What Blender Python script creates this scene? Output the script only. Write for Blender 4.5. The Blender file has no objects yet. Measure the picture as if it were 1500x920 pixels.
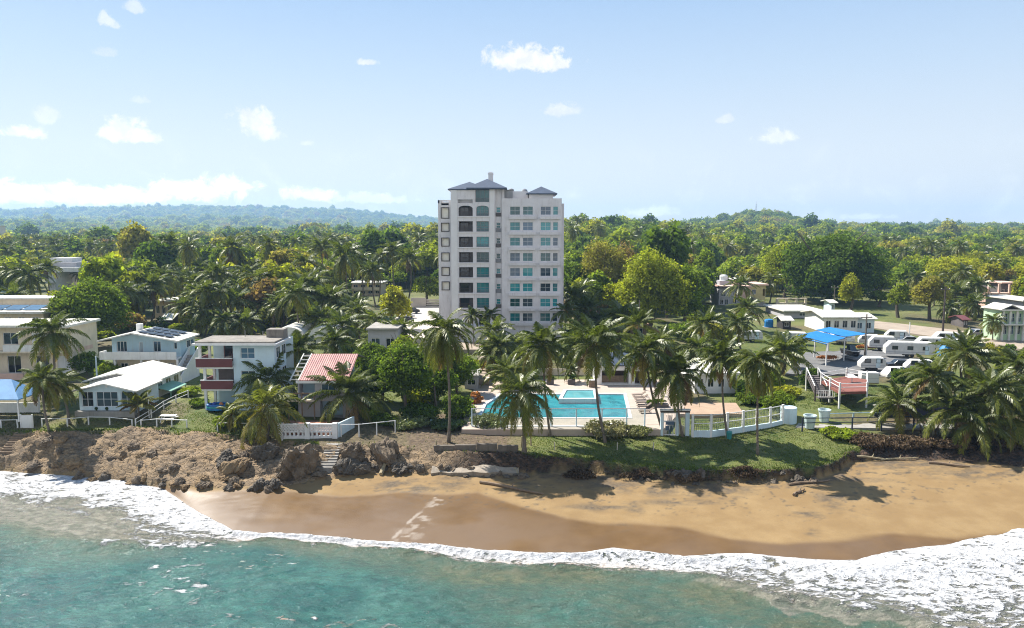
import bpy, math, random
import numpy as np
from math import radians, sin, cos, pi, atan2, sqrt

SC = bpy.context.scene
COL = SC.collection
RNG = np.random.default_rng(7)
random.seed(7)

# ------------------------------------------------------------------ camera
W0, H0, F0 = 1500.0, 920.0, 1071.0
CAM_Z = 27.0
HORIZON = 342.0
PITCH = math.atan((460.0 - HORIZON) / F0)
CP, SP = cos(PITCH), sin(PITCH)

def ray(px, py):
    xc = (px - 750.0) / F0
    yc = -(py - 460.0) / F0
    return xc, CP + SP * yc, -SP + CP * yc

def at(px, py, z=0.0):
    """point of the plane at height z seen at a photograph pixel"""
    rx, ry, rz = ray(px, py)
    t = (z - CAM_Z) / rz
    return rx * t, ry * t, z

def at_d(px, py, d):
    rx, ry, rz = ray(px, py)
    t = d / ry
    return rx * t, d, CAM_Z + rz * t

def proj(x, y, z):
    dz = z - CAM_Z
    depth = y * CP - dz * SP
    up = y * SP + dz * CP
    return 750 + F0 * x / depth, 460 - F0 * up / depth

cam = bpy.data.cameras.new("camera")
cam_o = bpy.data.objects.new("camera", cam)
COL.objects.link(cam_o)
cam.sensor_width = 36.0
cam.lens = 36.0 * F0 / W0
cam.clip_start = 0.5
cam.clip_end = 20000
cam_o.location = (0, 0, CAM_Z)
cam_o.rotation_euler = (pi / 2 - PITCH, 0, 0)
SC.camera = cam_o

SC.render.engine = 'CYCLES'
cy = SC.cycles
cy.use_denoising = True
try:
    cy.denoiser = 'OPENIMAGEDENOISE'
    cy.denoising_input_passes = 'RGB_ALBEDO_NORMAL'
    cy.denoising_prefilter = 'NONE'
except Exception:
    pass
cy.max_bounces = 5
cy.diffuse_bounces = 3
cy.glossy_bounces = 2
cy.transmission_bounces = 4
cy.transparent_max_bounces = 6
cy.volume_bounces = 0
cy.caustics_reflective = False
cy.caustics_refractive = False
cy.sample_clamp_indirect = 4.0
cy.use_adaptive_sampling = True
cy.adaptive_threshold = 0.01
cy.pixel_filter_type = 'BLACKMAN_HARRIS'
cy.filter_width = 1.1
SC.view_settings.view_transform = 'Standard'
SC.view_settings.look = 'None'
SC.view_settings.gamma = 1
SC.view_settings.use_curve_mapping = False
SC.view_settings.exposure = 1.1

# ------------------------------------------------------------------ node helpers
class NT:
    def __init__(self, tree):
        self.t = tree
    def n(self, kind, **kw):
        nd = self.t.nodes.new(kind)
        for k, v in kw.items():
            setattr(nd, k, v)
        return nd
    def link(self, a, b):
        self.t.links.new(a, b)
    def put(self, sock, v):
        if hasattr(v, 'is_output') or hasattr(v, 'links'):
            self.link(v, sock)
        else:
            sock.default_value = v
    def math(self, op, a, b=None, c=None, clamp=False):
        nd = self.n('ShaderNodeMath', operation=op)
        nd.use_clamp = clamp
        self.put(nd.inputs[0], a)
        if b is not None: self.put(nd.inputs[1], b)
        if c is not None: self.put(nd.inputs[2], c)
        return nd.outputs[0]
    def vmath(self, op, a, b=None):
        nd = self.n('ShaderNodeVectorMath', operation=op)
        self.put(nd.inputs[0], a)
        if b is not None: self.put(nd.inputs[1], b)
        return nd.outputs['Value'] if op in ('LENGTH', 'DOT_PRODUCT', 'DISTANCE') else nd.outputs[0]
    def mix(self, fac, a, b, blend='MIX'):
        nd = self.n('ShaderNodeMix', data_type='RGBA', blend_type=blend)
        self.put(nd.inputs[0], fac)
        self.put(nd.inputs[6], a if not isinstance(a, tuple) else (*a, 1)[:4])
        self.put(nd.inputs[7], b if not isinstance(b, tuple) else (*b, 1)[:4])
        return nd.outputs[2]
    def noise(self, vec, scale, detail=4, rough=0.55, dist=0.0, out=0):
        nd = self.n('ShaderNodeTexNoise')
        if vec is not None: self.link(vec, nd.inputs['Vector'])
        nd.inputs['Scale'].default_value = scale
        nd.inputs['Detail'].default_value = detail
        nd.inputs['Roughness'].default_value = rough
        nd.inputs['Distortion'].default_value = dist
        return nd.outputs[out]
    def smooth(self, v, lo, hi, a=0.0, b=1.0):
        nd = self.n('ShaderNodeMapRange', interpolation_type='SMOOTHSTEP')
        self.put(nd.inputs[0], v); self.put(nd.inputs[1], lo); self.put(nd.inputs[2], hi)
        self.put(nd.inputs[3], a); self.put(nd.inputs[4], b)
        return nd.outputs[0]
    def attr(self, name):
        nd = self.n('ShaderNodeAttribute', attribute_name=name)
        return nd.outputs['Fac']
    def bump(self, h, strength=0.4, dist=0.1):
        nd = self.n('ShaderNodeBump')
        nd.inputs['Strength'].default_value = strength
        nd.inputs['Distance'].default_value = dist
        self.link(h, nd.inputs['Height'])
        return nd.outputs[0]
    def scaled(self, vec, s):
        nd = self.n('ShaderNodeMapping')
        self.link(vec, nd.inputs['Vector'])
        nd.inputs['Scale'].default_value = s
        return nd.outputs[0]

def new_mat(name):
    m = bpy.data.materials.new(name)
    m.use_nodes = True
    m.node_tree.nodes.clear()
    t = NT(m.node_tree)
    out = t.n('ShaderNodeOutputMaterial')
    bs = t.n('ShaderNodeBsdfPrincipled')
    t.link(bs.outputs[0], out.inputs[0])
    return m, t, bs, out

MATS = {}
def surf(name, col, rough=0.7, var=0.18, scale=1.5, stain=None, stain_amt=0.35, metal=0.0, spec=0.4, bump=0.0, bscale=8.0):
    """a plain surface with mottling and weathering"""
    if name in MATS: return MATS[name]
    m, t, bs, out = new_mat(name)
    tc = t.n('ShaderNodeTexCoord').outputs['Object']
    n1 = t.noise(tc, scale, 5, 0.6)
    n2 = t.noise(tc, scale * 7.3, 3, 0.6)
    c0 = tuple(min(1, c * (1 - var)) for c in col)
    c1 = tuple(min(1, c * (1 + var * 0.6)) for c in col)
    c = t.mix(t.smooth(n1, 0.3, 0.7), c0, c1)
    c = t.mix(t.math('MULTIPLY', t.smooth(n2, 0.35, 0.75), 0.5 * var), c, tuple(x * 0.7 for x in col))
    if stain:
        st = t.noise(t.scaled(tc, (2.2, 2.2, 0.35)), 1.1, 5, 0.65)
        c = t.mix(t.math('MULTIPLY', t.smooth(st, 0.5, 0.72), stain_amt), c, stain)
    t.link(c, bs.inputs['Base Color'])
    bs.inputs['Roughness'].default_value = rough
    bs.inputs['Metallic'].default_value = metal
    bs.inputs['Specular IOR Level'].default_value = spec
    if bump:
        t.link(t.bump(t.noise(tc, bscale, 4, 0.6), bump, 0.1), bs.inputs['Normal'])
    MATS[name] = m
    return m

def tag(o, label=None, cat=None, group=None, kind=None):
    if label: o['label'] = label
    if cat: o['category'] = cat
    if group: o['group'] = group
    if kind: o['kind'] = kind
    return o

def empty(name, loc=(0, 0, 0), rz=0.0, label=None, cat=None, group=None):
    o = bpy.data.objects.new(name, None)
    o.empty_display_size = 0.3
    COL.objects.link(o)
    o.location = loc
    o.rotation_euler = (0, 0, rz)
    tag(o, label, cat, group)
    return o

def mesh_obj(name, verts, faces, mat, parent=None, smooth=False, loc=None):
    me = bpy.data.meshes.new(name)
    me.from_pydata([tuple(v) for v in verts], [], [tuple(f) for f in faces])
    me.validate()
    if mat: me.materials.append(mat)
    if smooth:
        me.polygons.foreach_set('use_smooth', [True] * len(me.polygons))
    o = bpy.data.objects.new(name, me)
    COL.objects.link(o)
    if parent: o.parent = parent
    if loc: o.location = loc
    return o

def np_mesh(name, V, F, mat=None, smooth=False):
    """V (n,3), F (m,k) all of one size"""
    me = bpy.data.meshes.new(name)
    V = np.asarray(V, np.float32); F = np.asarray(F, np.int32)
    k = F.shape[1]
    me.vertices.add(len(V)); me.vertices.foreach_set('co', V.ravel())
    me.loops.add(F.size); me.loops.foreach_set('vertex_index', F.ravel())
    me.polygons.add(len(F))
    me.polygons.foreach_set('loop_start', np.arange(0, F.size, k, dtype=np.int32))
    me.polygons.foreach_set('loop_total', np.full(len(F), k, np.int32))
    if smooth:
        me.polygons.foreach_set('use_smooth', np.ones(len(F), bool))
    me.update(calc_edges=True)
    if mat: me.materials.append(mat)
    return me

def link_mesh(name, me, parent=None, loc=None, rot=None, scale=None):
    o = bpy.data.objects.new(name, me)
    COL.objects.link(o)
    if parent: o.parent = parent
    if loc is not None: o.location = loc
    if rot is not None: o.rotation_euler = rot
    if scale is not None: o.scale = scale
    return o

def add_attr(me, name, arr, domain='POINT'):
    a = me.attributes.new(name, 'FLOAT', domain)
    a.data.foreach_set('value', np.asarray(arr, np.float32).ravel())

class MB:
    """collects boxes, prisms and tubes; build() links them as ONE mesh object"""
    def __init__(self):
        self.v = []; self.f = []
    def add(self, vs, fs):
        b = len(self.v)
        self.v += [tuple(v) for v in vs]
        self.f += [tuple(i + b for i in f) for f in fs]
        return self
    def box(self, x0, x1, y0, y1, z0, z1):
        if x0 > x1: x0, x1 = x1, x0
        if y0 > y1: y0, y1 = y1, y0
        if z0 > z1: z0, z1 = z1, z0
        vs = [(x0,y0,z0),(x1,y0,z0),(x1,y1,z0),(x0,y1,z0),(x0,y0,z1),(x1,y0,z1),(x1,y1,z1),(x0,y1,z1)]
        fs = [(0,3,2,1),(4,5,6,7),(0,1,5,4),(1,2,6,5),(2,3,7,6),(3,0,4,7)]
        return self.add(vs, fs)
    def hexa(self, a, b):
        """two quads (bottom a, top b, both counterclockwise from above)"""
        return self.add(list(a) + list(b), [(3,2,1,0),(4,5,6,7),(0,1,5,4),(1,2,6,5),(2,3,7,6),(3,0,4,7)])
    def prism_y(self, prof, y0, y1):
        """profile of (x,z), counterclockwise seen from -y, extruded from y0 to y1"""
        n = len(prof)
        vs = [(x, y0, z) for x, z in prof] + [(x, y1, z) for x, z in prof]
        fs = [tuple(range(n)), tuple(range(2*n-1, n-1, -1))]
        fs += [(i, i+n, (i+1) % n + n, (i+1) % n) for i in range(n)]
        return self.add(vs, fs)
    def prism_x(self, prof, x0, x1):
        """profile of (y,z) extruded along x"""
        n = len(prof)
        vs = [(x0, y, z) for y, z in prof] + [(x1, y, z) for y, z in prof]
        fs = [tuple(range(n-1, -1, -1)), tuple(range(n, 2*n))]
        fs += [(i, (i+1) % n, (i+1) % n + n, i+n) for i in range(n)]
        return self.add(vs, fs)
    def prism_z(self, prof, z0, z1):
        n = len(prof)
        vs = [(x, y, z0) for x, y in prof] + [(x, y, z1) for x, y in prof]
        fs = [tuple(range(n-1, -1, -1)), tuple(range(n, 2*n))]
        fs += [(i, (i+1) % n, (i+1) % n + n, i+n) for i in range(n)]
        return self.add(vs, fs)
    def tube(self, pts, radii, seg=8, cap=True):
        pts = [np.array(p, float) for p in pts]
        if not hasattr(radii, '__len__'): radii = [radii] * len(pts)
        vs = []; n = len(pts)
        for i, p in enumerate(pts):
            d = pts[min(i+1, n-1)] - pts[max(i-1, 0)]
            d /= (np.linalg.norm(d) + 1e-9)
            ref = np.array((1.0, 0, 0)) if abs(d[0]) < 0.8 else np.array((0, 1.0, 0))
            a = np.cross(d, ref); a /= np.linalg.norm(a)
            b = np.cross(d, a)
            for k in range(seg):
                t = 2 * pi * k / seg
                vs.append(tuple(p + radii[i] * (cos(t) * a + sin(t) * b)))
        fs = []
        for i in range(n - 1):
            for k in range(seg):
                k2 = (k + 1) % seg
                fs.append((i*seg+k, i*seg+k2, (i+1)*seg+k2, (i+1)*seg+k))
        if cap:
            fs.append(tuple(range(seg-1, -1, -1)))
            fs.append(tuple((n-1)*seg + k for k in range(seg)))
        return self.add(vs, fs)
    def lathe(self, prof, cx=0, cy=0, seg=16):
        vs = []; n = len(prof)
        for r, z in prof:
            for k in range(seg):
                t = 2 * pi * k / seg
                vs.append((cx + r * cos(t), cy + r * sin(t), z))
        fs = []
        for i in range(n - 1):
            for k in range(seg):
                k2 = (k + 1) % seg
                fs.append((i*seg+k, i*seg+k2, (i+1)*seg+k2, (i+1)*seg+k))
        fs.append(tuple(range(seg-1, -1, -1)))
        fs.append(tuple((n-1)*seg + k for k in range(seg)))
        return self.add(vs, fs)
    def frame_y(self, x0, x1, z0, z1, w, y0, y1):
        """rectangular frame in the xz plane"""
        self.box(x0, x1, y0, y1, z1 - w, z1); self.box(x0, x1, y0, y1, z0, z0 + w)
        self.box(x0, x0 + w, y0, y1, z0 + w, z1 - w); self.box(x1 - w, x1, y0, y1, z0 + w, z1 - w)
        return self
    def build(self, name, mat, parent=None, smooth=False, loc=None, bevel=0.0):
        o = mesh_obj(name, self.v, self.f, mat, parent, smooth, loc)
        if bevel:
            b = o.modifiers.new('bevel', 'BEVEL'); b.width = bevel; b.segments = 2; b.limit_method = 'ANGLE'
        return o

# ------------------------------------------------------------------ noise in numpy
def _hash(ix, iy, seed):
    h = (ix.astype(np.int64) * 374761393 + iy.astype(np.int64) * 668265263 + seed * 1442695041) & 0xffffffff
    h = ((h ^ (h >> 13)) * 1274126177) & 0xffffffff
    return ((h ^ (h >> 16)) & 0xffff) / 65535.0

def vnoise(x, y, seed=0):
    ix, iy = np.floor(x), np.floor(y)
    fx, fy = x - ix, y - iy
    fx = fx * fx * fx * (fx * (fx * 6 - 15) + 10); fy = fy * fy * fy * (fy * (fy * 6 - 15) + 10)
    a = _hash(ix, iy, seed); b = _hash(ix + 1, iy, seed)
    c = _hash(ix, iy + 1, seed); d = _hash(ix + 1, iy + 1, seed)
    return (a * (1 - fx) + b * fx) * (1 - fy) + (c * (1 - fx) + d * fx) * fy

def fbm(x, y, seed=0, octv=4, gain=0.5):
    s = 0; a = 1; tot = 0
    for o in range(octv):
        s = s + a * vnoise(x * 2 ** o + 17.3 * o, y * 2 ** o - 9.1 * o, seed + o); tot += a; a *= gain
    return s / tot

def sstep(v, lo, hi):
    t = np.clip((v - lo) / (hi - lo), 0, 1)
    return t * t * (3 - 2 * t)

# ------------------------------------------------------------------ light and sky
SUN_EL, SUN_AZ = radians(50), radians(-52)      # azimuth from +Y, negative to the left
sun = bpy.data.lights.new("sun", 'SUN')
sun.energy = 5.0
sun.angle = radians(0.53)
sun.color = (1.0, 0.95, 0.87)
sun_o = bpy.data.objects.new("sun", sun)
COL.objects.link(sun_o)
sun_o.rotation_euler = (pi / 2 - SUN_EL, 0, -SUN_AZ + pi)   # shines from the left behind the shore
# light travels along -Z of the lamp
import mathutils
sdir = mathutils.Vector((sin(SUN_AZ) * cos(SUN_EL), cos(SUN_AZ) * cos(SUN_EL), sin(SUN_EL)))
sun_o.rotation_euler = sdir.to_track_quat('Z', 'Y').to_euler()
sun_o.location = sdir * 500

world = bpy.data.worlds.new("World")
SC.world = world
world.use_nodes = True
wt = NT(world.node_tree)
world.node_tree.nodes.clear()
wout = wt.n('ShaderNodeOutputWorld')
bg = wt.n('ShaderNodeBackground')
sky = wt.n('ShaderNodeTexSky', sky_type='NISHITA')
sky.sun_disc = False
sky.sun_elevation = SUN_EL
sky.sun_rotation = SUN_AZ
sky.air_density = 1.0
sky.dust_density = 0.6
sky.ozone_density = 1.2
bg.inputs['Strength'].default_value = 0.12
# clouds, placed by compass direction and elevation
gdir = wt.n('ShaderNodeTexCoord').outputs['Generated']
sep = wt.n('ShaderNodeSeparateXYZ'); wt.link(gdir, sep.inputs[0])
az = wt.math('ARCTAN2', sep.outputs[0], sep.outputs[1])
el = wt.math('ARCSINE', sep.outputs[2])
comb = wt.n('ShaderNodeCombineXYZ'); wt.link(az, comb.inputs[0]); wt.link(el, comb.inputs[1])
p2 = comb.outputs[0]
nz = wt.n('ShaderNodeTexNoise'); wt.link(p2, nz.inputs['Vector'])
nz.inputs['Scale'].default_value = 42; nz.inputs['Detail'].default_value = 9; nz.inputs['Roughness'].default_value = 0.66; nz.inputs['Distortion'].default_value = .4
nzf = wt.math('SUBTRACT', nz.outputs[0], 0.5)
nzw = wt.noise(p2, 14, 5, 0.6, 0.5)
def ang(px, py):
    rx, ry, rz = ray(px, py)
    return atan2(rx, ry), math.asin(rz / sqrt(rx*rx + ry*ry + rz*rz))
CLOUDS = [  # centre pixel, half sizes in pixels, density, roughness of the outline
    (776, 90, 62, 28, 1.0), (745, 92, 22, 28, .85), (806, 93, 34, 20, 1.0), (372, 184, 33, 26, 1.0), (390, 197, 26, 18, .9), (183, 195, 52, 23, 1.0), (212, 203, 30, 13, .8),
    (28, 196, 40, 15, .9), (70, 172, 22, 18, .55), (540, 92, 20, 8, .7), (822, 164, 30, 13, .65), (1062, 177, 15, 8, .5),
    (1136, 202, 34, 14, .75), (160, 32, 18, 17, .6), (200, 13, 20, 15, .5), (205, 148, 16, 8, .35), (155, 78, 20, 9, .3), (450, 211, 12, 6, .4),
    (60, 290, 150, 22, 1.), (170, 288, 150, 20, 1.), (280, 282, 90, 20, 1.), (335, 274, 40, 18, 1.), (458, 286, 44, 15, .8), (545, 292, 70, 12, .45), (950, 312, 40, 11, .4), (1270, 318, 50, 7, .35)]
dens = None
for (px, py, rx_, ry_, dn) in CLOUDS:
    a0, e0 = ang(px, py)
    a1 = (ang(px + rx_, py)[0] - a0); e1 = abs(ang(px, py - ry_)[1] - e0)
    d = wt.vmath('SUBTRACT', p2, (a0, e0, 0))
    d = wt.vmath('MULTIPLY', d, (1 / a1, 1 / e1, 0))
    sp = wt.n('ShaderNodeSeparateXYZ'); wt.link(d, sp.inputs[0])
    low = wt.math('MULTIPLY', wt.math('MINIMUM', sp.outputs[1], 0.0), 0.8)
    cb = wt.n('ShaderNodeCombineXYZ'); wt.link(sp.outputs[0], cb.inputs[0]); wt.link(wt.math('ADD', sp.outputs[1], low), cb.inputs[1])
    ln = wt.vmath('LENGTH', cb.outputs[0])
    v = wt.math('SUBTRACT', 1.0, ln)
    v = wt.math('ADD', v, wt.math('MULTIPLY', nzf, 3.0))
    v = wt.smooth(v, -0.10, 0.52, 0.0, dn)
    dens = v if dens is None else wt.math('MAXIMUM', dens, v)
# thin veil near the horizon
veil = wt.math('MULTIPLY', wt.smooth(nzw, 0.5, 0.75), wt.smooth(el, 0.16, 0.02, 0.0, 0.25))
dens = wt.math('MAXIMUM', dens, veil)
wt.link(sky.outputs[0], bg.inputs[0])
EX0 = 1.0 / (2 ** SC.view_settings.exposure * 0.12)
shade = wt.noise(p2, 55, 4, 0.6)
ccol = wt.mix(wt.smooth(shade, 0.35, 0.65), (.94 * EX0, .95 * EX0, .98 * EX0), (1.12 * EX0, 1.11 * EX0, 1.10 * EX0))
lift = wt.smooth(el, 0.15, 0.03, 1.0, 1.6)
vs = wt.n('ShaderNodeVectorMath', operation='SCALE'); wt.link(ccol, vs.inputs[0]); wt.link(lift, vs.inputs['Scale']); ccol = vs.outputs[0]
ramp = wt.n('ShaderNodeValToRGB'); wt.link(wt.math('DIVIDE', el, 1.0, clamp=True), ramp.inputs[0])
cr = ramp.color_ramp
EX = 1.0 / (2 ** SC.view_settings.exposure * 0.12)
def skc(r, g, b): return (r * EX, g * EX, b * EX, 1)
cr.elements[0].position = 0.0; cr.elements[0].color = skc(.92, .89, .85)
cr.elements[1].position = 1.0; cr.elements[1].color = skc(.13, .30, .62)
for ps, c in [(0.10, (.80, .85, .895)), (0.20, (.60, .735, .895)), (0.30, (.425, .605, .865)), (0.6, (.22, .42, .74))]:
    e_ = cr.elements.new(ps); e_.color = skc(*c)
clear = wt.mix(0.94, sky.outputs[0], ramp.outputs[0])
# bright cloud added behind the viewer, out of view, to fill shaded fronts
bank = wt.math('MULTIPLY', wt.smooth(sep.outputs[1], 0.1, -0.35), wt.smooth(wt.noise(gdir, 2.2, 5, 0.6), 0.40, 0.58))
bank = wt.math('MULTIPLY', bank, wt.smooth(el, 0.95, 0.6))
clear = wt.mix(bank, clear, ccol)
skyc = wt.mix(dens, clear, ccol)
wt.link(skyc, bg.inputs[0])
wt.link(bg.outputs[0], wout.inputs[0])
# ------------------------------------------------------------------ shore curves (functions of world x)
def curve(pts):
    """pts: (px, py, z) -> interpolators of y and z over world x"""
    P = sorted(at(px, py, z) for px, py, z in pts)
    X = np.array([p[0] for p in P]); Y = np.array([p[1] for p in P]); Z = np.array([p[2] for p in P])
    return (lambda x: np.interp(x, X, Y)), (lambda x: np.interp(x, X, Z))

SHORE = [(-700,640),(-200,680),(0,690),(100,697),(180,704),(240,716),(290,752),(340,779),(395,786),(450,787),(520,793),(560,798),(640,802),(700,808),
         (780,812),(840,814),(880,808),(900,806),(950,811),(1000,818),(1050,815),(1100,814),(1150,820),(1200,825),(1260,826),(1300,816),(1350,808),(1400,801),(1450,791),(1500,781),(1700,760),(2200,740)]
Yf, _ = curve([(a, b, 0.0) for a, b in SHORE])
FOAMB = [(-700,730),(-200,770),(0,776),(60,794),(100,800),(200,806),(300,801),(400,800),(500,812),(600,818),(700,836),(760,842),(800,838),(850,838),(900,848),(950,845),
         (1000,848),(1040,856),(1080,868),(1140,888),(1180,884),(1230,895),(1300,905),(1360,925),(1500,965),(1700,1010),(2200,1100)]
Yb, _ = curve([(a, b, 0.0) for a, b in FOAMB])
Ybase, Zbase = curve([(-700,640,.3),(-200,676,.3),(0,687,.3),(100,693,.3),(200,703,.5),(300,713,.9),(400,716,1.1),(470,700,1.3),(560,692,1.4),(640,693,1.5),(760,693,1.5),(850,690,1.5),
                      (1000,706,1.4),(1130,704,1.4),(1200,700,1.4),(1225,690,1.5),(1250,676,1.6),(1300,672,1.7),(1400,676,1.8),(1500,684,1.8),(1700,690,1.8),(2200,690,1.8)])
Ytop0, Ztop = curve([(-700,600,3.6),(-200,628,3.6),(0,633,3.6),(100,633,3.6),(200,629,3.7),(300,636,3.7),(400,641,3.7),(470,652,3.6),(560,652,3.4),(640,660,3.3),(760,664,3.2),(850,673,2.8),
                      (1000,689,2.5),(1130,692,2.4),(1195,690,2.5),(1222,680,2.5),(1240,664,2.6),(1290,640,3.0),(1400,648,2.9),(1500,655,2.9),(1700,660,2.9),(2200,660,2.9)])
Ywet, _ = curve([(-700,640,.2),(200,700,.2),(300,722,.5),(410,722,.6),(500,728,.7),(560,724,.8),(600,722,.8),(650,726,.8),(700,724,.8),(750,736,.8),(830,757,.7),(880,764,.6),(930,763,.6),(1000,770,.6),
                 (1070,785,.5),(1150,790,.5),(1230,788,.5),(1300,778,.5),(1400,783,.4),(1480,779,.2),(1700,758,.2),(2200,738,.2)])

PXC = np.array([-600, 0, 300, 500, 640, 720, 850, 1000, 1110, 1250, 1500, 2100], float)
UC = (PXC - 750) / F0
ROWD = [78, 86, 95, 112, 130, 150, 250, 350, 500, 700, 1000, 1500, 2100, 3400, 5000, 6500]
ROWZ = np.array([
    [4.0, 4.0, 4.0, 3.8, 3.6, 3.2, 2.9, 2.8, 2.8, 3.0, 3.0, 3.0],
    [4.5, 4.5, 4.5, 4.1, 3.7, 3.3, 3.3, 3.3, 3.3, 3.3, 3.3, 3.3],
    [5, 5, 5, 4.5, 4.0, 3.6, 3.6, 3.7, 3.8, 3.8, 3.8, 3.8],
    [5, 5, 5, 4.8, 4.4, 3.8, 3.8, 3.9, 4.0, 4.0, 4.0, 4.0],
    [5.2, 5.2, 5.2, 5.2, 5.0, 4.8, 4.8, 4.3, 4.1, 4.1, 4.1, 4.1],
    [5.5, 5.5, 5.5, 5.8, 6.0, 6.0, 6.0, 5.2, 4.8, 4.5, 4.5, 4.5],
    [7, 7, 7, 7.5, 8, 8, 7, 6, 6, 6, 6, 6],
    [8, 8, 9, 10, 11, 12, 13, 9, 7, 7, 7, 7],
    [11, 11, 12, 14, 16, 20, 24, 17, 12, 11, 11, 11],
    [9, 9, 10, 13, 15, 21, 28, 22, 16, 13, 12, 12],
    [8, 9, 11, 14, 15, 19, 25, 22, 20, 18, 17, 17],
    [9, 10, 12, 13, 13, 17, 20, 26, 47, 24, 22, 22],
    [18, 40, 24, 16, 14, 18, 22, 27, 40, 28, 24, 24],
    [50, 60, 66, 50, 30, 22, 25, 28, 30, 30, 28, 28],
    [160, 160, 182, 165, 100, 25, 30, 40, 50, 50, 50, 50],
    [130, 130, 140, 130, 80, 30, 30, 40, 45, 50, 50, 50]], float)

def inland(x, y):
    u = np.clip(x / np.maximum(y, 40), UC[0], UC[-1])
    u = u * 1.0
    rows = [np.interp(u, UC, r) for r in ROWZ]
    out = rows[0].copy()
    for i in range(len(ROWD) - 1):
        t = np.clip((y - ROWD[i]) / (ROWD[i+1] - ROWD[i]), 0, 1)
        t = t * t * (3 - 2 * t) if i > 6 else t
        out = np.where(y >= ROWD[i], rows[i] * (1 - t) + rows[i+1] * t, out)
    far = np.clip((y - 300) / 1500, 0, 1)
    out = out + far * ((fbm(x / 260, y / 260, 5, 4) - 0.5) * 34) * np.clip((out - 5) / 60, 0.15, 1)
    # cone of the hill that carries the mast
    hx, hy = (1112 - 750) / F0 * 1500, 1500
    r = np.hypot((x - hx) / 95, (y - hy) / 120)
    out = out + 20 * np.exp(-r ** 2)
    return out

def height(x, y, detail=True):
    x = np.asarray(x, float); y = np.asarray(y, float)
    w = (fbm(x / 2.3, x * 0 + 3.1, 11, 3) - 0.5)
    yf = Yf(x); yb = np.maximum(Ybase(x), yf + 0.15) + w * 1.1; zb = Zbase(x)
    yt = np.maximum(Ytop0(x) + w * 0.7, yb + 0.35); zt = Ztop(x)
    beach = np.where(y < yf, (y - yf) * 0.055, zb * np.clip((y - yf) / np.maximum(yb - yf, 0.05), 0, 1) ** 0.9)
    beach = np.maximum(beach, -3.5)
    t = np.clip((y - yb) / (yt - yb), 0, 1)
    left = sstep(-x, 8, 14)
    steep = 1 - (1 - t) ** 1.7
    shelf = t * 0.55 + 0.45 * sstep(np.mod(t * 3 + w, 1), 0.3, 0.9) / 3 + 0.45 * np.floor(np.clip(t * 3, 0, 2.99)) / 3
    prof = np.where(x < -8, 0.75 * t ** 0.75 + 0.25 * shelf, steep)
    face = zb + (zt - zb) * np.clip(prof, 0, 1)
    inl = inland(x, y)
    s = sstep(y, yt, yt + 5)
    top = zt * (1 - s) + inl * s
    z = np.where(y < yb, beach, np.where(y < yt, face, top))
    if detail:
        fm = sstep(t, 0.0, 0.2) * (1 - sstep(y, yt - 0.3, yt + 0.4)) * sstep(y, yb - 0.3, yb + 0.1)
        rug = (np.abs(fbm(x / 2.6, y / 0.8, 21, 5, 0.62) - 0.5) * 2)
        z = z + fm * left * ((0.30 - rug * 1.6) * .68 + (0.3 - np.abs(fbm(x / .55, y / .4, 23, 3) - .5) * 2) * .2)
        z = z + fm * left * (fbm(x / 4.5, y / 3, 31, 2) - 0.5) * 1.6
        z = z + fm * (1 - left) * (fbm(x / 0.8, y / 0.8, 41, 4) - 0.5) * 0.9
        bm = (y > yf) & (y < yb)
        z = z + np.where(bm, (fbm(x / 3, y / 1.5, 51, 4) - 0.5) * 0.10 * np.clip((y - yf) / 4, 0, 1), 0)
        z = z + np.where(y > yt, (fbm(x / 2.5, y / 2.5, 61, 4) - 0.5) * 0.12, 0)
    return z

def gz(x, y):
    return float(height(np.array([x]), np.array([y]))[0])

def ground_at(px, py):
    """where a photograph pixel meets the ground"""
    rx, ry, rz = ray(px, py)
    t = np.concatenate([np.arange(45, 300, 0.25), np.geomspace(300, 4000, 900)])
    x, y, z = rx * t, ry * t, CAM_Z + rz * t
    g = height(x, y, False)
    k = np.argmax(z < g)
    if z[k] >= g[k]: k = len(t) - 1
    return float(x[k]), float(y[k]), float(g[k])

def axis(lo, hi, fine_lo, fine_hi, step, grow=1.09):
    a = list(np.arange(fine_lo, fine_hi, step))
    s = step
    while a[-1] < hi: s *= grow; a.append(a[-1] + s)
    s = step
    while a[0] > lo: s *= grow; a.insert(0, a[0] - s)
    return np.array(a)

gx = axis(-4900, 4900, -62, 62, 0.22, 1.06)
gy = np.concatenate([np.arange(20, 56, 2.0), np.arange(56, 90, 0.17), np.arange(90, 135, 0.8)])
ext = [gy[-1]]; s = 0.8
while ext[-1] < 6500: s *= 1.05; ext.append(ext[-1] + s)
gy = np.concatenate([gy, ext[1:]])
GX, GY = np.meshgrid(gx, gy)
GZ = height(GX, GY)
nx, ny = len(gx), len(gy)
idx = np.arange(nx * ny).reshape(ny, nx)
F = np.stack([idx[:-1, :-1], idx[:-1, 1:], idx[1:, 1:], idx[1:, :-1]], -1).reshape(-1, 4)
gm_ = np_mesh("ground", np.stack([GX, GY, GZ], -1).reshape(-1, 3), F, None, True)

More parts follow.
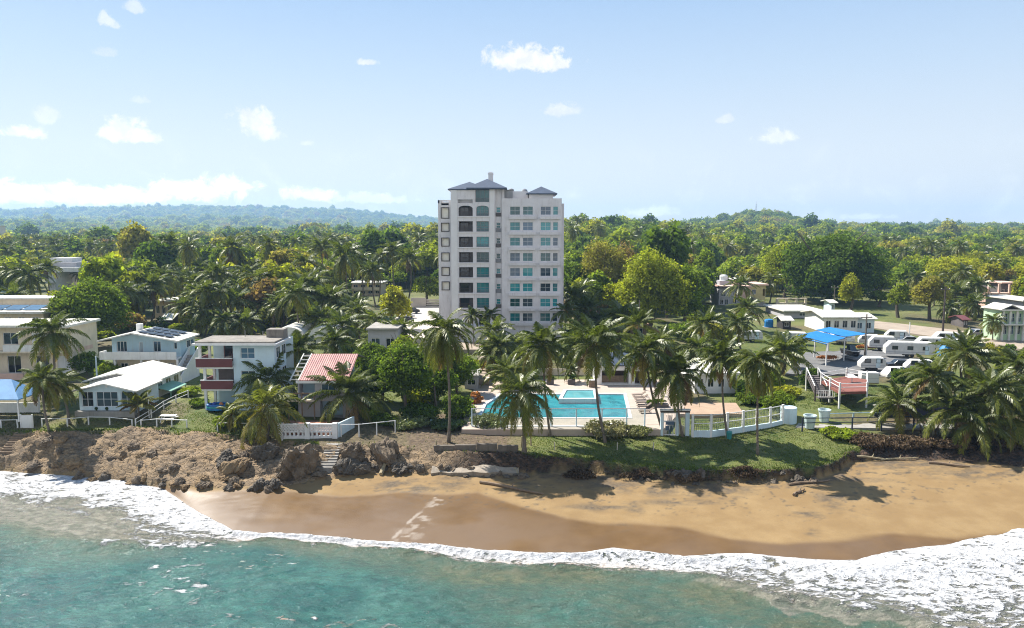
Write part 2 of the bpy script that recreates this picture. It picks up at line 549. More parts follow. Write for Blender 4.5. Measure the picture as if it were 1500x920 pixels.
X, Y = GX.ravel(), GY.ravel()
w_ = (fbm(X / 2.3, X * 0 + 3.1, 11, 3) - 0.5)
yf_ = Yf(X); yb_ = np.maximum(Ybase(X), yf_ + 0.15) + w_ * 1.1
yt_ = np.maximum(Ytop0(X) + w_ * 0.7, yb_ + 0.35)
jit = (fbm(X / 1.3, Y / 1.3, 71, 4) - 0.5)
sand = 1 - sstep(Y + jit * 1.2, yb_ - 0.35, yb_ + 0.15)
rock = sstep(Y + jit * 0.8, yb_ - 0.5, yb_ + 0.1) * (1 - sstep(Y + jit * 1.2, yt_ - 0.25, yt_ + 0.35))
leftm = sstep(-X, 3, 9)
wet = 1 - sstep(Y + (fbm(X / 6, Y / 4, 81, 3) - 0.5) * 0.9, Ywet(X) - 0.8, Ywet(X) + 0.35)
# dark drift lines and streaks of black sand on the beach
def blob(px, py, rx_, ry_, z=1.0):
    x0, y0, _ = at(px, py, z)
    x1 = at(px + rx_, py, z)[0]; y1 = at(px, py - ry_, z)[1]
    d = np.hypot((X - x0) / (x1 - x0), (Y - y0) / (y1 - y0))
    return np.clip(1.25 - d, 0, 1)
stain = np.zeros_like(X)
for b in [(605,718,52,9),(580,712,40,10),(660,712,30,8),(900,715,60,10),(870,705,70,8),(960,722,45,7),(1060,718,50,10),(1100,706,40,8),(1225,728,34,6),(1215,735,18,12),(1190,772,14,5),
          (905,764,22,5),(930,742,14,8),(800,700,40,6),(1330,690,90,6),(1420,700,90,7),(1050,728,40,4),(1250,706,60,3),(1160,712,25,4),(1350,684,40,4),(880,740,60,5),(1000,735,70,4),(1180,750,30,4),(760,712,40,4)]:
    stain = np.maximum(stain, blob(*b))
stain = stain * sstep(fbm(X / 1.6, Y / 0.7, 91, 5, 0.65) , 0.36, 0.62)
wr = np.abs(Y - (yb_ - 2.6 + (fbm(X / 7, X * 0, 96, 2) - .5) * 3))
stain = np.maximum(stain, (1 - sstep(wr, .1, .7)) * sstep(fbm(X / .7, Y / .4, 98, 4), .52, .66) * sstep(X, 2, 8))
stain = np.maximum(stain, sstep(fbm(X / .5, Y / .5, 93, 3), .70, .78) * sstep(Y, yf_ + 6, yf_ + 9) * .8)
stain = np.maximum(stain, (1 - sstep(np.abs(Y - (yb_ - 0.9)), 0.1, 1.1)) * sstep(fbm(X / 1.2, Y / 0.8, 95, 4), 0.45, 0.62) * sstep(X, -12, -4))
# thin runs of foam left on the wet sand
def streak(pts, w, nz=.14):
    P = [at(a, b, 0.35)[:2] for a, b in pts]
    best = np.full_like(X, 1e9)
    for (x0, y0), (x1, y1) in zip(P[:-1], P[1:]):
        dx, dy = x1 - x0, y1 - y0
        t = np.clip(((X - x0) * dx + (Y - y0) * dy) / (dx * dx + dy * dy), 0, 1)
        best = np.minimum(best, np.hypot(X - x0 - t * dx, Y - y0 - t * dy))
    best = best + (fbm(X / .7, Y / .7, 97, 3) - .5) * nz
    return 1 - sstep(best, w * 0.05, w * 0.75)
sw = np.zeros_like(X)
for pts, w in [([(637,738),(620,752),(600,766),(580,782),(562,796)], .42)]:
    sw = np.maximum(sw, streak(pts, w))
bx = np.clip((X - at(575, 790, .3)[0]) / 6.0, 0, 1)
s2 = streak([(641,741),(628,756),(612,770),(594,785),(578,797)], 2.0) * sstep(fbm(X / .8, Y / .5, 94, 4), .40, .62) * .75
sw = np.maximum(sw * (.35 + .65 * sstep(fbm(X / 1.5, Y / 1.5, 92, 3), .35, .55)), s2)
fan = blob(607, 778, 42, 26, .3) * 0.55 * sstep(fbm(X / 1.2, Y / 1.2, 99, 4), .30, .70)
sw = np.maximum(sw, fan)
# grass or bare soil
pxv = 750 + F0 * X / np.maximum(Y, 1)
soil = sstep(fbm(X / 9, Y / 9, 101, 4), 0.46, 0.66) * 0.7
und = sstep(pxv, 560, 600) * (1 - sstep(pxv, 735, 775)) * (Y < 92)
soil = np.maximum(soil, und)
soil = np.maximum(soil, sstep(pxv, 1275, 1330) * (Y < 92) * 0.95)
soil = np.maximum(soil, (np.abs(pxv - 520) < 70) * (Y < 86) * 0.85)
lawn = ((pxv > 775) & (pxv < 1260) & (Y < 90)).astype(float)
soil = soil * (1 - lawn * 0.85)
far_ = sstep(Y, 170, 260)
soil = np.maximum(soil * (1 - far_), 0.25 * far_)
for nme, a in [('sand', sand), ('rock', rock), ('leftrock', leftm), ('wet', wet), ('stain', stain), ('swash', sw), ('film_sheen', np.clip((Ywet(X) - Y) / 7, 0, 1) * sstep(fbm(X / 5, Y / 3, 83, 3), .25, .6)), ('soil', soil)]:
    add_attr(gm_, nme, a)

m, t, bs, out = new_mat("ground_cover")
tc = t.n('ShaderNodeTexCoord').outputs['Object']
nA = t.noise(tc, 0.35, 6, 0.6); nB = t.noise(tc, 2.4, 5, 0.65); nC = t.noise(tc, 9.0, 4, 0.6); nD = t.noise(tc, 0.06, 4, 0.6)
grass = t.mix(t.smooth(nA, 0.35, 0.65), (0.050, 0.085, 0.015), (0.110, 0.130, 0.025))
grass = t.mix(t.smooth(nB, 0.4, 0.75), grass, (0.13, 0.12, 0.04))
grass = t.mix(t.math('MULTIPLY', t.smooth(nC, 0.45, 0.7), 0.5), grass, (0.035, 0.055, 0.014))
grass = t.mix(t.math('MULTIPLY', t.smooth(nD, 0.5, 0.65), 0.55), grass, (0.17, 0.17, 0.05))
soilc = t.mix(t.smooth(nB, 0.35, 0.7), (0.075, 0.050, 0.032), (0.17, 0.125, 0.075))
soilc = t.mix(t.math('MULTIPLY', t.smooth(nC, 0.5, 0.7), 0.5), soilc, (0.035, 0.035, 0.016))
base = t.mix(t.attr('soil'), grass, soilc)
rL = t.mix(t.smooth(nA, 0.38, 0.62), (0.200, 0.145, 0.092), (0.265, 0.182, 0.100))
rL = t.mix(t.smooth(nB, 0.45, 0.7), rL, (0.125, 0.092, 0.06))
rL = t.mix(t.math('MULTIPLY', t.smooth(nC, 0.5, 0.7), 0.6), rL, (0.24, 0.19, 0.13))
rR = t.mix(t.smooth(nB, 0.4, 0.65), (0.030, 0.022, 0.016), (0.085, 0.050, 0.030))
base = t.mix(t.attr('rock'), base, t.mix(t.attr('leftrock'), rR, rL))
dry = t.mix(t.smooth(nA, 0.35, 0.7), (0.215, 0.137, 0.058), (0.262, 0.176, 0.080))
dry = t.mix(t.math('MULTIPLY', t.smooth(nC, 0.45, 0.75), 0.35), dry, (0.175, 0.112, 0.050))
wetc = t.mix(t.smooth(nA, 0.3, 0.7), (0.110, 0.060, 0.019), (0.150, 0.086, 0.032))
wetc = t.mix(t.math('MULTIPLY', t.smooth(nD, 0.45, 0.6), 0.6), wetc, (0.130, 0.082, 0.044))
wetc = t.mix(t.math('MULTIPLY', t.attr('film_sheen'), 0.7), wetc, (0.155, 0.103, 0.062))  # paler towards the water: sheen of the water film put into the colour
sc = t.mix(t.attr('wet'), dry, wetc)
sc = t.mix(t.math('MULTIPLY', t.attr('stain'), 0.85), sc, t.mix(t.smooth(nB, .35, .65), (0.055, 0.045, 0.036), (0.12, 0.092, 0.06)))
vor = t.n('ShaderNodeTexVoronoi', feature='DISTANCE_TO_EDGE'); t.link(tc, vor.inputs['Vector']); vor.inputs['Scale'].default_value = 2.0
lace = t.math('SUBTRACT', t.attr('swash'), t.math('MULTIPLY', t.smooth(nC, 0.3, 0.62), 0.75))
lace = t.smooth(t.math('SUBTRACT', t.attr('swash'), t.math('MULTIPLY', nC, 0.35)), 0.0, 0.7)
sc = t.mix(t.math('MULTIPLY', lace, 0.30), sc, (0.62, 0.57, 0.5))
base = t.mix(t.attr('sand'), base, sc)
t.link(base, bs.inputs['Base Color'])
wetsand = t.math('MULTIPLY', t.attr('wet'), t.attr('sand'))
rg = t.math('MULTIPLY', wetsand, -0.52)
t.link(t.math('ADD', rg, 0.92), bs.inputs['Roughness'])
bs.inputs['Specular IOR Level'].default_value = 0.35
vk = t.n('ShaderNodeTexVoronoi', feature='DISTANCE_TO_EDGE'); vk.inputs['Scale'].default_value = 1.1
wk = t.vmath('ADD', tc, t.vmath('MULTIPLY', t.n('ShaderNodeTexNoise').outputs[1], (.5, .5, .5)))
t.link(t.scaled(wk, (1, 1.6, 2.6)), vk.inputs['Vector'])
crack = t.math('MULTIPLY', t.smooth(vk.outputs[0], 0.0, 0.09), t.math('MULTIPLY', t.attr('rock'), 1.5))
bh = t.math('ADD', t.math('ADD', t.math('MULTIPLY', nC, 0.5), nB), crack)
bn = t.n('ShaderNodeBump'); bn.inputs['Distance'].default_value = 0.16
t.link(bh, bn.inputs['Height'])
t.link(t.math('ADD', t.math('MULTIPLY', t.attr('sand'), -0.62), t.math('ADD', 0.72, t.math('MULTIPLY', wetsand, -0.07))), bn.inputs['Strength'])
t.link(bn.outputs[0], bs.inputs['Normal'])
gm_.materials.append(m)
ground = link_mesh("ground", gm_)
tag(ground, kind='structure')

# ------------------------------------------------------------------ sea
sx = axis(-420, 420, -62, 62, 0.17, 1.10)
sy = np.concatenate([np.arange(-80, 38, 2.0), np.arange(38, 92, 0.15)])
SX, SY = np.meshgrid(sx, sy)
X, Y = SX.ravel(), SY.ravel()
yf_, yb_ = Yf(X), Yb(X)
tt = (yf_ - Y) / np.maximum(yf_ - yb_, 1.0)              # 0 at the edge of the water, 1 where the surf starts
off = np.clip((yb_ - Y) / 6.0, 0, 1)                      # open water
def ridge(a): return 1 - np.abs(2 * a - 1)
wv = 0
for k, (L, A, ang_, sd) in enumerate([(9, .70, 1.25, 1), (4.2, .55, 1.75, 2), (2.1, .42, 1.0, 3), (1.1, .26, 1.9, 4), (0.6, .13, 1.4, 5)]):
    ca, sa = cos(ang_), sin(ang_)
    xx, yy = X * ca + Y * sa, -X * sa + Y * ca
    n = vnoise(xx / L, yy / (L * 2.2), 200 + sd) * 0.6 + ridge(vnoise(xx / L * 1.7, yy / (L * 1.5), 300 + sd)) * 0.4
    wv = wv + A * (n - 0.5)
shore_fade = np.clip(tt * 1.2, 0, 1)
z = 0.03 + wv * (0.25 + 0.75 * off) * np.clip(shore_fade + 0.05, 0, 1)
# rolling front of the surf and the small breaker behind it
wob = (fbm(X / 2.2, Y / 2.2, 401, 3) - 0.5)
z = z + 0.42 * np.exp(-((tt - 0.16 + wob * 0.12) / 0.13) ** 2) * sstep(X, -34, -24)
z = z + 0.42 * np.exp(-((yb_ + 0.5 - Y + wob * 1.2) / 0.9) ** 2) * (0.35 + 0.65 * sstep(fbm(X / 9, X * 0, 411, 2), 0.35, 0.6))
z = z + (fbm(X / 0.5, Y / 0.5, 421, 3) - 0.5) * 0.18 * ((tt > -0.1) & (tt < 1.1)) * np.clip(tt * 6, 0, 1)
pxv = 750 + F0 * X / np.maximum(Y, 1)
# cover of foam
leftz = 1 - sstep(pxv, 230, 360)
rightz = sstep(pxv, 900, 1150)
mid = 1 - leftz - rightz
wj = tt + (fbm(X / 3.0, Y / 3.0, 431, 4) - 0.5) * 0.45
fL = np.maximum(0.95 * (1 - sstep(wj, 0.30, 0.62)), 0.80 * np.exp(-((wj - 0.93) / 0.09) ** 2) * sstep(pxv, 60, 140))
fL = np.maximum(fL, 0.62 * np.exp(-((wj - 0.62) / 0.22) ** 2) * sstep(pxv, 90, 230))
fM = 1.0 * (1 - sstep(wj, 0.35, 1.05))
fR = 1.02 - 0.66 * np.clip(wj - .05, 0, 1.4); fR = fR * (1 - sstep(wj, 0.85, 1.12))
foam = leftz * fL + mid * fM + rightz * fR
foam = foam * (tt > -0.6)
# white flecks further out: small whitecaps, also painted in for sun glints
glint_flecks = sstep(fbm(X / 1.6, Y / 0.6, 441, 5, 0.62), 0.61, 0.72) * sstep(fbm(X / 12, Y / 6, 445, 2), 0.40, 0.60) * (1 - sstep(pxv, 420, 760)) * 0.75
foam = np.maximum(foam, glint_flecks * (tt > 1.0))
sx_, sy_ = at(480, 823, 0)[0], at(480, 823, 0)[1]
shallow = np.clip(1 - (tt - 0.75) / 1.0, 0, 1)
silt = np.clip(1.15 - np.clip(tt - 0.8, 0, None) / (0.5 + 3.2 * sstep(pxv, 250, 900)), 0, 1) * (0.45 + 0.85 * fbm(X / 5, Y / 2.5, 451, 4))
silt = np.maximum(silt, .38 * sstep(pxv, 450, 950) * fbm(X / 9, Y / 5, 453, 3) * 2)
silt = np.where(tt < .95, np.maximum(silt, .85), silt)
greyw = leftz * (tt < 1.0)
idx = np.arange(len(sx) * len(sy)).reshape(len(sy), len(sx))
F = np.stack([idx[:-1, :-1], idx[:-1, 1:], idx[1:, 1:], idx[1:, :-1]], -1).reshape(-1, 4)
keep = (tt[F].max(1) > -0.25) | (Y[F].min(1) < yf_[F].min(1) + 1.2)
F = F[keep]
sm_ = np_mesh("sea", np.stack([X, Y, z], -1), F, None, True)
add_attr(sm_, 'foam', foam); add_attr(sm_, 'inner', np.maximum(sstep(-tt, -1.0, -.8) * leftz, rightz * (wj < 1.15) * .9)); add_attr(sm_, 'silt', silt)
brownf = mid * sstep(wj, 0.25, 0.7) * 0.8 + rightz * sstep(wj, 0.5, 1.0) * (1 - sstep(pxv, 1150, 1300)) * 0.8
add_attr(sm_, 'brown', brownf)
m, t, bs, out = new_mat("sea_water")
tc = t.n('ShaderNodeTexCoord').outputs['Object']
n1 = t.noise(tc, 0.16, 4, 0.55); n2 = t.noise(t.scaled(tc, (0.8, 1.6, 1)), 1.1, 6, 0.62); n3 = t.noise(t.scaled(tc, (1, 1.7, 1)), 3.4, 4, 0.6, 0.6)
deep = t.mix(t.smooth(n1, 0.35, 0.65), (0.018, 0.088, 0.080), (0.042, 0.136, 0.114))
deep = t.mix(t.math('MULTIPLY', t.smooth(n2, 0.40, 0.62), 0.7), deep, (0.012, 0.062, 0.062))  # darker ripples put into the colour, imitating uneven reflection on the waves
siltc = t.mix(t.smooth(n2, 0.35, 0.65), (0.060, 0.085, 0.052), (0.115, 0.118, 0.070))
wc = t.mix(t.math('MULTIPLY', t.attr('silt'), 0.9, clamp=True), deep, siltc)
wc = t.mix(t.math('MULTIPLY', t.attr('inner'), .75), wc, t.mix(t.smooth(n2, .38, .62), (0.12, 0.115, 0.085), (0.25, 0.225, 0.18)))
# lace of foam: cells of two sizes, pulled by noise
warp = t.noise(tc, 0.9, 4, 0.6, out=1)
wv_ = t.vmath('ADD', tc, t.vmath('MULTIPLY', t.vmath('SUBTRACT', warp, (0.5, 0.5, 0.5)), (1.9, 1.9, 0)))
va = t.n('ShaderNodeTexVoronoi', feature='DISTANCE_TO_EDGE'); t.link(t.scaled(wv_, (1, 1.5, 0)), va.inputs['Vector']); va.inputs['Scale'].default_value = 0.62
vb = t.n('ShaderNodeTexVoronoi', feature='DISTANCE_TO_EDGE'); t.link(t.scaled(wv_, (1, 1.4, 0)), vb.inputs['Vector']); vb.inputs['Scale'].default_value = 1.9
cell = t.math('MINIMUM', t.math('MULTIPLY', va.outputs[0], 1.25), t.math('MULTIPLY', vb.outputs[0], 2.6))
nf = t.noise(tc, 2.2, 6, 0.65)
fl_ = t.n('ShaderNodeMapping'); t.link(tc, fl_.inputs['Vector']); fl_.inputs['Rotation'].default_value = (0, 0, 0.45); fl_.inputs['Scale'].default_value = (1.0, 1.9, 1)
nlow = t.noise(fl_.outputs[0], 0.75, 3, 0.55, 1.3)
r1 = t.math('MULTIPLY', t.math('ABSOLUTE', t.math('SUBTRACT', t.noise(fl_.outputs[0], 0.55, 4, 0.55, 1.6), 0.5)), 2.0)
r2 = t.math('MULTIPLY', t.math('ABSOLUTE', t.math('SUBTRACT', t.noise(fl_.outputs[0], 1.7, 5, 0.6, 1.1), 0.5)), 2.0)
hole = t.math('ADD', t.math('MULTIPLY', r1, 1.25), t.math('MULTIPLY', r2, 0.55))
hole = t.math('ADD', hole, t.math('MULTIPLY', t.math('SUBTRACT', nf, 0.5), 0.55))
hole = t.math('ADD', hole, t.math('MULTIPLY', t.math('SUBTRACT', nlow, 0.46), 2.1))
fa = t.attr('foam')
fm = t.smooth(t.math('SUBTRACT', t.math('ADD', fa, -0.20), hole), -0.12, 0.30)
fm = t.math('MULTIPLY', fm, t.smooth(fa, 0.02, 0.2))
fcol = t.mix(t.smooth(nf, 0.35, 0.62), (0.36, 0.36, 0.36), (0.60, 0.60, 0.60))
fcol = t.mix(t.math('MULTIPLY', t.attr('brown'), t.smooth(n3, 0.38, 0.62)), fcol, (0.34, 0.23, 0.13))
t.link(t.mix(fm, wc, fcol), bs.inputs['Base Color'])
t.link(t.math('ADD', 0.13, t.math('MULTIPLY', fm, 0.75)), bs.inputs['Roughness'])
bs.inputs['IOR'].default_value = 1.33
h = t.math('ADD', t.math('MULTIPLY', n2, 0.55), t.math('MULTIPLY', n3, 0.35))
h = t.math('ADD', h, t.math('MULTIPLY', fm, 0.5))
h = t.math('ADD', h, t.math('MULTIPLY', nf, t.math('MULTIPLY', fm, 0.45)))
t.link(t.bump(h, 1.0, 0.42), bs.inputs['Normal'])
sm_.materials.append(m)
sea = link_mesh("sea", sm_)
tag(sea, kind='structure')

# ------------------------------------------------------------------ air
HAZE = True
if HAZE:
    hm = bpy.data.materials.new("haze"); hm.use_nodes = True
    hm.node_tree.nodes.clear(); ht = NT(hm.node_tree)
    ho = ht.n('ShaderNodeOutputMaterial'); hv = ht.n('ShaderNodeVolumePrincipled')
    hv.inputs['Color'].default_value = (0.43, 0.69, 1.0, 1)
    hv.inputs['Density'].default_value = 0.000155
    hv.inputs['Anisotropy'].default_value = 0.2
    ht.link(hv.outputs[0], ho.inputs['Volume'])
    hb = MB().box(-5200, 5200, -120, 5900, -6, 240)
    try: hm.cycles.homogeneous_volume = True
    except Exception: pass
    hz = hb.build("haze", hm)
    tag(hz, kind='stuff')
# ------------------------------------------------------------------ leaf materials
def leaf_mat(name, ramp, trans=0.35, gloss=0.28, rough=0.42, age=False, lighten=None):
    """ramp: list of (pos, colour) read with the plant's own tint (0..1)"""
    m = bpy.data.materials.new(name); m.use_nodes = True
    m.node_tree.nodes.clear(); t = NT(m.node_tree)
    out = t.n('ShaderNodeOutputMaterial')
    at_ = t.n('ShaderNodeAttribute', attribute_name='tint'); at_.attribute_type = 'INSTANCER'
    geo = t.n('ShaderNodeNewGeometry')
    rnd = geo.outputs['Random Per Island']
    cr_ = t.n('ShaderNodeValToRGB'); c_ = cr_.color_ramp
    c_.elements[0].position, c_.elements[0].color = ramp[0][0], (*ramp[0][1], 1)
    c_.elements[1].position, c_.elements[1].color = ramp[-1][0], (*ramp[-1][1], 1)
    for p, c in ramp[1:-1]:
        e = c_.elements.new(p); e.color = (*c, 1)
    if age:
        v = t.math('ADD', t.attr('age'), t.math('MULTIPLY', t.math('SUBTRACT', rnd, 0.5), 0.10))
        v = t.math('ADD', v, t.math('MULTIPLY', at_.outputs['Fac'], 0.22))
    else:
        v = t.math('ADD', at_.outputs['Fac'], t.math('MULTIPLY', t.math('SUBTRACT', rnd, 0.5), 0.12))
    t.link(v, cr_.inputs[0])
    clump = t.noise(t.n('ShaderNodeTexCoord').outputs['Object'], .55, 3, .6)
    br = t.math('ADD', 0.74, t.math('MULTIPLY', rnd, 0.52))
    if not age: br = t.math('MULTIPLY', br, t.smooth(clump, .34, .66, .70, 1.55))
    col = t.vmath('MULTIPLY', cr_.outputs[0], br)
    nd = t.n('ShaderNodeVectorMath', operation='SCALE'); t.link(cr_.outputs[0], nd.inputs[0]); t.link(br, nd.inputs['Scale'])
    col = nd.outputs[0]
    df = t.n('ShaderNodeBsdfDiffuse'); t.link(col, df.inputs[0])
    tr = t.n('ShaderNodeBsdfTranslucent')
    nd2 = t.n('ShaderNodeVectorMath', operation='MULTIPLY'); t.link(col, nd2.inputs[0]); nd2.inputs[1].default_value = (1.15, 1.2, 0.55)
    t.link(nd2.outputs[0], tr.inputs[0])
    mx = t.n('ShaderNodeMixShader'); mx.inputs[0].default_value = trans
    t.link(df.outputs[0], mx.inputs[1]); t.link(tr.outputs[0], mx.inputs[2])
    gl = t.n('ShaderNodeBsdfGlossy'); gl.inputs['Roughness'].default_value = rough
    gl.inputs[0].default_value = (1, 1, 0.92, 1)
    lw = t.n('ShaderNodeLayerWeight'); lw.inputs['Blend'].default_value = 0.35
    mx2 = t.n('ShaderNodeMixShader'); t.link(t.math('MULTIPLY', lw.outputs['Fresnel'], gloss), mx2.inputs[0])
    t.link(mx.outputs[0], mx2.inputs[1]); t.link(gl.outputs[0], mx2.inputs[2])
    t.link(mx2.outputs[0], out.inputs[0])
    return m

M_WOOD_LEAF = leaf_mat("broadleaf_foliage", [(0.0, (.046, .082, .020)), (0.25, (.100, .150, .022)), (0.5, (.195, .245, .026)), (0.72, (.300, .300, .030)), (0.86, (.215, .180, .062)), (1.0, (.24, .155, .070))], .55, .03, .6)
M_FROND = leaf_mat("palm_fronds", [(0.0, (.080, .108, .024)), (0.3, (.130, .152, .030)), (0.55, (.205, .205, .040)), (0.75, (.28, .235, .06)), (0.88, (.26, .17, .07)), (1.0, (.17, .105, .055))], .48, .07, .5, age=True)
M_GRAPE = leaf_mat("sea_grape_leaves", [(0.0, (.045, .080, .022)), (0.5, (.11, .135, .045)), (0.8, (.26, .22, .11)), (1.0, (.30, .19, .09))], .3, .3, .35)
M_CROTON = leaf_mat("croton_leaves", [(0.0, (.30, .09, .02)), (0.5, (.42, .16, .03)), (1.0, (.25, .05, .03))], .3, .3)
M_BARK = surf("grey_brown_bark", (.115, .090, .068), .9, .35, 6, None, bump=0.5, bscale=25)
M_PALMBARK = surf("ringed_palm_bark", (.165, .135, .105), .9, .3, 5, (0.06, 0.045, 0.03), .5, bump=0.5, bscale=18)
M_PALMPALE = surf("pale_palm_bark", (.34, .28, .17), .85, .3, 5, (0.12, 0.085, 0.05), .5, bump=0.4, bscale=18)
M_RACHIS = surf("frond_stalk", (.24, .21, .075), .6, .2, 4)
M_COCO = surf("green_coconut", (.16, .15, .04), .6, .35, 3)
M_DEAD = surf("dead_frond_brown", (.20, .125, .07), .9, .3, 4)

# ------------------------------------------------------------------ broadleaf crowns
def crown_mesh(name, seed, rx, ry, rz, n_lobes, n_leaves, leaf, mat, bottom=-0.35, lobe=(0.30, 0.5), gap=0.25, flat=0.0):
    """foliage as leaf-sprays on the shells of many lobes, denser outside, open below"""
    r = np.random.default_rng(seed)
    cs = []; rs = []
    tries = 0
    while len(cs) < n_lobes and tries < 4000:
        tries += 1
        d = r.normal(size=3); d /= np.linalg.norm(d)
        if d[2] < bottom: continue
        k = r.uniform(0.35, 0.92) ** 0.6
        lr = r.uniform(*lobe)
        c = d * k * (1 - lr * 0.75)
        c[2] *= (1 - flat)
        if any(np.linalg.norm(c - c2) < gap * (lr + r2) for c2, r2 in zip(cs, rs)): continue
        cs.append(c); rs.append(lr)
    cs = np.array(cs); rs = np.array(rs)
    w = rs ** 2; w /= w.sum()
    which = r.choice(len(cs), n_leaves, p=w)
    d = r.normal(size=(n_leaves, 3)); d /= np.linalg.norm(d, axis=1, keepdims=True)
    d[:, 2] = np.where(d[:, 2] < -0.45, -d[:, 2] * 0.6, d[:, 2])
    rad = rs[which] * (0.60 + 0.5 * r.random(n_leaves) ** 0.7)
    # ragged edge: the lobe radius changes over its surface
    rad = rad * (0.82 + 0.36 * vnoise(d[:, 0] * 3 + which * 7.7, d[:, 1] * 3 + d[:, 2] * 2.3, seed))
    p = (cs[which] + d * rad[:, None]) * np.array([rx, ry, rz])
    n = d * 0.7 + r.normal(size=(n_leaves, 3)) * 0.55 + np.array([0, 0, 0.35])
    n /= np.linalg.norm(n, axis=1, keepdims=True)
    a = np.cross(n, r.normal(size=(n_leaves, 3))); a /= np.linalg.norm(a, axis=1, keepdims=True)
    b = np.cross(n, a)
    s = leaf * r.uniform(0.6, 1.35, n_leaves)[:, None]
    el_ = r.uniform(0.5, 0.8, n_leaves)[:, None]
    V = np.stack([p - a * s, p - b * s * el_ + n * s * .12, p + a * s, p + b * s * el_ - n * s * .15], 1)
    F = np.arange(n_leaves * 4).reshape(-1, 4)
    return np_mesh(name, V.reshape(-1, 3), F, mat)

def trunk_mesh(name, seed, h, r0, spread, n_limbs, mat=M_BARK):
    r = np.random.default_rng(seed + 99)
    mb = MB()
    top = np.array([r.normal(0, .06) * h, r.normal(0, .06) * h, h * 0.55])
    mid = top * 0.5 + np.array([r.normal(0, .05) * h * .4, 0, 0])
    mb.tube([(0, 0, -0.6), (0, 0, 0.05), mid, top], [r0 * 1.5, r0 * 1.2, r0 * .9, r0 * .7], 7)
    for k in range(n_limbs):
        a = 2 * pi * k / n_limbs + r.uniform(-.4, .4)
        st = mid + (top - mid) * r.uniform(0.3, 1.0)
        rr = spread * r.uniform(.45, .75)
        en = np.array([cos(a) * rr, sin(a) * rr, h * r.uniform(.68, .98)])
        mm = st * .5 + en * .5 + np.array([0, 0, -h * 0.04])
        mb.tube([st, mm, en], [r0 * .5, r0 * .32, r0 * .12], 5)
    me = bpy.data.meshes.new(name)
    me.from_pydata(mb.v, [], mb.f); me.materials.append(mat)
    return me

def put_tree(name, x, y, z, crown, cz, trunk, label, cat, group=None, tint=0.4, scale=1.0, rz=0.0, crown_name='crown', trunk_name='trunk'):
    t = empty(name, (x, y, z), rz, label, cat, group)
    t.scale = (scale, scale, scale)
    if trunk:
        link_mesh(trunk_name, trunk, t)
    c = link_mesh(crown_name, crown, t, (0, 0, cz))
    c['tint'] = float(tint)
    return t

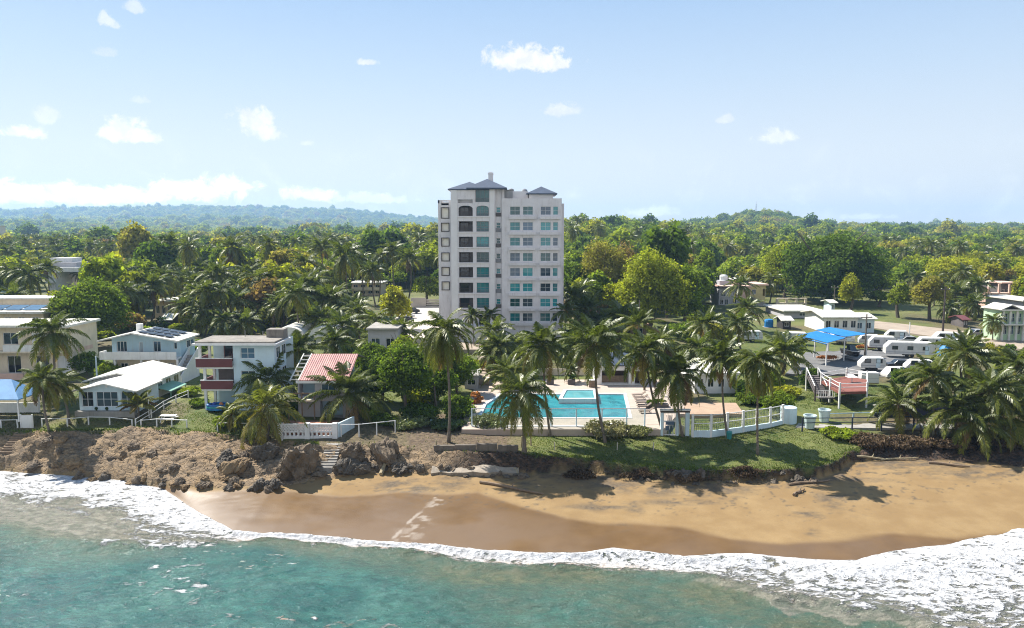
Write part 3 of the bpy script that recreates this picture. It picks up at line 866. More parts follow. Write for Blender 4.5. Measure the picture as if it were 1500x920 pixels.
# ------------------------------------------------------------------ palms
def palm_crown(name, seed, L=4.6, n=26, droop=1.25, nleaf=30, lo=-0.75, hi=1.35, leaflen=0.95, wind=(0.25, 0.0), agebias=0.0, lw=0.075):
    r = np.random.default_rng(seed)
    V = []; F = []; A = []; RV = []; RF = []
    nv = 0
    for k in range(n):
        q = (k + 0.5) / n                       # 0 young and upright .. 1 old and hanging
        azm = k * 2.39996 + r.normal(0, .18)
        e0 = hi + (lo - hi) * q ** 0.9 + r.normal(0, .10)
        Lk = L * r.uniform(.86, 1.1) * (0.72 + 0.4 * min(1, q * 2.2)) * (1.0 if q < .85 else .9)
        ns = 9
        pts = [np.zeros(3)]
        dirs = []
        cur = e0
        aa = azm
        for s in range(ns):
            f = (s + .5) / ns
            e = e0 - droop * (0.35 + 0.65 * max(0, cos(e0))) * f ** 1.35
            e = max(e, -1.45)
            d = np.array([cos(aa) * cos(e) + wind[0] * f * .5, sin(aa) * cos(e) + wind[1] * f * .5, sin(e)])
            d /= np.linalg.norm(d)
            dirs.append(d)
            pts.append(pts[-1] + d * Lk / ns)
        pts = np.array(pts); dirs = np.array(dirs)
        side0 = np.cross(dirs[0], (0, 0, 1.0)); side0 /= np.linalg.norm(side0) + 1e-9
        age = np.clip(0.06 + 0.52 * q ** 2.2 + agebias + r.normal(0, .05), 0, 1)
        if q > .86 and r.random() < .5: age = r.uniform(.70, .98)
        tw = r.normal(0, .25)
        for sgn in (-1, 1):
            ts = np.linspace(0.16, 0.995, nleaf) + r.normal(0, .006, nleaf)
            ii = np.clip((ts * ns).astype(int), 0, ns - 1)
            fr = ts * ns - ii
            p = pts[ii] + (pts[ii + 1] - pts[ii]) * fr[:, None]
            d = dirs[ii]
            sd = np.cross(d, np.array((0, 0, 1.0))); sd /= np.linalg.norm(sd, axis=1, keepdims=True) + 1e-9
            up = np.cross(sd, d)
            ll = leaflen * (np.sin(np.clip(ts * 1.02, 0, 1) * pi * 0.86 + .36) ** 0.8) * r.uniform(.82, 1.12, nleaf)
            dd = sd * sgn * (0.85 - .35 * ts)[:, None] + d * (0.42 + .5 * ts)[:, None] + up * (0.12 + tw * sgn * .4) + np.array([wind[0] * .25, wind[1] * .25, 0])
            dd += r.normal(0, .07, (nleaf, 3))
            dd /= np.linalg.norm(dd, axis=1, keepdims=True)
            m1 = p + dd * (ll * .5)[:, None]
            d2 = dd + np.array([0, 0, -0.75 - .3 * q]); d2 /= np.linalg.norm(d2, axis=1, keepdims=True)
            e_ = m1 + d2 * (ll * .55)[:, None]
            wv = np.cross(dd, up); wv = d * lw
            quad1 = np.stack([p - wv * .6, p + wv * .6, m1 + wv, m1 - wv], 1)
            quad2 = np.stack([m1 - wv, m1 + wv, e_ + wv * .18, e_ - wv * .18], 1)
            Q = np.concatenate([quad1, quad2], 1).reshape(-1, 3)
            V.append(Q)
            b = nv + np.arange(nleaf)[:, None] * 8
            F.append(np.concatenate([b + np.array([[0, 1, 2, 3]]), b + np.array([[4, 5, 6, 7]])], 0))
            A.append(np.full(nleaf * 2, age))
            nv += nleaf * 8
        # stalk: a tapering three-sided rib
        w = np.linspace(.055, .012, ns + 1)
        up = np.cross(side0, dirs[0])
        rib = np.stack([pts + side0 * w[:, None], pts - side0 * w[:, None], pts + up * w[:, None] * .9], 1).reshape(-1, 3)
        V.append(rib)
        fs = []
        for s in range(ns):
            for j in range(3):
                j2 = (j + 1) % 3
                fs.append([nv + s*3 + j, nv + s*3 + j2, nv + (s+1)*3 + j2, nv + (s+1)*3 + j])
        F.append(np.array(fs)); A.append(np.full(len(fs), min(1, age + .30)))
        nv += len(rib)
    me = np_mesh(name, np.concatenate(V), np.concatenate(F), M_FROND)
    add_attr(me, 'age', np.concatenate(A), 'FACE')
    return me

def palm_trunk(name, base, top, r0, r1, bend, mat):
    """curved ringed trunk from the local origin"""
    v = np.array(top) - np.array(base)
    pts = []; rad = []
    n = 22
    for i in range(n + 1):
        f = i / n
        p = v * f + np.array([bend[0], bend[1], 0]) * sin(f * pi) * (1 - .3 * f)
        pts.append(p)
        rr = r0 * (1 - f) + r1 * f + r0 * .55 * max(0, 1 - f * 7) ** 2
        rad.append(rr * (1.0 + (.05 if i % 2 else -.03)))
    pts[0] = pts[0] - np.array([0, 0, .5])
    mb = MB(); mb.tube(pts, rad, 9)
    me = bpy.data.meshes.new(name); me.from_pydata(mb.v, [], mb.f); me.materials.append(mat)
    me.polygons.foreach_set('use_smooth', [True] * len(me.polygons))
    return me

_mb = MB(); _mb.lathe([(0.01, -.17), (.10, -.11), (.135, 0), (.10, .11), (.01, .16)], 0, 0, 7)
COCO = bpy.data.meshes.new('coconut'); COCO.from_pydata(_mb.v, [], _mb.f); COCO.materials.append(M_COCO)

PALM_BASES = []
def palm(label, base_px, crown_px, R=4.6, seed=1, n=26, droop=1.25, lo=-.75, hi=1.35, d=None, tint=0.2, bend=(0, 0), mat=None, r0=.19, coco=True, agebias=0.0, wind=(.22, 0), dy=0.0, lw=.072, group=None, nleaf=48, leaflen=None):
    n = int(n * 1.25); R = R * 1.03
    if d is None:
        bx, by, bz = ground_at(*base_px)
    else:
        bx = at_d(base_px[0], 400, d)[0]; by = d; bz = gz(bx, by)
    cx, cy_, cz = at_d(crown_px[0], crown_px[1], by + dy)
    t = empty('palm_tree', (bx, by, bz), 0, label, 'palm tree', group)
    off = (cx - bx, cy_ - by, max(cz - bz, .5))
    link_mesh('trunk', palm_trunk('trunk', (0, 0, 0), off, r0, r0 * .62, bend, mat or M_PALMBARK), t)
    c = link_mesh('crown', palm_crown('crown', seed, R, n, droop, nleaf, lo, hi, leaflen or R * .24, wind, agebias, lw), t, off)
    c['tint'] = tint
    if coco:
        rc = np.random.default_rng(seed)
        for k in range(5):
            a = k * 1.256 + rc.uniform(-.4, .4)
            link_mesh('coconut', COCO, t, (off[0] + cos(a) * .33, off[1] + sin(a) * .33, off[2] - .30 + rc.normal(0, .09)))
    PALM_BASES.append((bx, by, 2.5))
    return t
# ------------------------------------------------------------------ coconut palms one can tell apart
FP = 'coconut palms along the shore'
# left lawn
palm('tall dark coconut palm with a broad crown in front of the cream apartment block', (63, 598), (76, 487), 4.9, 11, 30, 1.3, d=97, tint=.05, bend=(.4, 0), hi=1.2, wind=(0, 0), group=FP)
palm('slender windblown coconut palm leaning at the bluff edge beside the white gable house', (73, 634), (62, 556), 3.3, 12, 20, 1.5, tint=.35, bend=(-.3, 0), r0=.15, agebias=.1, wind=(.4, 0), group=FP)
palm('leaning coconut palm with yellowing fronds by the left corner of the white gable house', (101, 621), (86, 562), 3.3, 13, 20, 1.5, tint=.45, bend=(.3, 0), r0=.17, agebias=.12, wind=(.45, 0), group=FP)
palm('young yellow-green palm standing at the right corner of the white gable house', (203, 612), (203, 594), 2.6, 14, 15, .9, lo=.0, hi=1.4, tint=.95, coco=False, agebias=.16, r0=.14, group=FP)
palm('dark green coconut palm leaning against the three-storey house with maroon balconies', (403, 622), (393, 556), 4.6, 15, 24, 1.2, d=91, tint=.15, group=FP)
palm('low sprawling yellow-green coconut palm behind the white rail fence', (391, 640), (388, 598), 5.0, 16, 22, 1.45, tint=.8, bend=(.3, 0), agebias=.12, r0=.2, group=FP)
palm('small arching palm at the left of the yellow-green sprawling palm', (345, 632), (340, 606), 2.2, 17, 13, 1.5, tint=.6, coco=False, r0=.1, group=FP)
palm('upright coconut palm behind the right side of the three-storey house', (436, 600), (436, 512), 4.2, 18, 24, 1.1, d=101, tint=.2, hi=1.45, group=FP)
palm('spreading coconut palm with a pale yellow trunk in front of the red-roofed house', (508, 613), (510, 577), 5.4, 19, 32, 1.1, tint=.25, mat=M_PALMPALE, r0=.2, lo=-.55, group=FP)
palm('dark palm with drooping leaves left behind the red-roofed house', (492, 560), (490, 502), 3.6, 20, 22, 1.2, d=106, tint=.1, group=FP)
# middle
palm('tall shaggy coconut palm with a drooping crown beside the sea almond tree', (657, 648), (650, 484), 4.3, 21, 32, 1.75, lo=-1.25, hi=1.2, tint=.38, bend=(.4, 0), r0=.17, agebias=.04, wind=(.05, 0), group=FP)
palm('second thin trunked palm with a drooping crown behind the shaggy tall palm', (636, 600), (632, 503), 3.2, 22, 18, 1.8, d=96, lo=-1.3, tint=.5, r0=.13, group=FP)
palm('broad coconut palm with long hanging fronds in front of the pool left end', (768, 664), (763, 574), 4.6, 23, 28, 1.5, lo=-1.1, hi=1.3, tint=.35, bend=(.15, 0), r0=.23, agebias=.07, wind=(0, 0), group=FP)
palm('tall straight coconut palm at the left end of the front lawn before the pool', (806, 639), (795, 507), 4.3, 24, 28, 1.3, tint=.15, bend=(-.2, 0), r0=.15, wind=(0, 0), group=FP)
palm('tall coconut palm rising out of the sea grape bush before the pool', (887, 648), (872, 503), 4.9, 25, 30, 1.2, tint=.12, bend=(-.5, 0), r0=.17, wind=(.0, 0), group=FP)
palm('leaning coconut palm with a ragged crown left of the white entrance gate', (972, 636), (944, 515), 4.3, 26, 27, 1.4, lo=-1.0, tint=.2, bend=(-.3, 0), r0=.16, wind=(0, 0), group=FP)
palm('coconut palm with a round crown standing at the white entrance gate', (1000, 640), (993, 547), 4.3, 27, 28, 1.35, lo=-.95, tint=.2, bend=(-.3, 0), r0=.14, wind=(0, 0), group=FP)
palm('dark coconut palm at the middle of the white railing fence', (1066, 641), (1058, 523), 3.7, 28, 26, 1.3, lo=-.9, tint=.1, bend=(-.3, 0), r0=.14, wind=(.0, 0), group=FP)
palm('coconut palm with brown hanging leaves standing on the lawn near its edge', (1110, 667), (1111, 529), 3.7, 29, 30, 1.45, lo=-1.25, hi=1.15, tint=.22, bend=(-.1, 0), r0=.14, agebias=.06, wind=(.0, 0), group=FP)
palm('upright young coconut palm behind the palm with the ragged crown', (948, 560), (935, 476), 3.4, 30, 18, .8, lo=-.1, hi=1.5, d=106, tint=.1, r0=.14, group=FP)
# right grove
FG = 'dense palm grove at the right end of the beach'
palm('stout low coconut palm with a yellow trunk beside the dark rail', (1318, 628), (1316, 592), 4.3, 31, 24, 1.2, lo=-.6, tint=.3, mat=M_PALMPALE, r0=.23, group=FG)
palm('tall slim coconut palm in the middle of the right grove', (1368, 640), (1367, 552), 4.0, 32, 22, 1.1, tint=.3, r0=.13, mat=M_PALMPALE, group=FG)
palm('low coconut palm with long arching fronds at the foot of the right grove', (1403, 648), (1398, 600), 4.8, 33, 26, 1.25, lo=-.7, tint=.25, r0=.2, group=FG)
palm('tall upright coconut palm at the back of the right grove', (1424, 612), (1416, 518), 4.2, 34, 24, 1.0, hi=1.5, d=99, tint=.12, r0=.16, group=FG)
palm('wide coconut palm with drooping fronds near the right margin of the grove', (1462, 650), (1450, 572), 4.8, 36, 28, 1.35, tint=.2, r0=.18, group=FG)
palm('coconut palm with hanging brown leaves low at the right end of the grove', (1490, 652), (1480, 612), 4.4, 37, 24, 1.5, lo=-1.1, tint=.4, r0=.2, agebias=.08, group=FG)
palm('tall dark coconut palm furthest right in the grove', (1500, 630), (1494, 535), 4.6, 38, 26, 1.2, d=94, tint=.1, r0=.18, group=FG)
palm('lowest coconut palm of the grove with fronds sweeping over the sand', (1440, 658), (1432, 622), 4.0, 61, 20, 1.5, lo=-.9, tint=.35, r0=.18, group=FG)
palm('dark palm beyond the right frame edge of the grove', (1540, 640), (1535, 580), 4.6, 62, 24, 1.3, d=90, tint=.1, r0=.18, group=FG)
# at the foot of the tower
palm('small dark palm with a thin trunk left of the tower garage opening', (694, 500), (692, 462), 2.6, 41, 18, 1.2, d=137, tint=.0, r0=.12, coco=False)
palm('small dark palm with a thin trunk right of the tower garage opening', (713, 500), (718, 462), 2.8, 42, 18, 1.2, d=137.5, tint=.0, r0=.12, coco=False)
palm('dark palm standing against the right corner of the tower', (829, 500), (829, 456), 3.2, 43, 20, 1.2, d=139, tint=.0, r0=.14, coco=False)
palm('small yellowish palm by the path behind the pool', (838, 562), (836, 543), 2.0, 44, 14, 1.1, d=112, tint=.5, r0=.1, coco=False)

# ------------------------------------------------------------------ palms of the middle distance: a few shapes, copied
mid_protos = []
for k in range(4):
    cm = palm_crown('crown', 300 + k, 4.6, 30, [1.15, 1.4, 1.6, 1.05][k], 24, [-.8, -1.0, -1.25, -.5][k], 1.3, 1.1, (.1, 0), [.0, .03, .06, .0][k], .12)
    tm = palm_trunk('trunk', (0, 0, 0), (.5 * (k - 1.5), 0, 9.0), .2, .13, (.4 * (k - 1), 0), M_PALMBARK)
    mid_protos.append((cm, tm, (.5 * (k - 1.5), 0, 9.0)))
VIEWS = [(52, 138, 255, 418), (508, 572, 232, 434), (220, 282, 180, 464), (1046, 1126, 218, 444), (1118, 1292, 163, 490), (1440, 1510, 150, 492), (598, 648, 198, 480), (576, 648, 150, 486), (640, 840, 140, 440), (1430, 1500, 178, 450)]
def hides(px, d, ytop, rpx):
    return any(p0 - rpx * .5 < px < p1 + rpx * .5 and d < dm and ytop < yb for p0, p1, dm, yb in VIEWS)
def XP(px, d): return (px - 750) / F0 * d * 1.004
MIDC = {}
def mid_palm(px, py, d, h=None, k=0, label='', tint=.2, s=1.0, group='coconut palms among the houses and woods'):
    x, y, cz = at_d(px, py, d)
    z = gz(x, y)
    cm, tm, off = mid_protos[k % 4]
    hgt = max(cz - z, 2.5)
    t = empty('palm_tree', (x - off[0] * s, y, z), 0, label, 'palm tree', group)
    tr = link_mesh('trunk', tm, t); tr.scale = (s, s, hgt / 9.0)
    c = link_mesh('crown', cm, t, (off[0] * s, 0, hgt)); c.scale = (s, s, s)
    c.rotation_euler = (0, 0, random.uniform(0, 6.28))
    c['tint'] = tint
    if k % 4 not in MIDC: MIDC[k % 4] = c
    PALM_BASES.append((x, y, 2.0))
for a in [
    (318, 402, 205, 0, 'tall palm with hanging fronds standing behind the cream flat house', .3, 1.15), (375, 408, 200, 2, 'tall palm with a skirt of dead brown fronds', .35, 1.1),
    (447, 386, 225, 2, 'tall palm with an orange-brown skirt in front of the woods', .3, 1.15), (505, 372, 235, 1, 'tallest dark palm left of the tower', .1, 1.35),
    (222, 420, 190, 3, 'light green palm behind the blue house solar roof', .4, 1.1), (176, 402, 205, 0, 'palm rising behind the yellow-topped round tree', .3, 1.1),
    (42, 402, 215, 1, 'dark palm left of the stepped grey building', .0, 1.2), (68, 392, 240, 3, 'pale palm in front of the stepped grey building', .55, .8),
    (20, 398, 235, 2, 'dark palm at the far left behind the flat roofs', .05, 1.0), (585, 487, 128, 3, 'feathery green palm in front of the grey annex', .3, .9),
    (330, 470, 150, 1, 'green palm behind the flat roof of the three-storey house', .25, .95), (360, 472, 152, 0, 'bushy palm beside the white vaulted roofs', .4, .9),
    (480, 440, 165, 3, 'wide green palm in the thicket before the two-storey house', .2, 1.2), (520, 452, 158, 1, 'glossy dark palm in the thicket before the two-storey house', .05, 1.1),
    (455, 466, 150, 0, 'palm with bright fronds behind the red roof', .3, 1.0), (420, 440, 175, 2, 'palm with a drooping crown left of the thicket', .3, 1.0),
    (395, 428, 190, 1, 'palm with white-lit fronds above the yellow shrub', .2, 1.0), (550, 470, 142, 2, 'palm beside the grey annex wall', .2, .95),
    (290, 430, 185, 3, 'small palm right of the cream flat house', .2, .9), (270, 448, 165, 0, 'low palm with arching fronds right of the pitched shed roof', .5, .8),
    (200, 430, 175, 2, 'palm with brown fronds left of the cream flat house', .5, .9), (60, 455, 150, 1, 'dark palm left of the yellow-topped round tree', .1, 1.1),
    (100, 468, 135, 3, 'palm in front of the yellow-topped round tree', .15, 1.0), (860, 455, 150, 0, 'dark palm right of the tower foot', .05, 1.2),
    (752, 508, 120, 2, 'drooping palm clump by the driveway', .4, .9), (722, 520, 117, 0, 'low yellow palm at the driveway bend', .7, .8),
    (1085, 418, 205, 0, 'tall palm before the yellow ruin house', .3, 1.0),
    (1130, 410, 225, 2, 'drooping palm above the long white shed', .5, 1.0), (1095, 452, 165, 3, 'bright green palm in the overgrown yard', .3, .9), (1405, 430, 195, 1, 'silvery palm by the dark pole', .45, 1.3),
    (1425, 445, 185, 0, 'green palm left of the pale green house', .15, 1.0), (1390, 452, 180, 2, 'dark palm by the maroon roofs', .05, .8), (1455, 470, 150, 1, 'small palm before the pale green house', .35, .6),
    (1447, 388, 235, 3, 'tall grey palm above the pink veranda', .3, .9), (555, 375, 300, 2, 'distant palm above the two-storey house', .3, 1.0), (530, 382, 290, 1, 'distant drooping palm left of the far thicket', .35, 1.0),
    (575, 365, 310, 0, 'distant palm among white-lit fronds', .4, 1.0), (600, 378, 290, 3, 'distant palm left of the tower', .3, 1.0), (545, 395, 270, 0, 'palm behind the two-storey house', .25, 1.0),
    (470, 362, 300, 3, 'distant palm above the tall palm thicket', .3, 1.0), (250, 355, 330, 1, 'distant dark palm on the wooded flat', .05, 1.1), (275, 362, 310, 2, 'distant olive palm on the wooded flat', .5, 1.1),
    (340, 362, 310, 0, 'distant palm with pale fronds on the wooded flat', .5, 1.2), (395, 358, 330, 2, 'distant palm at the edge of the wooded flat', .3, 1.1), (1150, 385, 280, 1, 'distant palm left of the great dark tree', .4, 1.0),
    (1352, 372, 330, 2, 'distant palm above the yellow-green wood', .3, 1.1), (920, 415, 230, 1, 'palm left of the bright green tree', .3, .9), (150, 425, 185, 1, 'palm right of the stepped grey building', .2, 1.0),
    (240, 405, 225, 1, 'palm above the cream flat house', .3, 1.1), (345, 440, 178, 3, 'feathery palm between the two skirted palms', .25, 1.1), (300, 455, 160, 1, 'dark palm left of the white vaulted roofs', .1, 1.0)]:
    dd = a[2] if a[2] < 150 or a[0] > 640 else 150 + (a[2] - 150) * .42
    mid_palm(a[0], a[1], dd, None, a[3], a[4], a[5], a[6] * 1.12)

rp = np.random.default_rng(404)
AREAS = [(8, 215, 140, 215, 8, 'left of the cream flat house'), (205, 300, 140, 200, 8, 'between the blue house and the cream flat house'), (285, 420, 150, 235, 20, 'behind the three-storey house'),
         (410, 560, 126, 225, 22, 'left of the grey annex'), (420, 640, 240, 330, 18, 'far behind the two-storey house'), (20, 400, 235, 320, 14, 'in the wood behind the flat roofs'),
         (715, 765, 108, 126, 4, 'along the driveway'), (790, 1000, 122, 142, 3, 'behind the pool pavilion'), (1000, 1150, 112, 142, 5, 'behind the clubhouse'), (830, 900, 140, 175, 4, 'right of the tower foot'),
         (1400, 1510, 100, 112, 2, 'at the back of the right grove'), (1040, 1300, 230, 300, 6, 'round the huge dark tree'), (1330, 1500, 190, 260, 6, 'by the right lawn')]
for (p0, p1, d0_, d1_, n_, where) in AREAS:
    for k in range(n_):
        d_ = rp.uniform(d0_, d1_); px_ = p0 + (p1 - p0) * (k + rp.uniform(.1, .9)) / n_
        hh = rp.uniform(2.5, 6.0) if d_ < 145 and px_ > 640 else rp.uniform(3.0, 9.5) if d_ < 150 else rp.uniform(5.5, 11.5)
        zt_ = gz(XP(px_, d_), d_) + hh
        py_ = proj(XP(px_, d_), d_, zt_)[1]; tn_ = rp.uniform(0, .75); s_ = rp.uniform(.85, 1.2)
        if hides(px_, d_, py_ - 2500 / d_, 4500 / d_): continue
        mid_palm(px_, py_, d_, None, int(rp.integers(0, 4)), f"{'short' if hh < 6 else 'tall' if hh > 9 else 'middling'} {'dark' if tn_ < .25 else 'green' if tn_ < .5 else 'yellowish'} palm {where}", tn_, s_)

# ------------------------------------------------------------------ trees one can tell apart
BLOCK = []                                   # (x, y, r) kept free of the wood
def hero(name, label, cat, px, base_y, top_y, half_w, seed, lobes, leaves, leaf, mat, tint, d=None, rz_f=.5, bottom=-.35, gap=.25, trunk_r=.4, lobe=(.28, .46), depth=None, group=None):
    if d is None:
        x, y, z = ground_at(px, base_y)
    else:
        x = at_d(px, 400, d)[0]; y = d; z = gz(x, y)
    top = at_d(px, top_y, y)[2]
    rx = half_w * y / F0
    h = max(top - z, 1.0)
    rz = h * rz_f
    cm = crown_mesh('crown', seed, rx, depth or rx * .9, rz, lobes, leaves, leaf, mat, bottom, lobe, gap)
    tm = trunk_mesh('trunk', seed, h, trunk_r, rx, 7) if trunk_r else None
    o = put_tree(name, x, y, z, cm, h - rz * .97, tm, label, cat, group, tint)
    BLOCK.append((x, y, rx * .9))
    return o
B = 'broadleaf_tree'
hero(B, 'large bright yellow-green tree right of the tower', 'tree', 955, 478, 362, 60, 501, 60, 19000, .30, M_WOOD_LEAF, .62, d=165, rz_f=.53, trunk_r=.5, bottom=-.8, lobe=(.2, .38))
hero(B, 'dark green tree joined to the right side of the bright yellow-green tree', 'tree', 1003, 478, 388, 34, 502, 30, 9000, .28, M_WOOD_LEAF, .36, d=168, rz_f=.55, bottom=-.85)
hero(B, 'russet and olive tree behind the bright yellow-green tree', 'tree', 884, 470, 347, 40, 503, 30, 6500, .30, M_WOOD_LEAF, .80, d=196, rz_f=.5)
hero(B, 'bare brownish tree top left of the bright yellow-green tree', 'tree', 915, 465, 352, 26, 504, 18, 2200, .26, M_WOOD_LEAF, .97, d=205)
hero(B, 'huge dark spreading tree on the right before the wooded ridge', 'tree', 1218, 450, 336, 82, 505, 80, 26000, .42, M_WOOD_LEAF, .14, d=225, rz_f=.56, lobe=(.18, .34), trunk_r=.9, bottom=-.85)
hero(B, 'olive tree on the left flank of the huge dark spreading tree', 'tree', 1150, 445, 350, 36, 506, 24, 6000, .36, M_WOOD_LEAF, .58, d=240)
hero(B, 'wide yellow-green tree above the pink veranda', 'tree', 1402, 450, 372, 52, 507, 34, 9000, .36, M_WOOD_LEAF, .70, d=235)
hero(B, 'brown-olive round tree on the right lawn', 'tree', 1366, 463, 402, 28, 508, 24, 6000, .28, M_WOOD_LEAF, .80, d=185)
hero(B, 'pale grey-green tree on the right lawn', 'tree', 1319, 462, 408, 18, 509, 18, 3800, .26, M_WOOD_LEAF, .52, d=190)
hero(B, 'slim yellow-green tree beside the low white house', 'tree', 1248, 448, 400, 17, 510, 20, 4000, .26, M_WOOD_LEAF, .68, d=200, rz_f=.55)
hero(B, 'low green tree left of the pale grey-green tree', 'tree', 1290, 455, 424, 16, 511, 14, 2800, .28, M_WOOD_LEAF, .42, d=215)
hero(B, 'yellow tree at the right margin above the white car sheds', 'tree', 1499, 445, 396, 15, 512, 14, 3400, .28, M_WOOD_LEAF, .70, d=200)
hero(B, 'round dark tree with a yellow sunlit top behind the cream apartment block', 'tree', 130, 512, 408, 58, 513, 56, 18000, .28, M_WOOD_LEAF, .34, d=138, rz_f=.5, bottom=-.5, trunk_r=.5)
hero(B, 'yellow-leaved tree on the left shoulder of the round dark tree', 'tree', 85, 505, 420, 24, 514, 18, 4500, .26, M_WOOD_LEAF, .70, d=146)
hero(B, 'light green tree behind the flat roofs at the far left', 'tree', 18, 450, 378, 34, 515, 24, 6000, .30, M_WOOD_LEAF, .60, d=205)
hero(B, 'lime yellow tree left of the parking yard', 'tree', 578, 478, 418, 26, 516, 22, 5500, .24, M_WOOD_LEAF, .72, d=152)
hero(B, 'flat-topped bright green tree behind the parking yard wall', 'tree', 626, 440, 403, 26, 517, 20, 4800, .28, M_WOOD_LEAF, .55, d=205, rz_f=.5)
hero('sea_almond_tree', 'broad leafy sea almond tree right of the red-roofed house', 'tree', 592, 628, 503, 44, 518, 40, 11000, .17, M_WOOD_LEAF, .26, d=90, rz_f=.47, bottom=-.5, trunk_r=.22)
hero('sea_almond_tree', 'dark leafy tree behind the drooping palm left of the driveway', 'tree', 668, 590, 512, 36, 519, 26, 7000, .17, M_WOOD_LEAF, .36, d=104, rz_f=.5, bottom=-.7, trunk_r=.2)
hero(B, 'dark round tree between the red-roofed house and the sea almond tree', 'tree', 556, 610, 520, 34, 551, 24, 6500, .18, M_WOOD_LEAF, .22, d=97, rz_f=.52, bottom=-.8, trunk_r=.2)
hero(B, 'mid green tree between the sea almond tree and the driveway hut', 'tree', 636, 600, 530, 34, 552, 24, 6500, .18, M_WOOD_LEAF, .30, d=98, rz_f=.52, bottom=-.8, trunk_r=.2)
hero(B, 'yellowish tree behind the sea almond tree left of the drooping palm', 'tree', 590, 560, 486, 30, 553, 22, 5500, .20, M_WOOD_LEAF, .50, d=114, rz_f=.55, bottom=-.8, trunk_r=.2)
S = 'shrub'
hero(S, 'dense green thicket between the red-roofed house and the grey annex', 'shrub', 540, 560, 500, 34, 520, 26, 6500, .18, M_WOOD_LEAF, .28, d=112, rz_f=.55, bottom=-.9, trunk_r=.15)
hero(S, 'leafy green bank of shrubs left of the pool end', 'shrub', 668, 625, 578, 30, 554, 20, 4200, .15, M_WOOD_LEAF, .28, d=90, rz_f=.56, bottom=-.9, trunk_r=.06)
hero(S, 'dark thicket under the sea almond tree', 'shrub', 610, 628, 590, 34, 521, 24, 5000, .15, M_WOOD_LEAF, .12, d=88.5, rz_f=.55, bottom=-.9, trunk_r=.1)
for a in [('silvery sea grape bush left on top of the concrete retaining wall', 596, 660, 610, 34, 522, .5, 86.0), ('dark sea grape bush in the middle above the concrete retaining wall', 655, 660, 618, 32, 523, .15, 86.4),
          ('sea grape bush with brown leaves above the right end of the retaining wall', 716, 660, 606, 34, 524, .55, 86.6), ('pale sea grape bush at the foot of the tall palm on the lawn', 893, 652, 616, 36, 525, .68, 84.2),
          ('low sea grape bush right beside the pale one on the lawn', 938, 652, 624, 22, 526, .60, 84.4)]:
    hero('sea_grape_bush', a[0], 'bush', a[1], a[2], a[3], a[4], a[5], 22, 3600, .15, M_GRAPE, a[6], d=a[7], rz_f=.56, bottom=-.9, trunk_r=.07, group='sea grape bushes on the front lawn')
hero('croton_bush', 'orange-red croton bush left of the pool', 'bush', 694, 594, 574, 14, 527, 12, 1600, .13, M_CROTON, .4, d=98, rz_f=.58, bottom=-.9, trunk_r=.05)
hero(S, 'small dark shrub behind the white rail fence before the three-storey house', 'shrub', 318, 636, 608, 22, 528, 16, 2400, .12, M_WOOD_LEAF, .45, d=85.5, rz_f=.56, bottom=-.9, trunk_r=.05)
hero(S, 'yellow-green shrub left of the blue canopy', 'shrub', 1168, 540, 492, 18, 529, 18, 3200, .17, M_WOOD_LEAF, .60, d=122, rz_f=.52, bottom=-.9, trunk_r=.1)
hero(S, 'dark shrub bank behind the right end of the white railing fence', 'shrub', 1150, 622, 570, 26, 530, 20, 3800, .14, M_WOOD_LEAF, .36, d=92, rz_f=.55, bottom=-.9, trunk_r=.06)
hero(S, 'green shrub row behind the middle of the white railing fence', 'shrub', 1105, 615, 574, 24, 531, 18, 3200, .15, M_WOOD_LEAF, .30, d=98, rz_f=.55, bottom=-.9, trunk_r=.06)
hero(S, 'big-leaved green ground shrub on the bank right of the lawn', 'shrub', 1240, 652, 630, 26, 532, 14, 2400, .17, M_WOOD_LEAF, .5, d=84.3, rz_f=.6, bottom=-.9, trunk_r=0, depth=2)
hero(S, 'dark shrubs at the right of the driveway behind the croton', 'shrub', 682, 575, 530, 24, 533, 18, 3600, .16, M_WOOD_LEAF, .45, d=112, rz_f=.55, bottom=-.9, trunk_r=.08)
hero(S, 'bushy shrub with pale spikes before the tower foot', 'shrub', 738, 545, 496, 24, 534, 18, 3600, .18, M_WOOD_LEAF, .52, d=121, rz_f=.55, bottom=-.9, trunk_r=.08)
hero(S, 'bushes right of the tower before the rubble yard', 'shrub', 860, 520, 476, 34, 535, 22, 4500, .2, M_WOOD_LEAF, .48, d=135, rz_f=.55, bottom=-.9, trunk_r=.08)
hero(S, 'yellow shrub behind the flat roof of the three-storey house', 'shrub', 400, 490, 438, 26, 536, 20, 4000, .22, M_WOOD_LEAF, .70, d=162, rz_f=.55, bottom=-.9, trunk_r=.1)
hero(S, 'dark hedge left of the blue house at the cream block side wall', 'shrub', 118, 545, 515, 26, 537, 16, 3000, .16, M_WOOD_LEAF, .2, d=112, rz_f=.55, bottom=-.9, trunk_r=.06)
hero(S, 'bright green shrubs right of the pitched shed roof', 'shrub', 290, 480, 455, 26, 538, 16, 2800, .22, M_WOOD_LEAF, .62, d=155, rz_f=.55, bottom=-.9, trunk_r=.06)
hero(S, 'undergrowth bush below the bright yellow-green tree', 'shrub', 1010, 500, 470, 34, 539, 20, 3600, .24, M_WOOD_LEAF, .3, d=150, rz_f=.55, bottom=-.9, trunk_r=.06)
hero(S, 'tangled dry bush in the overgrown yard', 'shrub', 1040, 505, 470, 28, 540, 18, 2800, .24, M_WOOD_LEAF, .78, d=148, rz_f=.55, bottom=-.9, trunk_r=.06)
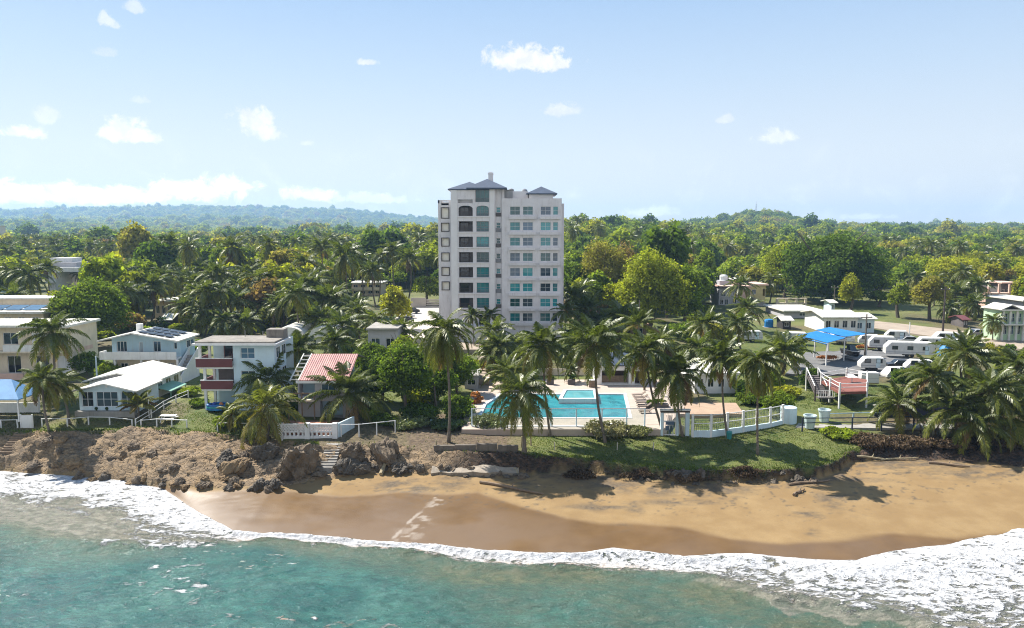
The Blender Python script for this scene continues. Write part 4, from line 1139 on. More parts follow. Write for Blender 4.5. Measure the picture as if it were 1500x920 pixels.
for i_, (px_, top_, w_, d_, tn_, lab_) in enumerate([(268, 566, 20, 98, .5, 'leafy shrub at the back corner of the white gable house'), (283, 588, 16, 92.5, .3, 'dark shrub at the left foot of the three-storey house'), (425, 575, 22, 91, .25, 'dark shrub between the three-storey house and the red-roofed house'),
        (440, 520, 26, 100, .4, 'leafy green tree squeezed behind the red-roofed house left edge'), (540, 590, 18, 88, .35, 'green shrub right of the yellow-trunked palm'), (150, 530, 20, 108, .45, 'yellow-green shrub left of the blue house stairs'), (60, 560, 26, 102, .3, 'green shrub before the cream block terrace wall'), (560, 606, 20, 86.5, .2, 'dark shrub behind the right rail fence')]):
    hero(S, lab_, 'shrub', px_, 0, top_, w_, 650 + i_, 18, 2600, .15, M_WOOD_LEAF, tn_, d=d_, rz_f=.56, bottom=-.9, trunk_r=.06, group='garden shrubs between the left houses')
rs_ = np.random.default_rng(505)
for (p0, p1, d0_, d1_, n_, where) in [(120, 300, 128, 165, 9, 'between the blue house and the palms'), (400, 560, 112, 150, 10, 'left of the grey annex'), (640, 700, 108, 128, 4, 'left of the driveway'), (760, 1000, 122, 150, 12, 'behind the pool terrace'),
                                      (1000, 1160, 112, 160, 14, 'in the overgrown yard'), (1090, 1200, 95, 108, 5, 'left of the red deck'), (560, 640, 96, 116, 5, 'behind the sea almond tree'), (1000, 1060, 165, 215, 5, 'left of the yellow house'), (20, 130, 118, 130, 4, 'at the side of the apartment block'), (1450, 1500, 118, 140, 3, 'before the pale green house')]:
    for k in range(n_):
        d_ = rs_.uniform(d0_, d1_); px_ = p0 + (p1 - p0) * (k + rs_.uniform(.1, .9)) / n_; hh = rs_.uniform(1.2, 3.6); w_ = rs_.uniform(1.3, 3.0); tn_ = rs_.uniform(.05, .8)
        if (1013 < px_ < 1042 and 125 < d_ < 170): continue
        zt_ = gz(XP(px_, d_), d_) + hh
        if hides(px_, d_, proj(XP(px_, d_), d_, zt_)[1] + 8, 20): continue
        hero(S, f"{'low' if hh < 2.2 else 'high'} {'narrow' if w_ < 2 else 'spreading'} {'dark' if tn_ < .3 else 'green' if tn_ < .55 else 'yellowish'} shrub {where}", 'shrub', px_, 0, proj(XP(px_, d_), d_, zt_)[1], w_ * F0 / d_, int(600 + k + p0), 14, 1500, .22, M_WOOD_LEAF, tn_, d=d_, rz_f=.56, bottom=-.9, trunk_r=.05, group='shrubs between the houses')
hero(S, 'dark shrub thicket under the right grove', 'shrub', 1395, 640, 592, 40, 541, 24, 4200, .16, M_WOOD_LEAF, .05, d=95, rz_f=.55, bottom=-.9, trunk_r=.06)
hero(S, 'dark shrub thicket behind the right end of the grove', 'shrub', 1475, 640, 570, 46, 542, 26, 5200, .17, M_WOOD_LEAF, .08, d=97, rz_f=.55, bottom=-.9, trunk_r=.06)
hero(S, 'shrub behind the blue umbrella in the right grove', 'shrub', 1340, 600, 535, 30, 543, 20, 3600, .17, M_WOOD_LEAF, .15, d=108, rz_f=.55, bottom=-.9, trunk_r=.06)
# ------------------------------------------------------------------ building materials
M_TOWER = surf("tower_plaster", (.65, .615, .62), .85, .08, .3, (.43, .39, .375), .6)
M_TOWERTRIM = surf("tower_trim_plaster", (.68, .65, .645), .85, .05, .4)
M_WHITE = surf("white_paint", (.70, .69, .67), .6, .08, .8, (.45, .42, .36), .4)
M_WROOF = surf("white_roof_coating", (.62, .60, .54), .8, .10, .35, (.36, .32, .26), .7)
M_BLUEW = surf("pale_blue_paint", (.40, .55, .64), .75, .08, .6, (.40, .42, .40), .35)
M_LBLUE = surf("pale_paint_blue_shade", (.54, .66, .72), .75, .07, .6, (.45, .46, .44), .4)  # pale paint tinted to carry the bluish sky shade on white walls
M_CREAM = surf("cream_paint", (.66, .56, .42), .85, .10, .5, (.38, .30, .22), .45)
M_PINK = surf("faded_pink_paint", (.62, .42, .34), .85, .12, .5, (.35, .25, .2), .4)
M_YELL = surf("dull_yellow_paint", (.55, .46, .22), .85, .12, .5, (.3, .25, .15), .4)
M_GREENW = surf("pale_green_paint", (.40, .55, .36), .8, .08, .5, (.3, .36, .28), .3)
M_CONC = surf("grey_concrete", (.30, .28, .25), .9, .18, .8, (.12, .11, .09), .5, bump=.2)
M_ROOFGREY = surf("weathered_flat_roof", (.23, .205, .175), .9, .25, .7, (.10, .085, .07), .6)
M_GREYW = surf("grey_lilac_plaster", (.40, .39, .41), .85, .10, .5, (.25, .24, .24), .4)
M_MAROON = surf("maroon_balustrade_paint", (.135, .040, .040), .65, .12, .8)
M_SLATE = surf("blue_slate_roof", (.050, .068, .105), .55, .15, 1.2, bump=.15, bscale=4)
M_REDROOF = None
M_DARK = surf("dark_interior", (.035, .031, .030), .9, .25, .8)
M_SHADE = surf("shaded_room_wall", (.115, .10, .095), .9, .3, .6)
M_FRAME = surf("white_window_frame", (.72, .72, .72), .5, .05, 2)
M_BROWNF = surf("dark_brown_frame", (.06, .045, .04), .6, .1, 2)
M_RAILG = surf("grey_railing_bars", (.20, .20, .21), .5, .1, 2)
M_WOOD = surf("weathered_wood", (.20, .14, .09), .85, .25, 3)
M_BLACK = surf("black_rubber", (.02, .02, .021), .8, .1, 3)
M_BLUECAN = surf("bright_blue_canopy_cloth", (.010, .175, .46), .6, .12, .8)
M_PAVE = surf("pale_pink_paving", (.42, .34, .28), .9, .10, .8, (.38, .30, .24), .3)
M_LOT = surf("pale_concrete_yard", (.46, .41, .35), .9, .12, .4, (.36, .32, .27), .4)
M_ASPH = surf("worn_grey_asphalt", (.15, .148, .145), .9, .2, .5, (.08, .08, .08), .4)
M_ROADP = surf("dusty_pale_road", (.32, .26, .20), .9, .15, .4, (.28, .22, .17), .4)

def glass(name, col, rough=.06):
    if name in MATS: return MATS[name]
    m, t, bs, out = new_mat(name)
    tc = t.n('ShaderNodeTexCoord').outputs['Object']
    n = t.noise(tc, .35, 2)
    geo = t.n('ShaderNodeObjectInfo').outputs['Random']
    c = t.mix(t.smooth(t.math('ADD', t.math('MULTIPLY', geo, .7), t.math('MULTIPLY', n, .4)), .25, .8), tuple(x * .35 for x in col), tuple(min(1, x * 1.7) for x in col))
    t.link(c, bs.inputs['Base Color'])
    bs.inputs['Roughness'].default_value = rough
    bs.inputs['IOR'].default_value = 1.5
    bs.inputs['Specular IOR Level'].default_value = .7
    MATS[name] = m
    return m
G_TEAL = glass("teal_tinted_glass", (.016, .150, .165))
G_DARK = glass("dark_window_glass", (.022, .030, .038))
G_BLUE = glass("blue_grey_window_glass", (.045, .085, .13))

def facade(mb, x0, x1, z0, z1, y, ops):
    """front skin at y with openings (x0,x1,z0,z1,depth,back) and their reveals; returns nothing, adds to mb"""
    xs = sorted({x0, x1, *[o[0] for o in ops], *[o[1] for o in ops]})
    zs = sorted({z0, z1, *[o[2] for o in ops], *[o[3] for o in ops]})
    xs = [x for x in xs if x0 - 1e-6 <= x <= x1 + 1e-6]; zs = [z for z in zs if z0 - 1e-6 <= z <= z1 + 1e-6]
    V = []; F = []
    for i in range(len(xs) - 1):
        for j in range(len(zs) - 1):
            cx, cz = (xs[i] + xs[i+1]) / 2, (zs[j] + zs[j+1]) / 2
            if any(o[0] < cx < o[1] and o[2] < cz < o[3] for o in ops): continue
            b = len(V)
            V += [(xs[i], y, zs[j]), (xs[i+1], y, zs[j]), (xs[i+1], y, zs[j+1]), (xs[i], y, zs[j+1])]
            F.append((b, b+1, b+2, b+3))
    for o in ops:
        a, b_, c, d, dep = o[:5]
        for q in [((a,y,c),(a,y,d),(a,y+dep,d),(a,y+dep,c)), ((b_,y,c),(b_,y+dep,c),(b_,y+dep,d),(b_,y,d)),
                  ((a,y,c),(a,y+dep,c),(b_,y+dep,c),(b_,y,c)), ((a,y,d),(b_,y,d),(b_,y+dep,d),(a,y+dep,d))]:
            b = len(V); V += list(q); F.append((b, b+1, b+2, b+3))
    mb.add(V, F)

def window(parent, x0, x1, z0, z1, y, nx_=2, nz_=1, fm=None, gm=None, w=.07, name='window'):
    """frame (proud of the glass) with mullions, glass behind as its sub-part"""
    mb = MB(); mb.frame_y(x0, x1, z0, z1, w, y - .03, y + .05)
    for k in range(1, nx_):
        xc = x0 + (x1 - x0) * k / nx_
        mb.box(xc - w * .4, xc + w * .4, y - .025, y + .045, z0 + w, z1 - w)
    for k in range(1, nz_):
        zc = z0 + (z1 - z0) * k / nz_
        mb.box(x0 + w, x1 - w, y - .02, y + .04, zc - w * .35, zc + w * .35)
    f = mb.build(name, fm or M_FRAME, parent)
    g = MB().add([(x0 + w * .5, y + .02, z0 + w * .5), (x1 - w * .5, y + .02, z0 + w * .5), (x1 - w * .5, y + .02, z1 - w * .5), (x0 + w * .5, y + .02, z1 - w * .5)], [(0, 1, 2, 3)])
    g.build('pane', gm or G_DARK, f)
    return f

def window_x(parent, y0, y1, z0, z1, x, ny_=2, fm=None, gm=None, w=.07, sgn=1):
    """a window in a wall that faces +x (sgn=1) or -x"""
    mb = MB()
    a, b = (x - .03, x + .04)
    mb.box(a, b, y0, y1, z1 - w, z1); mb.box(a, b, y0, y1, z0, z0 + w); mb.box(a, b, y0, y0 + w, z0 + w, z1 - w); mb.box(a, b, y1 - w, y1, z0 + w, z1 - w)
    for k in range(1, ny_):
        yc = y0 + (y1 - y0) * k / ny_; mb.box(a, b, yc - w * .4, yc + w * .4, z0 + w, z1 - w)
    f = mb.build('window', fm or M_FRAME, parent)
    q = [(x + .015*sgn, y0 + w*.5, z0 + w*.5), (x + .015*sgn, y1 - w*.5, z0 + w*.5), (x + .015*sgn, y1 - w*.5, z1 - w*.5), (x + .015*sgn, y0 + w*.5, z1 - w*.5)]
    MB().add(q, [(0, 1, 2, 3)]).build('pane', gm or G_DARK, f)
    return f

def hip(mb, x0, x1, y0, y1, z, h, th=.15):
    """hip roof with its eave board; ridge along the longer side"""
    w, d = x1 - x0, y1 - y0
    r = min(w, d) / 2
    if w >= d: a, b = (x0 + r, y0 + d / 2, z + h), (x1 - r, y0 + d / 2, z + h)
    else: a, b = (x0 + w / 2, y0 + r, z + h), (x0 + w / 2, y1 - r, z + h)
    c = [(x0, y0, z), (x1, y0, z), (x1, y1, z), (x0, y1, z)]
    e = [(p[0], p[1], z - th) for p in c]
    V = e + c + [a, b]
    F = [(3,2,1,0), (0,1,5,4), (1,2,6,5), (2,3,7,6), (3,0,4,7)]
    if w >= d: F += [(4,5,9,8), (5,6,9), (6,7,8,9), (7,4,8)]
    else: F += [(4,5,8), (5,6,9,8), (6,7,9), (7,4,8,9)]
    mb.add(V, F)

def railing(mb, x0, x1, z0, z1, y, step=.16, bar=.018, top=.03):
    mb.box(x0, x1, y - top, y + top, z1 - .05, z1); mb.box(x0, x1, y - top * .7, y + top * .7, z0, z0 + .04)
    n = max(2, int((x1 - x0) / step))
    for i in range(n + 1):
        x = x0 + (x1 - x0) * i / n
        x = min(max(x, x0 + bar), x1 - bar)
        mb.box(x - bar, x + bar, y - bar, y + bar, z0 + .04, z1 - .05)

# ------------------------------------------------------------------ the apartment tower
TY = 143.0
TB = 6.0
T0x = at_d(733, 400, TY)[0]
def TX(cx): return at_d(620 + cx / 3.407, 380, TY)[0] - T0x
def TZ(cyy): return at_d(750, 235 + cyy / 3.407, TY)[2] - TB
tower = empty('apartment_tower', (T0x, TY, TB), 0, 'tall pale apartment tower with blue hip roofs and teal windows', 'apartment tower')
DEP = 17.0
WIN_MID = [251, 329, 406, 483, 558, 635, 711, 784]
zmid = [TZ(c) for c in WIN_MID]
wall = MB()
ops_left, ops_bay, ops_slot, ops_right = [], [], [], []
# right block: y = 0.4
YR = .4
wins_right = []
for k, zc in enumerate(zmid):
    for (a, b, n) in [(433, 483, 2), (497, 547, 2), (585, 636, 2), (647, 672, 1)]:
        o = (TX(a), TX(b), zc - .80, zc + .82)
        ops_right.append((*o, .18)); wins_right.append((*o, n))
facade(wall, TX(392), TX(690), -1, TZ(190), YR, ops_right)
# balcony bays
bays = []; glz = []
for k, zc in enumerate(zmid):
    lo_, hi_ = zc - 1.02, zc + .98
    if k < 7:
        bays.append((TX(178), TX(248), lo_, hi_)); ops_bay.append((TX(178), TX(248), lo_, hi_, 2.3))
        glz.append((TX(266), TX(328), lo_, hi_)); ops_bay.append((TX(266), TX(328), lo_, hi_, .5))
ops_bay.append((TX(275), TX(330), TZ(826), TZ(770), 2.5))
ph = (TX(262), TX(330), TZ(208), TZ(147)); ops_bay.append((*ph, .5))
ops_bay.append((TX(176), TX(248), TZ(213), TZ(195), .5))
facade(wall, TX(140), TX(360), -1, TZ(143), 0, ops_bay)
slotw = []
for k, zc in enumerate(zmid):
    if k < 7:
        ops_slot.append((TX(364), TX(386), zc - 1.1, zc + .72, .18)); slotw.append((TX(364), TX(386), zc - .35, zc + .72))
facade(wall, TX(360), TX(392), -1, TZ(143), .8, ops_slot)
ops_left = []
leftw = []
for k in range(6):
    zc = TZ([261, 333, 408, 483, 556, 629][k])
    hh = .78 if k else 1.0
    ops_left.append((TX(89), TX(126), zc - hh, zc + hh, 1.3)); leftw.append((TX(89), TX(126), zc - hh, zc + hh))
ops_left.append((TX(88), TX(126), TZ(222), TZ(203), .8))
facade(wall, TX(72), TX(140), -1, TZ(197), 1.6, ops_left)
# returns between the planes, sides and back
def vquad(mb, xa, ya, xb, yb, za, zb): mb.add([(xa, ya, za), (xb, yb, za), (xb, yb, zb), (xa, ya, zb)], [(0, 1, 2, 3)])
vquad(wall, TX(140), 1.6, TX(140), 0, -1, TZ(143)); vquad(wall, TX(360), 0, TX(360), .8, -1, TZ(143)); vquad(wall, TX(392), .8, TX(392), YR, -1, TZ(143))
vquad(wall, TX(690), YR, TX(690), 2.2, -1, TZ(190)); wall.box(TX(690), TX(705), 2.2, DEP, -1, TZ(213))
vquad(wall, TX(72), DEP, TX(72), 1.6, -1, TZ(197)); vquad(wall, TX(690), 2.2, TX(690), DEP, TZ(213), TZ(190)); vquad(wall, TX(690), DEP, TX(72), DEP, -1, TZ(190))
# roof deck and parapet tops
wall.box(TX(72) + .01, TX(690) - .01, 1.9, DEP - .01, TZ(197) - .4, TZ(197) - .02 - .55)
wall.box(TX(392), TX(690), YR + .005, YR + .35, TZ(190) - .6, TZ(190) + .05)
wall.box(TX(690) - .3, TX(690) + .003, YR + .4, DEP, TZ(190) - .6, TZ(190) + .04)
wall.box(TX(72) - .004, TX(72) + .3, 1.6, DEP, TZ(197) - .6, TZ(197) + .05)
wall.box(TX(72), TX(140), 1.606, 1.9, TZ(201), TZ(196))
wall.build('wall', M_TOWER, tower)
# penthouse blocks
pw = MB()
pw.box(TX(142), TX(405), .9, 11, TZ(212), TZ(143) - .02)
pw.box(TX(405), TX(446), 1.5, 9, TZ(192), TZ(145)); pw.box(TX(446), TX(524), 2.0, 10, TZ(192), TZ(151))
pw.box(TX(528), TX(648), 1.2, 9, TZ(192), TZ(163))
pw.build('penthouse_wall', M_TOWERTRIM, tower)
rf = MB(); hip(rf, TX(126), TX(330), -.2, 11.4, TZ(142), TZ(100) - TZ(142), .22)
r1 = rf.build('roof', M_SLATE, tower)
rf = MB(); hip(rf, TX(218), TX(418), -.75, 9.5, TZ(137), TZ(86) - TZ(137), .25)
r2 = rf.build('roof', M_SLATE, tower)
ch = MB(); ch.box(TX(322), TX(346), 5.2, 6.2, TZ(105), TZ(58)); ch.box(TX(320), TX(348), 5.1, 6.3, TZ(58), TZ(50)); ch.box(TX(326), TX(342), 5.3, 6.1, TZ(50), TZ(47))
ch.build('chimney', M_TOWERTRIM, r2)
rf = MB(); hip(rf, TX(514), TX(668), .7, 10.2, TZ(163), TZ(124) - TZ(163), .2)
rf.build('roof', M_SLATE, tower)
gr = MB()
for i in range(9):
    x = TX(407) + (TX(445) - TX(407)) * i / 8; gr.box(x - .03, x + .03, 1.38, 1.46, TZ(188), TZ(148))
gr.box(TX(404), TX(447), 1.35, 1.48, TZ(148), TZ(144)); gr.build('rooftop_screen', M_RAILG, tower)
# rooftop plants and water tanks
mb = MB(); mb.lathe([(.5, TZ(150)), (.55, TZ(143)), (.45, TZ(136)), (.1, TZ(132))], TX(440), 5, 12); mb.build('rooftop_tank', M_RAILG, tower)
mb = MB(); mb.lathe([(.5, TZ(151)), (.55, TZ(145)), (.45, TZ(138)), (.1, TZ(134))], TX(508), 5, 12); mb.build('rooftop_tank', M_RAILG, tower)
# windows
for i, (a, b, c, d, n) in enumerate(wins_right):
    window(tower, a, b, c, d, YR + .16, n, 2, None, G_TEAL if (i * 7 + i // 4 * 3) % 5 < 3 else G_BLUE, .05)
for (a, b, c, d) in slotw:
    window(tower, a, b, c, d, .8 + .16, 1, 2, None, G_TEAL, .07)
for k, (a, b, c, d) in enumerate(glz):
    window(tower, a, b, c + .02, d, .42, 3, 2, M_RAILG, G_TEAL, .07)
    rb = MB(); railing(rb, a, b, c + .03, c + .62, .06, .14); rb.build('railing', M_RAILG, tower)
window(tower, *ph, .42, 3, 1, M_RAILG, G_TEAL, .07)
rb = MB(); railing(rb, ph[0], ph[1], ph[2], ph[2] + .8, .06, .14); rb.build('railing', M_RAILG, tower)
for k, (a, b, c, d) in enumerate(bays):
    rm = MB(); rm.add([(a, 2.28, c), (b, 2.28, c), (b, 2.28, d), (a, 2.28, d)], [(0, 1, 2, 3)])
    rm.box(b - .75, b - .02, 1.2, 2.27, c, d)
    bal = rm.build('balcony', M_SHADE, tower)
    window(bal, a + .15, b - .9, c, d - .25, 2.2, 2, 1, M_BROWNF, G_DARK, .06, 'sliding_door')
    rb = MB(); railing(rb, a, b, c + .02, c + .92, .08, .15); rb.build('railing', M_BROWNF, tower)
# arched heads of the top row
def arch_fill(x0, x1, zt, rise, y, dep, n=10):
    mb = MB()
    for i in range(n):
        xa, xb = x0 + (x1 - x0) * i / n, x0 + (x1 - x0) * (i + 1) / n
        f = lambda x: rise * sqrt(max(0, 1 - ((x - (x0 + x1) / 2) / ((x1 - x0) / 2)) ** 2))
        za, zb = zt - rise + f(xa), zt - rise + f(xb)
        mb.hexa([(xa, y, za), (xb, y, zb), (xb, y + dep, zb), (xa, y + dep, za)], [(xa, y, zt + .01), (xb, y, zt + .01), (xb, y + dep, zt + .01), (xa, y + dep, zt + .01)])
    return mb
a_ = arch_fill(bays[0][0], bays[0][1], bays[0][3], .5, .006, .3); a_.build('arched_head', M_TOWER, tower)
a_ = arch_fill(glz[0][0], glz[0][1], glz[0][3], .45, .006, .3); a_.build('arched_head', M_TOWER, tower)
a_ = arch_fill(leftw[0][0], leftw[0][1], leftw[0][3], .7, 1.606, .3); a_.build('arched_head', M_TOWER, tower)
for k, (a, b, c, d) in enumerate(leftw):
    mb = MB(); mb.frame_y(a - .1, b + .1, c - .1, d + .1, .16, 1.52, 1.68)
    f = mb.build('window', M_BROWNF, tower)
    MB().add([(a, 1.95, c), (b, 1.95, c), (b, 1.95, d), (a, 1.95, d)], [(0, 1, 2, 3)]).build('bright_backing', surf('sunlit_look_cream', (.86, .80, .70), .8, .05, 1), f)  # panel close behind the opening, its bright cream imitating a sunlit inner wall
# planter ledges under the windows, slab bands of the bays
for k, zc in enumerate(zmid):
    mb = MB()
    for (a, b) in [(428, 562), (580, 684)]:
        mb.box(TX(a), TX(b), YR - .42, YR - .003, zc - 1.62, zc - 1.10)
    mb.build('planter_ledge', M_TOWER, tower)
    if k < 7:
        mb = MB(); mb.box(TX(172), TX(334), -.16, -.003, zc - 1.22, zc - 1.045); mb.build('slab_edge', M_TOWERTRIM, tower)
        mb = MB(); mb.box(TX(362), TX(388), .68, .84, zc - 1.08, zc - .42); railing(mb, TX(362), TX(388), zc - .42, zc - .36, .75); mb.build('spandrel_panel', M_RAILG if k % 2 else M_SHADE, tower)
for cx_ in (178, 248, 266, 328):
    pass
mb = MB(); mb.box(TX(140), TX(172), -.12, -.004, TZ(850), TZ(145)); mb.box(TX(334), TX(356), -.12, -.004, TZ(850), TZ(145)); mb.build('pilaster', M_TOWERTRIM, tower)
# garage storey
g = MB()
for cx_ in (205, 243, 281): g.box(TX(cx_), TX(cx_ + 26), -.012, .02, TZ(872), TZ(866))
g.build('vent_slot', M_DARK, tower)
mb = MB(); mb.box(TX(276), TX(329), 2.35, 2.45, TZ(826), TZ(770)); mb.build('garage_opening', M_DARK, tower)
mb = MB(); mb.box(TX(190), TX(345), -.9, -.02, -1, TZ(826) - .05); mb.box(TX(186), TX(349), -1.0, .0, TZ(826) - .05, TZ(823)); mb.build('terrace_wall', M_WHITE, tower)
BLOCK.append((T0x, TY + 8, 16))
# ------------------------------------------------------------------ houses on the left
def XD(px, d): return (px - 750) / F0 * d * 1.004
def ZD(py, d): return at_d(750, py, d)[2]

class House:
    """an Empty at the base; everything below is given in world x, y and height above the base"""
    def __init__(self, name, x, y, z, label, cat):
        self.o = empty(name, (x, y, z), 0, label, cat); self.x, self.y, self.z = x, y, z
    def mb(self): return MB()
    def put(self, mb, name, mat, parent=None):
        mb.v = [(a - self.x, b - self.y, c - self.z) for a, b, c in mb.v]
        return mb.build(name, mat, parent or self.o)
    def win(self, x0, x1, z0, z1, y, nx_=2, nz_=1, gm=None, fm=None, name='window', w=.07):
        return window(self.o, x0 - self.x, x1 - self.x, z0 - self.z, z1 - self.z, y - self.y, nx_, nz_, fm, gm, w, name)
    def winx(self, y0, y1, z0, z1, x, ny_=2, gm=None, fm=None, sgn=1):
        return window_x(self.o, y0 - self.y, y1 - self.y, z0 - self.z, z1 - self.z, x - self.x, ny_, fm, gm, .07, sgn)

def gable_y(mb, x0, xr, x1, y0, y1, ze, zr, th=.16):
    """gable roof slab, ridge along y at xr"""
    p = [(x0, ze), (xr, zr), (x1, ze), (x1, ze - th), (xr, zr - th), (x0, ze - th)]
    n = len(p)
    V = [(a, y0, b) for a, b in p] + [(a, y1, b) for a, b in p]
    F = [(0, 5, 4, 1), (1, 4, 3, 2), (6, 7, 10, 11), (7, 8, 9, 10)]
    F += [(i, (i + 1) % n, (i + 1) % n + n, i + n) for i in range(n)]
    mb.add(V, F)

def gable_x(mb, x0, x1, y0, yr, y1, ze, zr, th=.16):
    p = [(y0, ze), (yr, zr), (y1, ze), (y1, ze - th), (yr, zr - th), (y0, ze - th)]
    n = len(p)
    V = [(x0, a, b) for a, b in p] + [(x1, a, b) for a, b in p]
    F = [(0, 1, 4, 5), (1, 2, 3, 4), (6, 11, 10, 7), (7, 10, 9, 8)]
    F += [(i, i + n, (i + 1) % n + n, (i + 1) % n) for i in range(n)]
    mb.add(V, F)

# --- white gable house
h = House('gable_house', -50.2, 89.0, 5.0, 'white low gable house on the left with three big front windows', 'house')
mb = MB()
ops = [(-53.4, -51.95, 5.6, 7.5, .15), (-51.6, -48.9, 5.6, 7.5, .15), (-48.5, -47.1, 5.6, 7.5, .15)]
facade(mb, -53.7, -46.9, 4.3, 7.55, 89, ops)
mb.add([(-53.7, 89, 7.55), (-46.9, 89, 7.55), (-50.2, 89, 8.5)], [(0, 1, 2)])
vquad(mb, -46.9, 89, -46.9, 95.3, 4.3, 7.6); vquad(mb, -53.7, 95.3, -53.7, 89, 4.3, 7.6)
h.put(mb, 'wall', M_LBLUE)
mb = MB(); mb.box(-56, -47.7, 95.3, 103.6, 4.3, 7.5); mb.add([(-56, 95.3, 7.5), (-47.7, 95.3, 7.5), (-51.9, 95.3, 8.55)], [(0, 1, 2)]); h.put(mb, 'wall', M_WHITE)
mb = MB(); gable_y(mb, -54.3, -50.2, -46.2, 88.3, 95.25, 7.72, 8.68); h.put(mb, 'roof', M_WROOF)
mb = MB(); gable_y(mb, -56.7, -51.9, -47.0, 94.6, 104.3, 7.62, 8.80); h.put(mb, 'roof', M_WROOF)
mb = MB(); mb.box(-54.0, -46.6, 88.4, 89.0 - .01, 4.3, 5.15); h.put(mb, 'porch_step', M_CONC)
for o in ops: h.win(*o[:4], 89.12, 3 if o[1] - o[0] > 2 else 2, 2, G_DARK)
mb = MB(); mb.box(-50.33, -50.07, 88.9, 88.99, 8.05, 8.32); h.put(mb, 'eave_lamp', M_WHITE)
for y0 in (96.6, 99.0, 101.4):
    h.winx(y0, y0 + 1.5, 5.95, 7.15, -47.68, 2, G_DARK, M_FRAME)
mb = MB(); mb.hexa([(-47.7, 96.2, 6.45), (-45.7, 96.2, 5.95), (-45.7, 101.0, 5.95), (-47.7, 101.0, 6.45)], [(-47.7, 96.2, 6.52), (-45.7, 96.2, 6.02), (-45.7, 101.0, 6.02), (-47.7, 101.0, 6.52)])
for y in (96.4, 100.8): mb.box(-45.85, -45.75, y - .05, y + .05, 4.3, 5.95)
h.put(mb, 'awning', surf("green_awning_sheet", (.22, .40, .30), .6, .1, 1))
for k, x in enumerate((-51.6, -50.3)):
    mb = MB(); mb.tube([(x, 88.96, 5.5), (x, 88.96, 5.0)], .08, 6); mb.lathe([(.05, 5.25), (.22, 5.35), (.16, 5.55), (.02, 5.62)], x, 88.9, 8); h.put(mb, 'wall_planter', M_WOOD_LEAF)
BLOCK.append((-51, 97, 9))

# --- blue two-storey house with solar panels
h = House('blue_house', -55.4, 110.0, 5.2, 'pale blue two-storey house with solar panels and white balcony', 'house')
zf, ze = ZD(522, 110), ZD(496, 110)
mb = MB(); ops = [(XD(167, 110), XD(182, 110), zf + .7, ze - .4, .12), (XD(200, 110), XD(206, 110), zf + .1, ze - .5, .12), (XD(221, 110), XD(232, 110), zf + .7, ze - .4, .12), (XD(251, 110), XD(256, 110), zf + 1.1, ze - .6, .12)]
xl, xr_ = XD(160, 110), XD(261, 110)
facade(mb, xl, xr_, 4.4, ze, 110, ops); vquad(mb, xr_, 110, xr_, 115, 4.4, ze); vquad(mb, xl, 115, xl, 110, 4.4, ze); vquad(mb, xr_, 115, xl, 115, 4.4, ze)
xp = XD(199, 110)
mb.add([(xl, 110, ze), (xr_, 110, ze), (xp, 110, ze + .75)], [(0, 1, 2)])
h.put(mb, 'wall', M_BLUEW)
mb = MB(); gable_y(mb, xl - 1.2, xp, xr_ + .6, 108.0, 115.6, ze - .05, ze + 1.15, .2); rf = h.put(mb, 'roof', M_WROOF)
sol = surf("dark_solar_panel", (.012, .014, .022), .25, .1, 2)
sl = -(1.2) / (xr_ + 1.0 - xp)
for k, yy in enumerate((108.9, 111.0, 113.1)):
    for j in range(4):
        x0 = xp + .5 + j * 1.28; x1 = x0 + 1.15
        if x1 > xr_ + .4: continue
        z0 = ze + 1.15 + sl * (x0 - xp) + .12; z1 = ze + 1.15 + sl * (x1 - xp) + .12
        mb = MB(); mb.hexa([(x0, yy, z0), (x1, yy, z1), (x1, yy + 1.6, z1), (x0, yy + 1.6, z0)], [(x0, yy, z0 + .06), (x1, yy, z1 + .06), (x1, yy + 1.6, z1 + .06), (x0, yy + 1.6, z0 + .06)])
        h.put(mb, 'solar_panel', sol, rf)
h.win(*ops[0][:4], 110.1, 3, 1, G_BLUE); h.win(*ops[1][:4], 110.1, 1, 1, glass("frosted_door_glass", (.3, .36, .4), .4), None, 'door'); h.win(*ops[2][:4], 110.1, 2, 1, G_BLUE); h.win(*ops[3][:4], 110.1, 1, 1, G_DARK)
h.winx(112, 113.4, zf + 1, ze - .6, xr_ + .02, 1, G_BLUE); h.winx(113.4, 114.6, zf + 1, ze - .6, xr_ + .02, 1, G_BLUE)
mb = MB(); mb.box(xl - 1.0, xr_ + .1, 108.2, 109.99, zf - .22, zf); h.put(mb, 'balcony_floor', M_WHITE)
mb = MB(); mb.box(xl - 1.0, xr_ + .1, 108.2, 108.35, zf, zf + .95); mb.box(xl - 1.0, xl - .85, 108.35, 109.99, zf, zf + .95); h.put(mb, 'balcony_wall', M_WHITE)
for px in (166, 205, 231, 258):
    x = XD(px, 109); mb = MB(); mb.box(x - .13, x + .13, 108.3, 108.56, 4.4, zf - .22); h.put(mb, 'post', M_WHITE)
mb = MB(); mb.box(xl + .6, xr_ - .3, 109.93, 109.99, 4.4, zf - .25); h.put(mb, 'ground_floor_wall', M_CREAM)
for px in (172, 215, 240):
    h.win(XD(px, 110), XD(px + 11, 110), 6.1, 7.4, 109.9, 2, 1, G_DARK)
mb = MB(); n = 10
for i in range(n):
    z1 = zf - (zf - 5.0) * i / n; y1 = 111.5 - 5.5 * i / n
    mb.box(xr_ + .5, xr_ + 1.7, y1 - .55, y1, 4.4, z1)
h.put(mb, 'outside_stair', M_CONC)
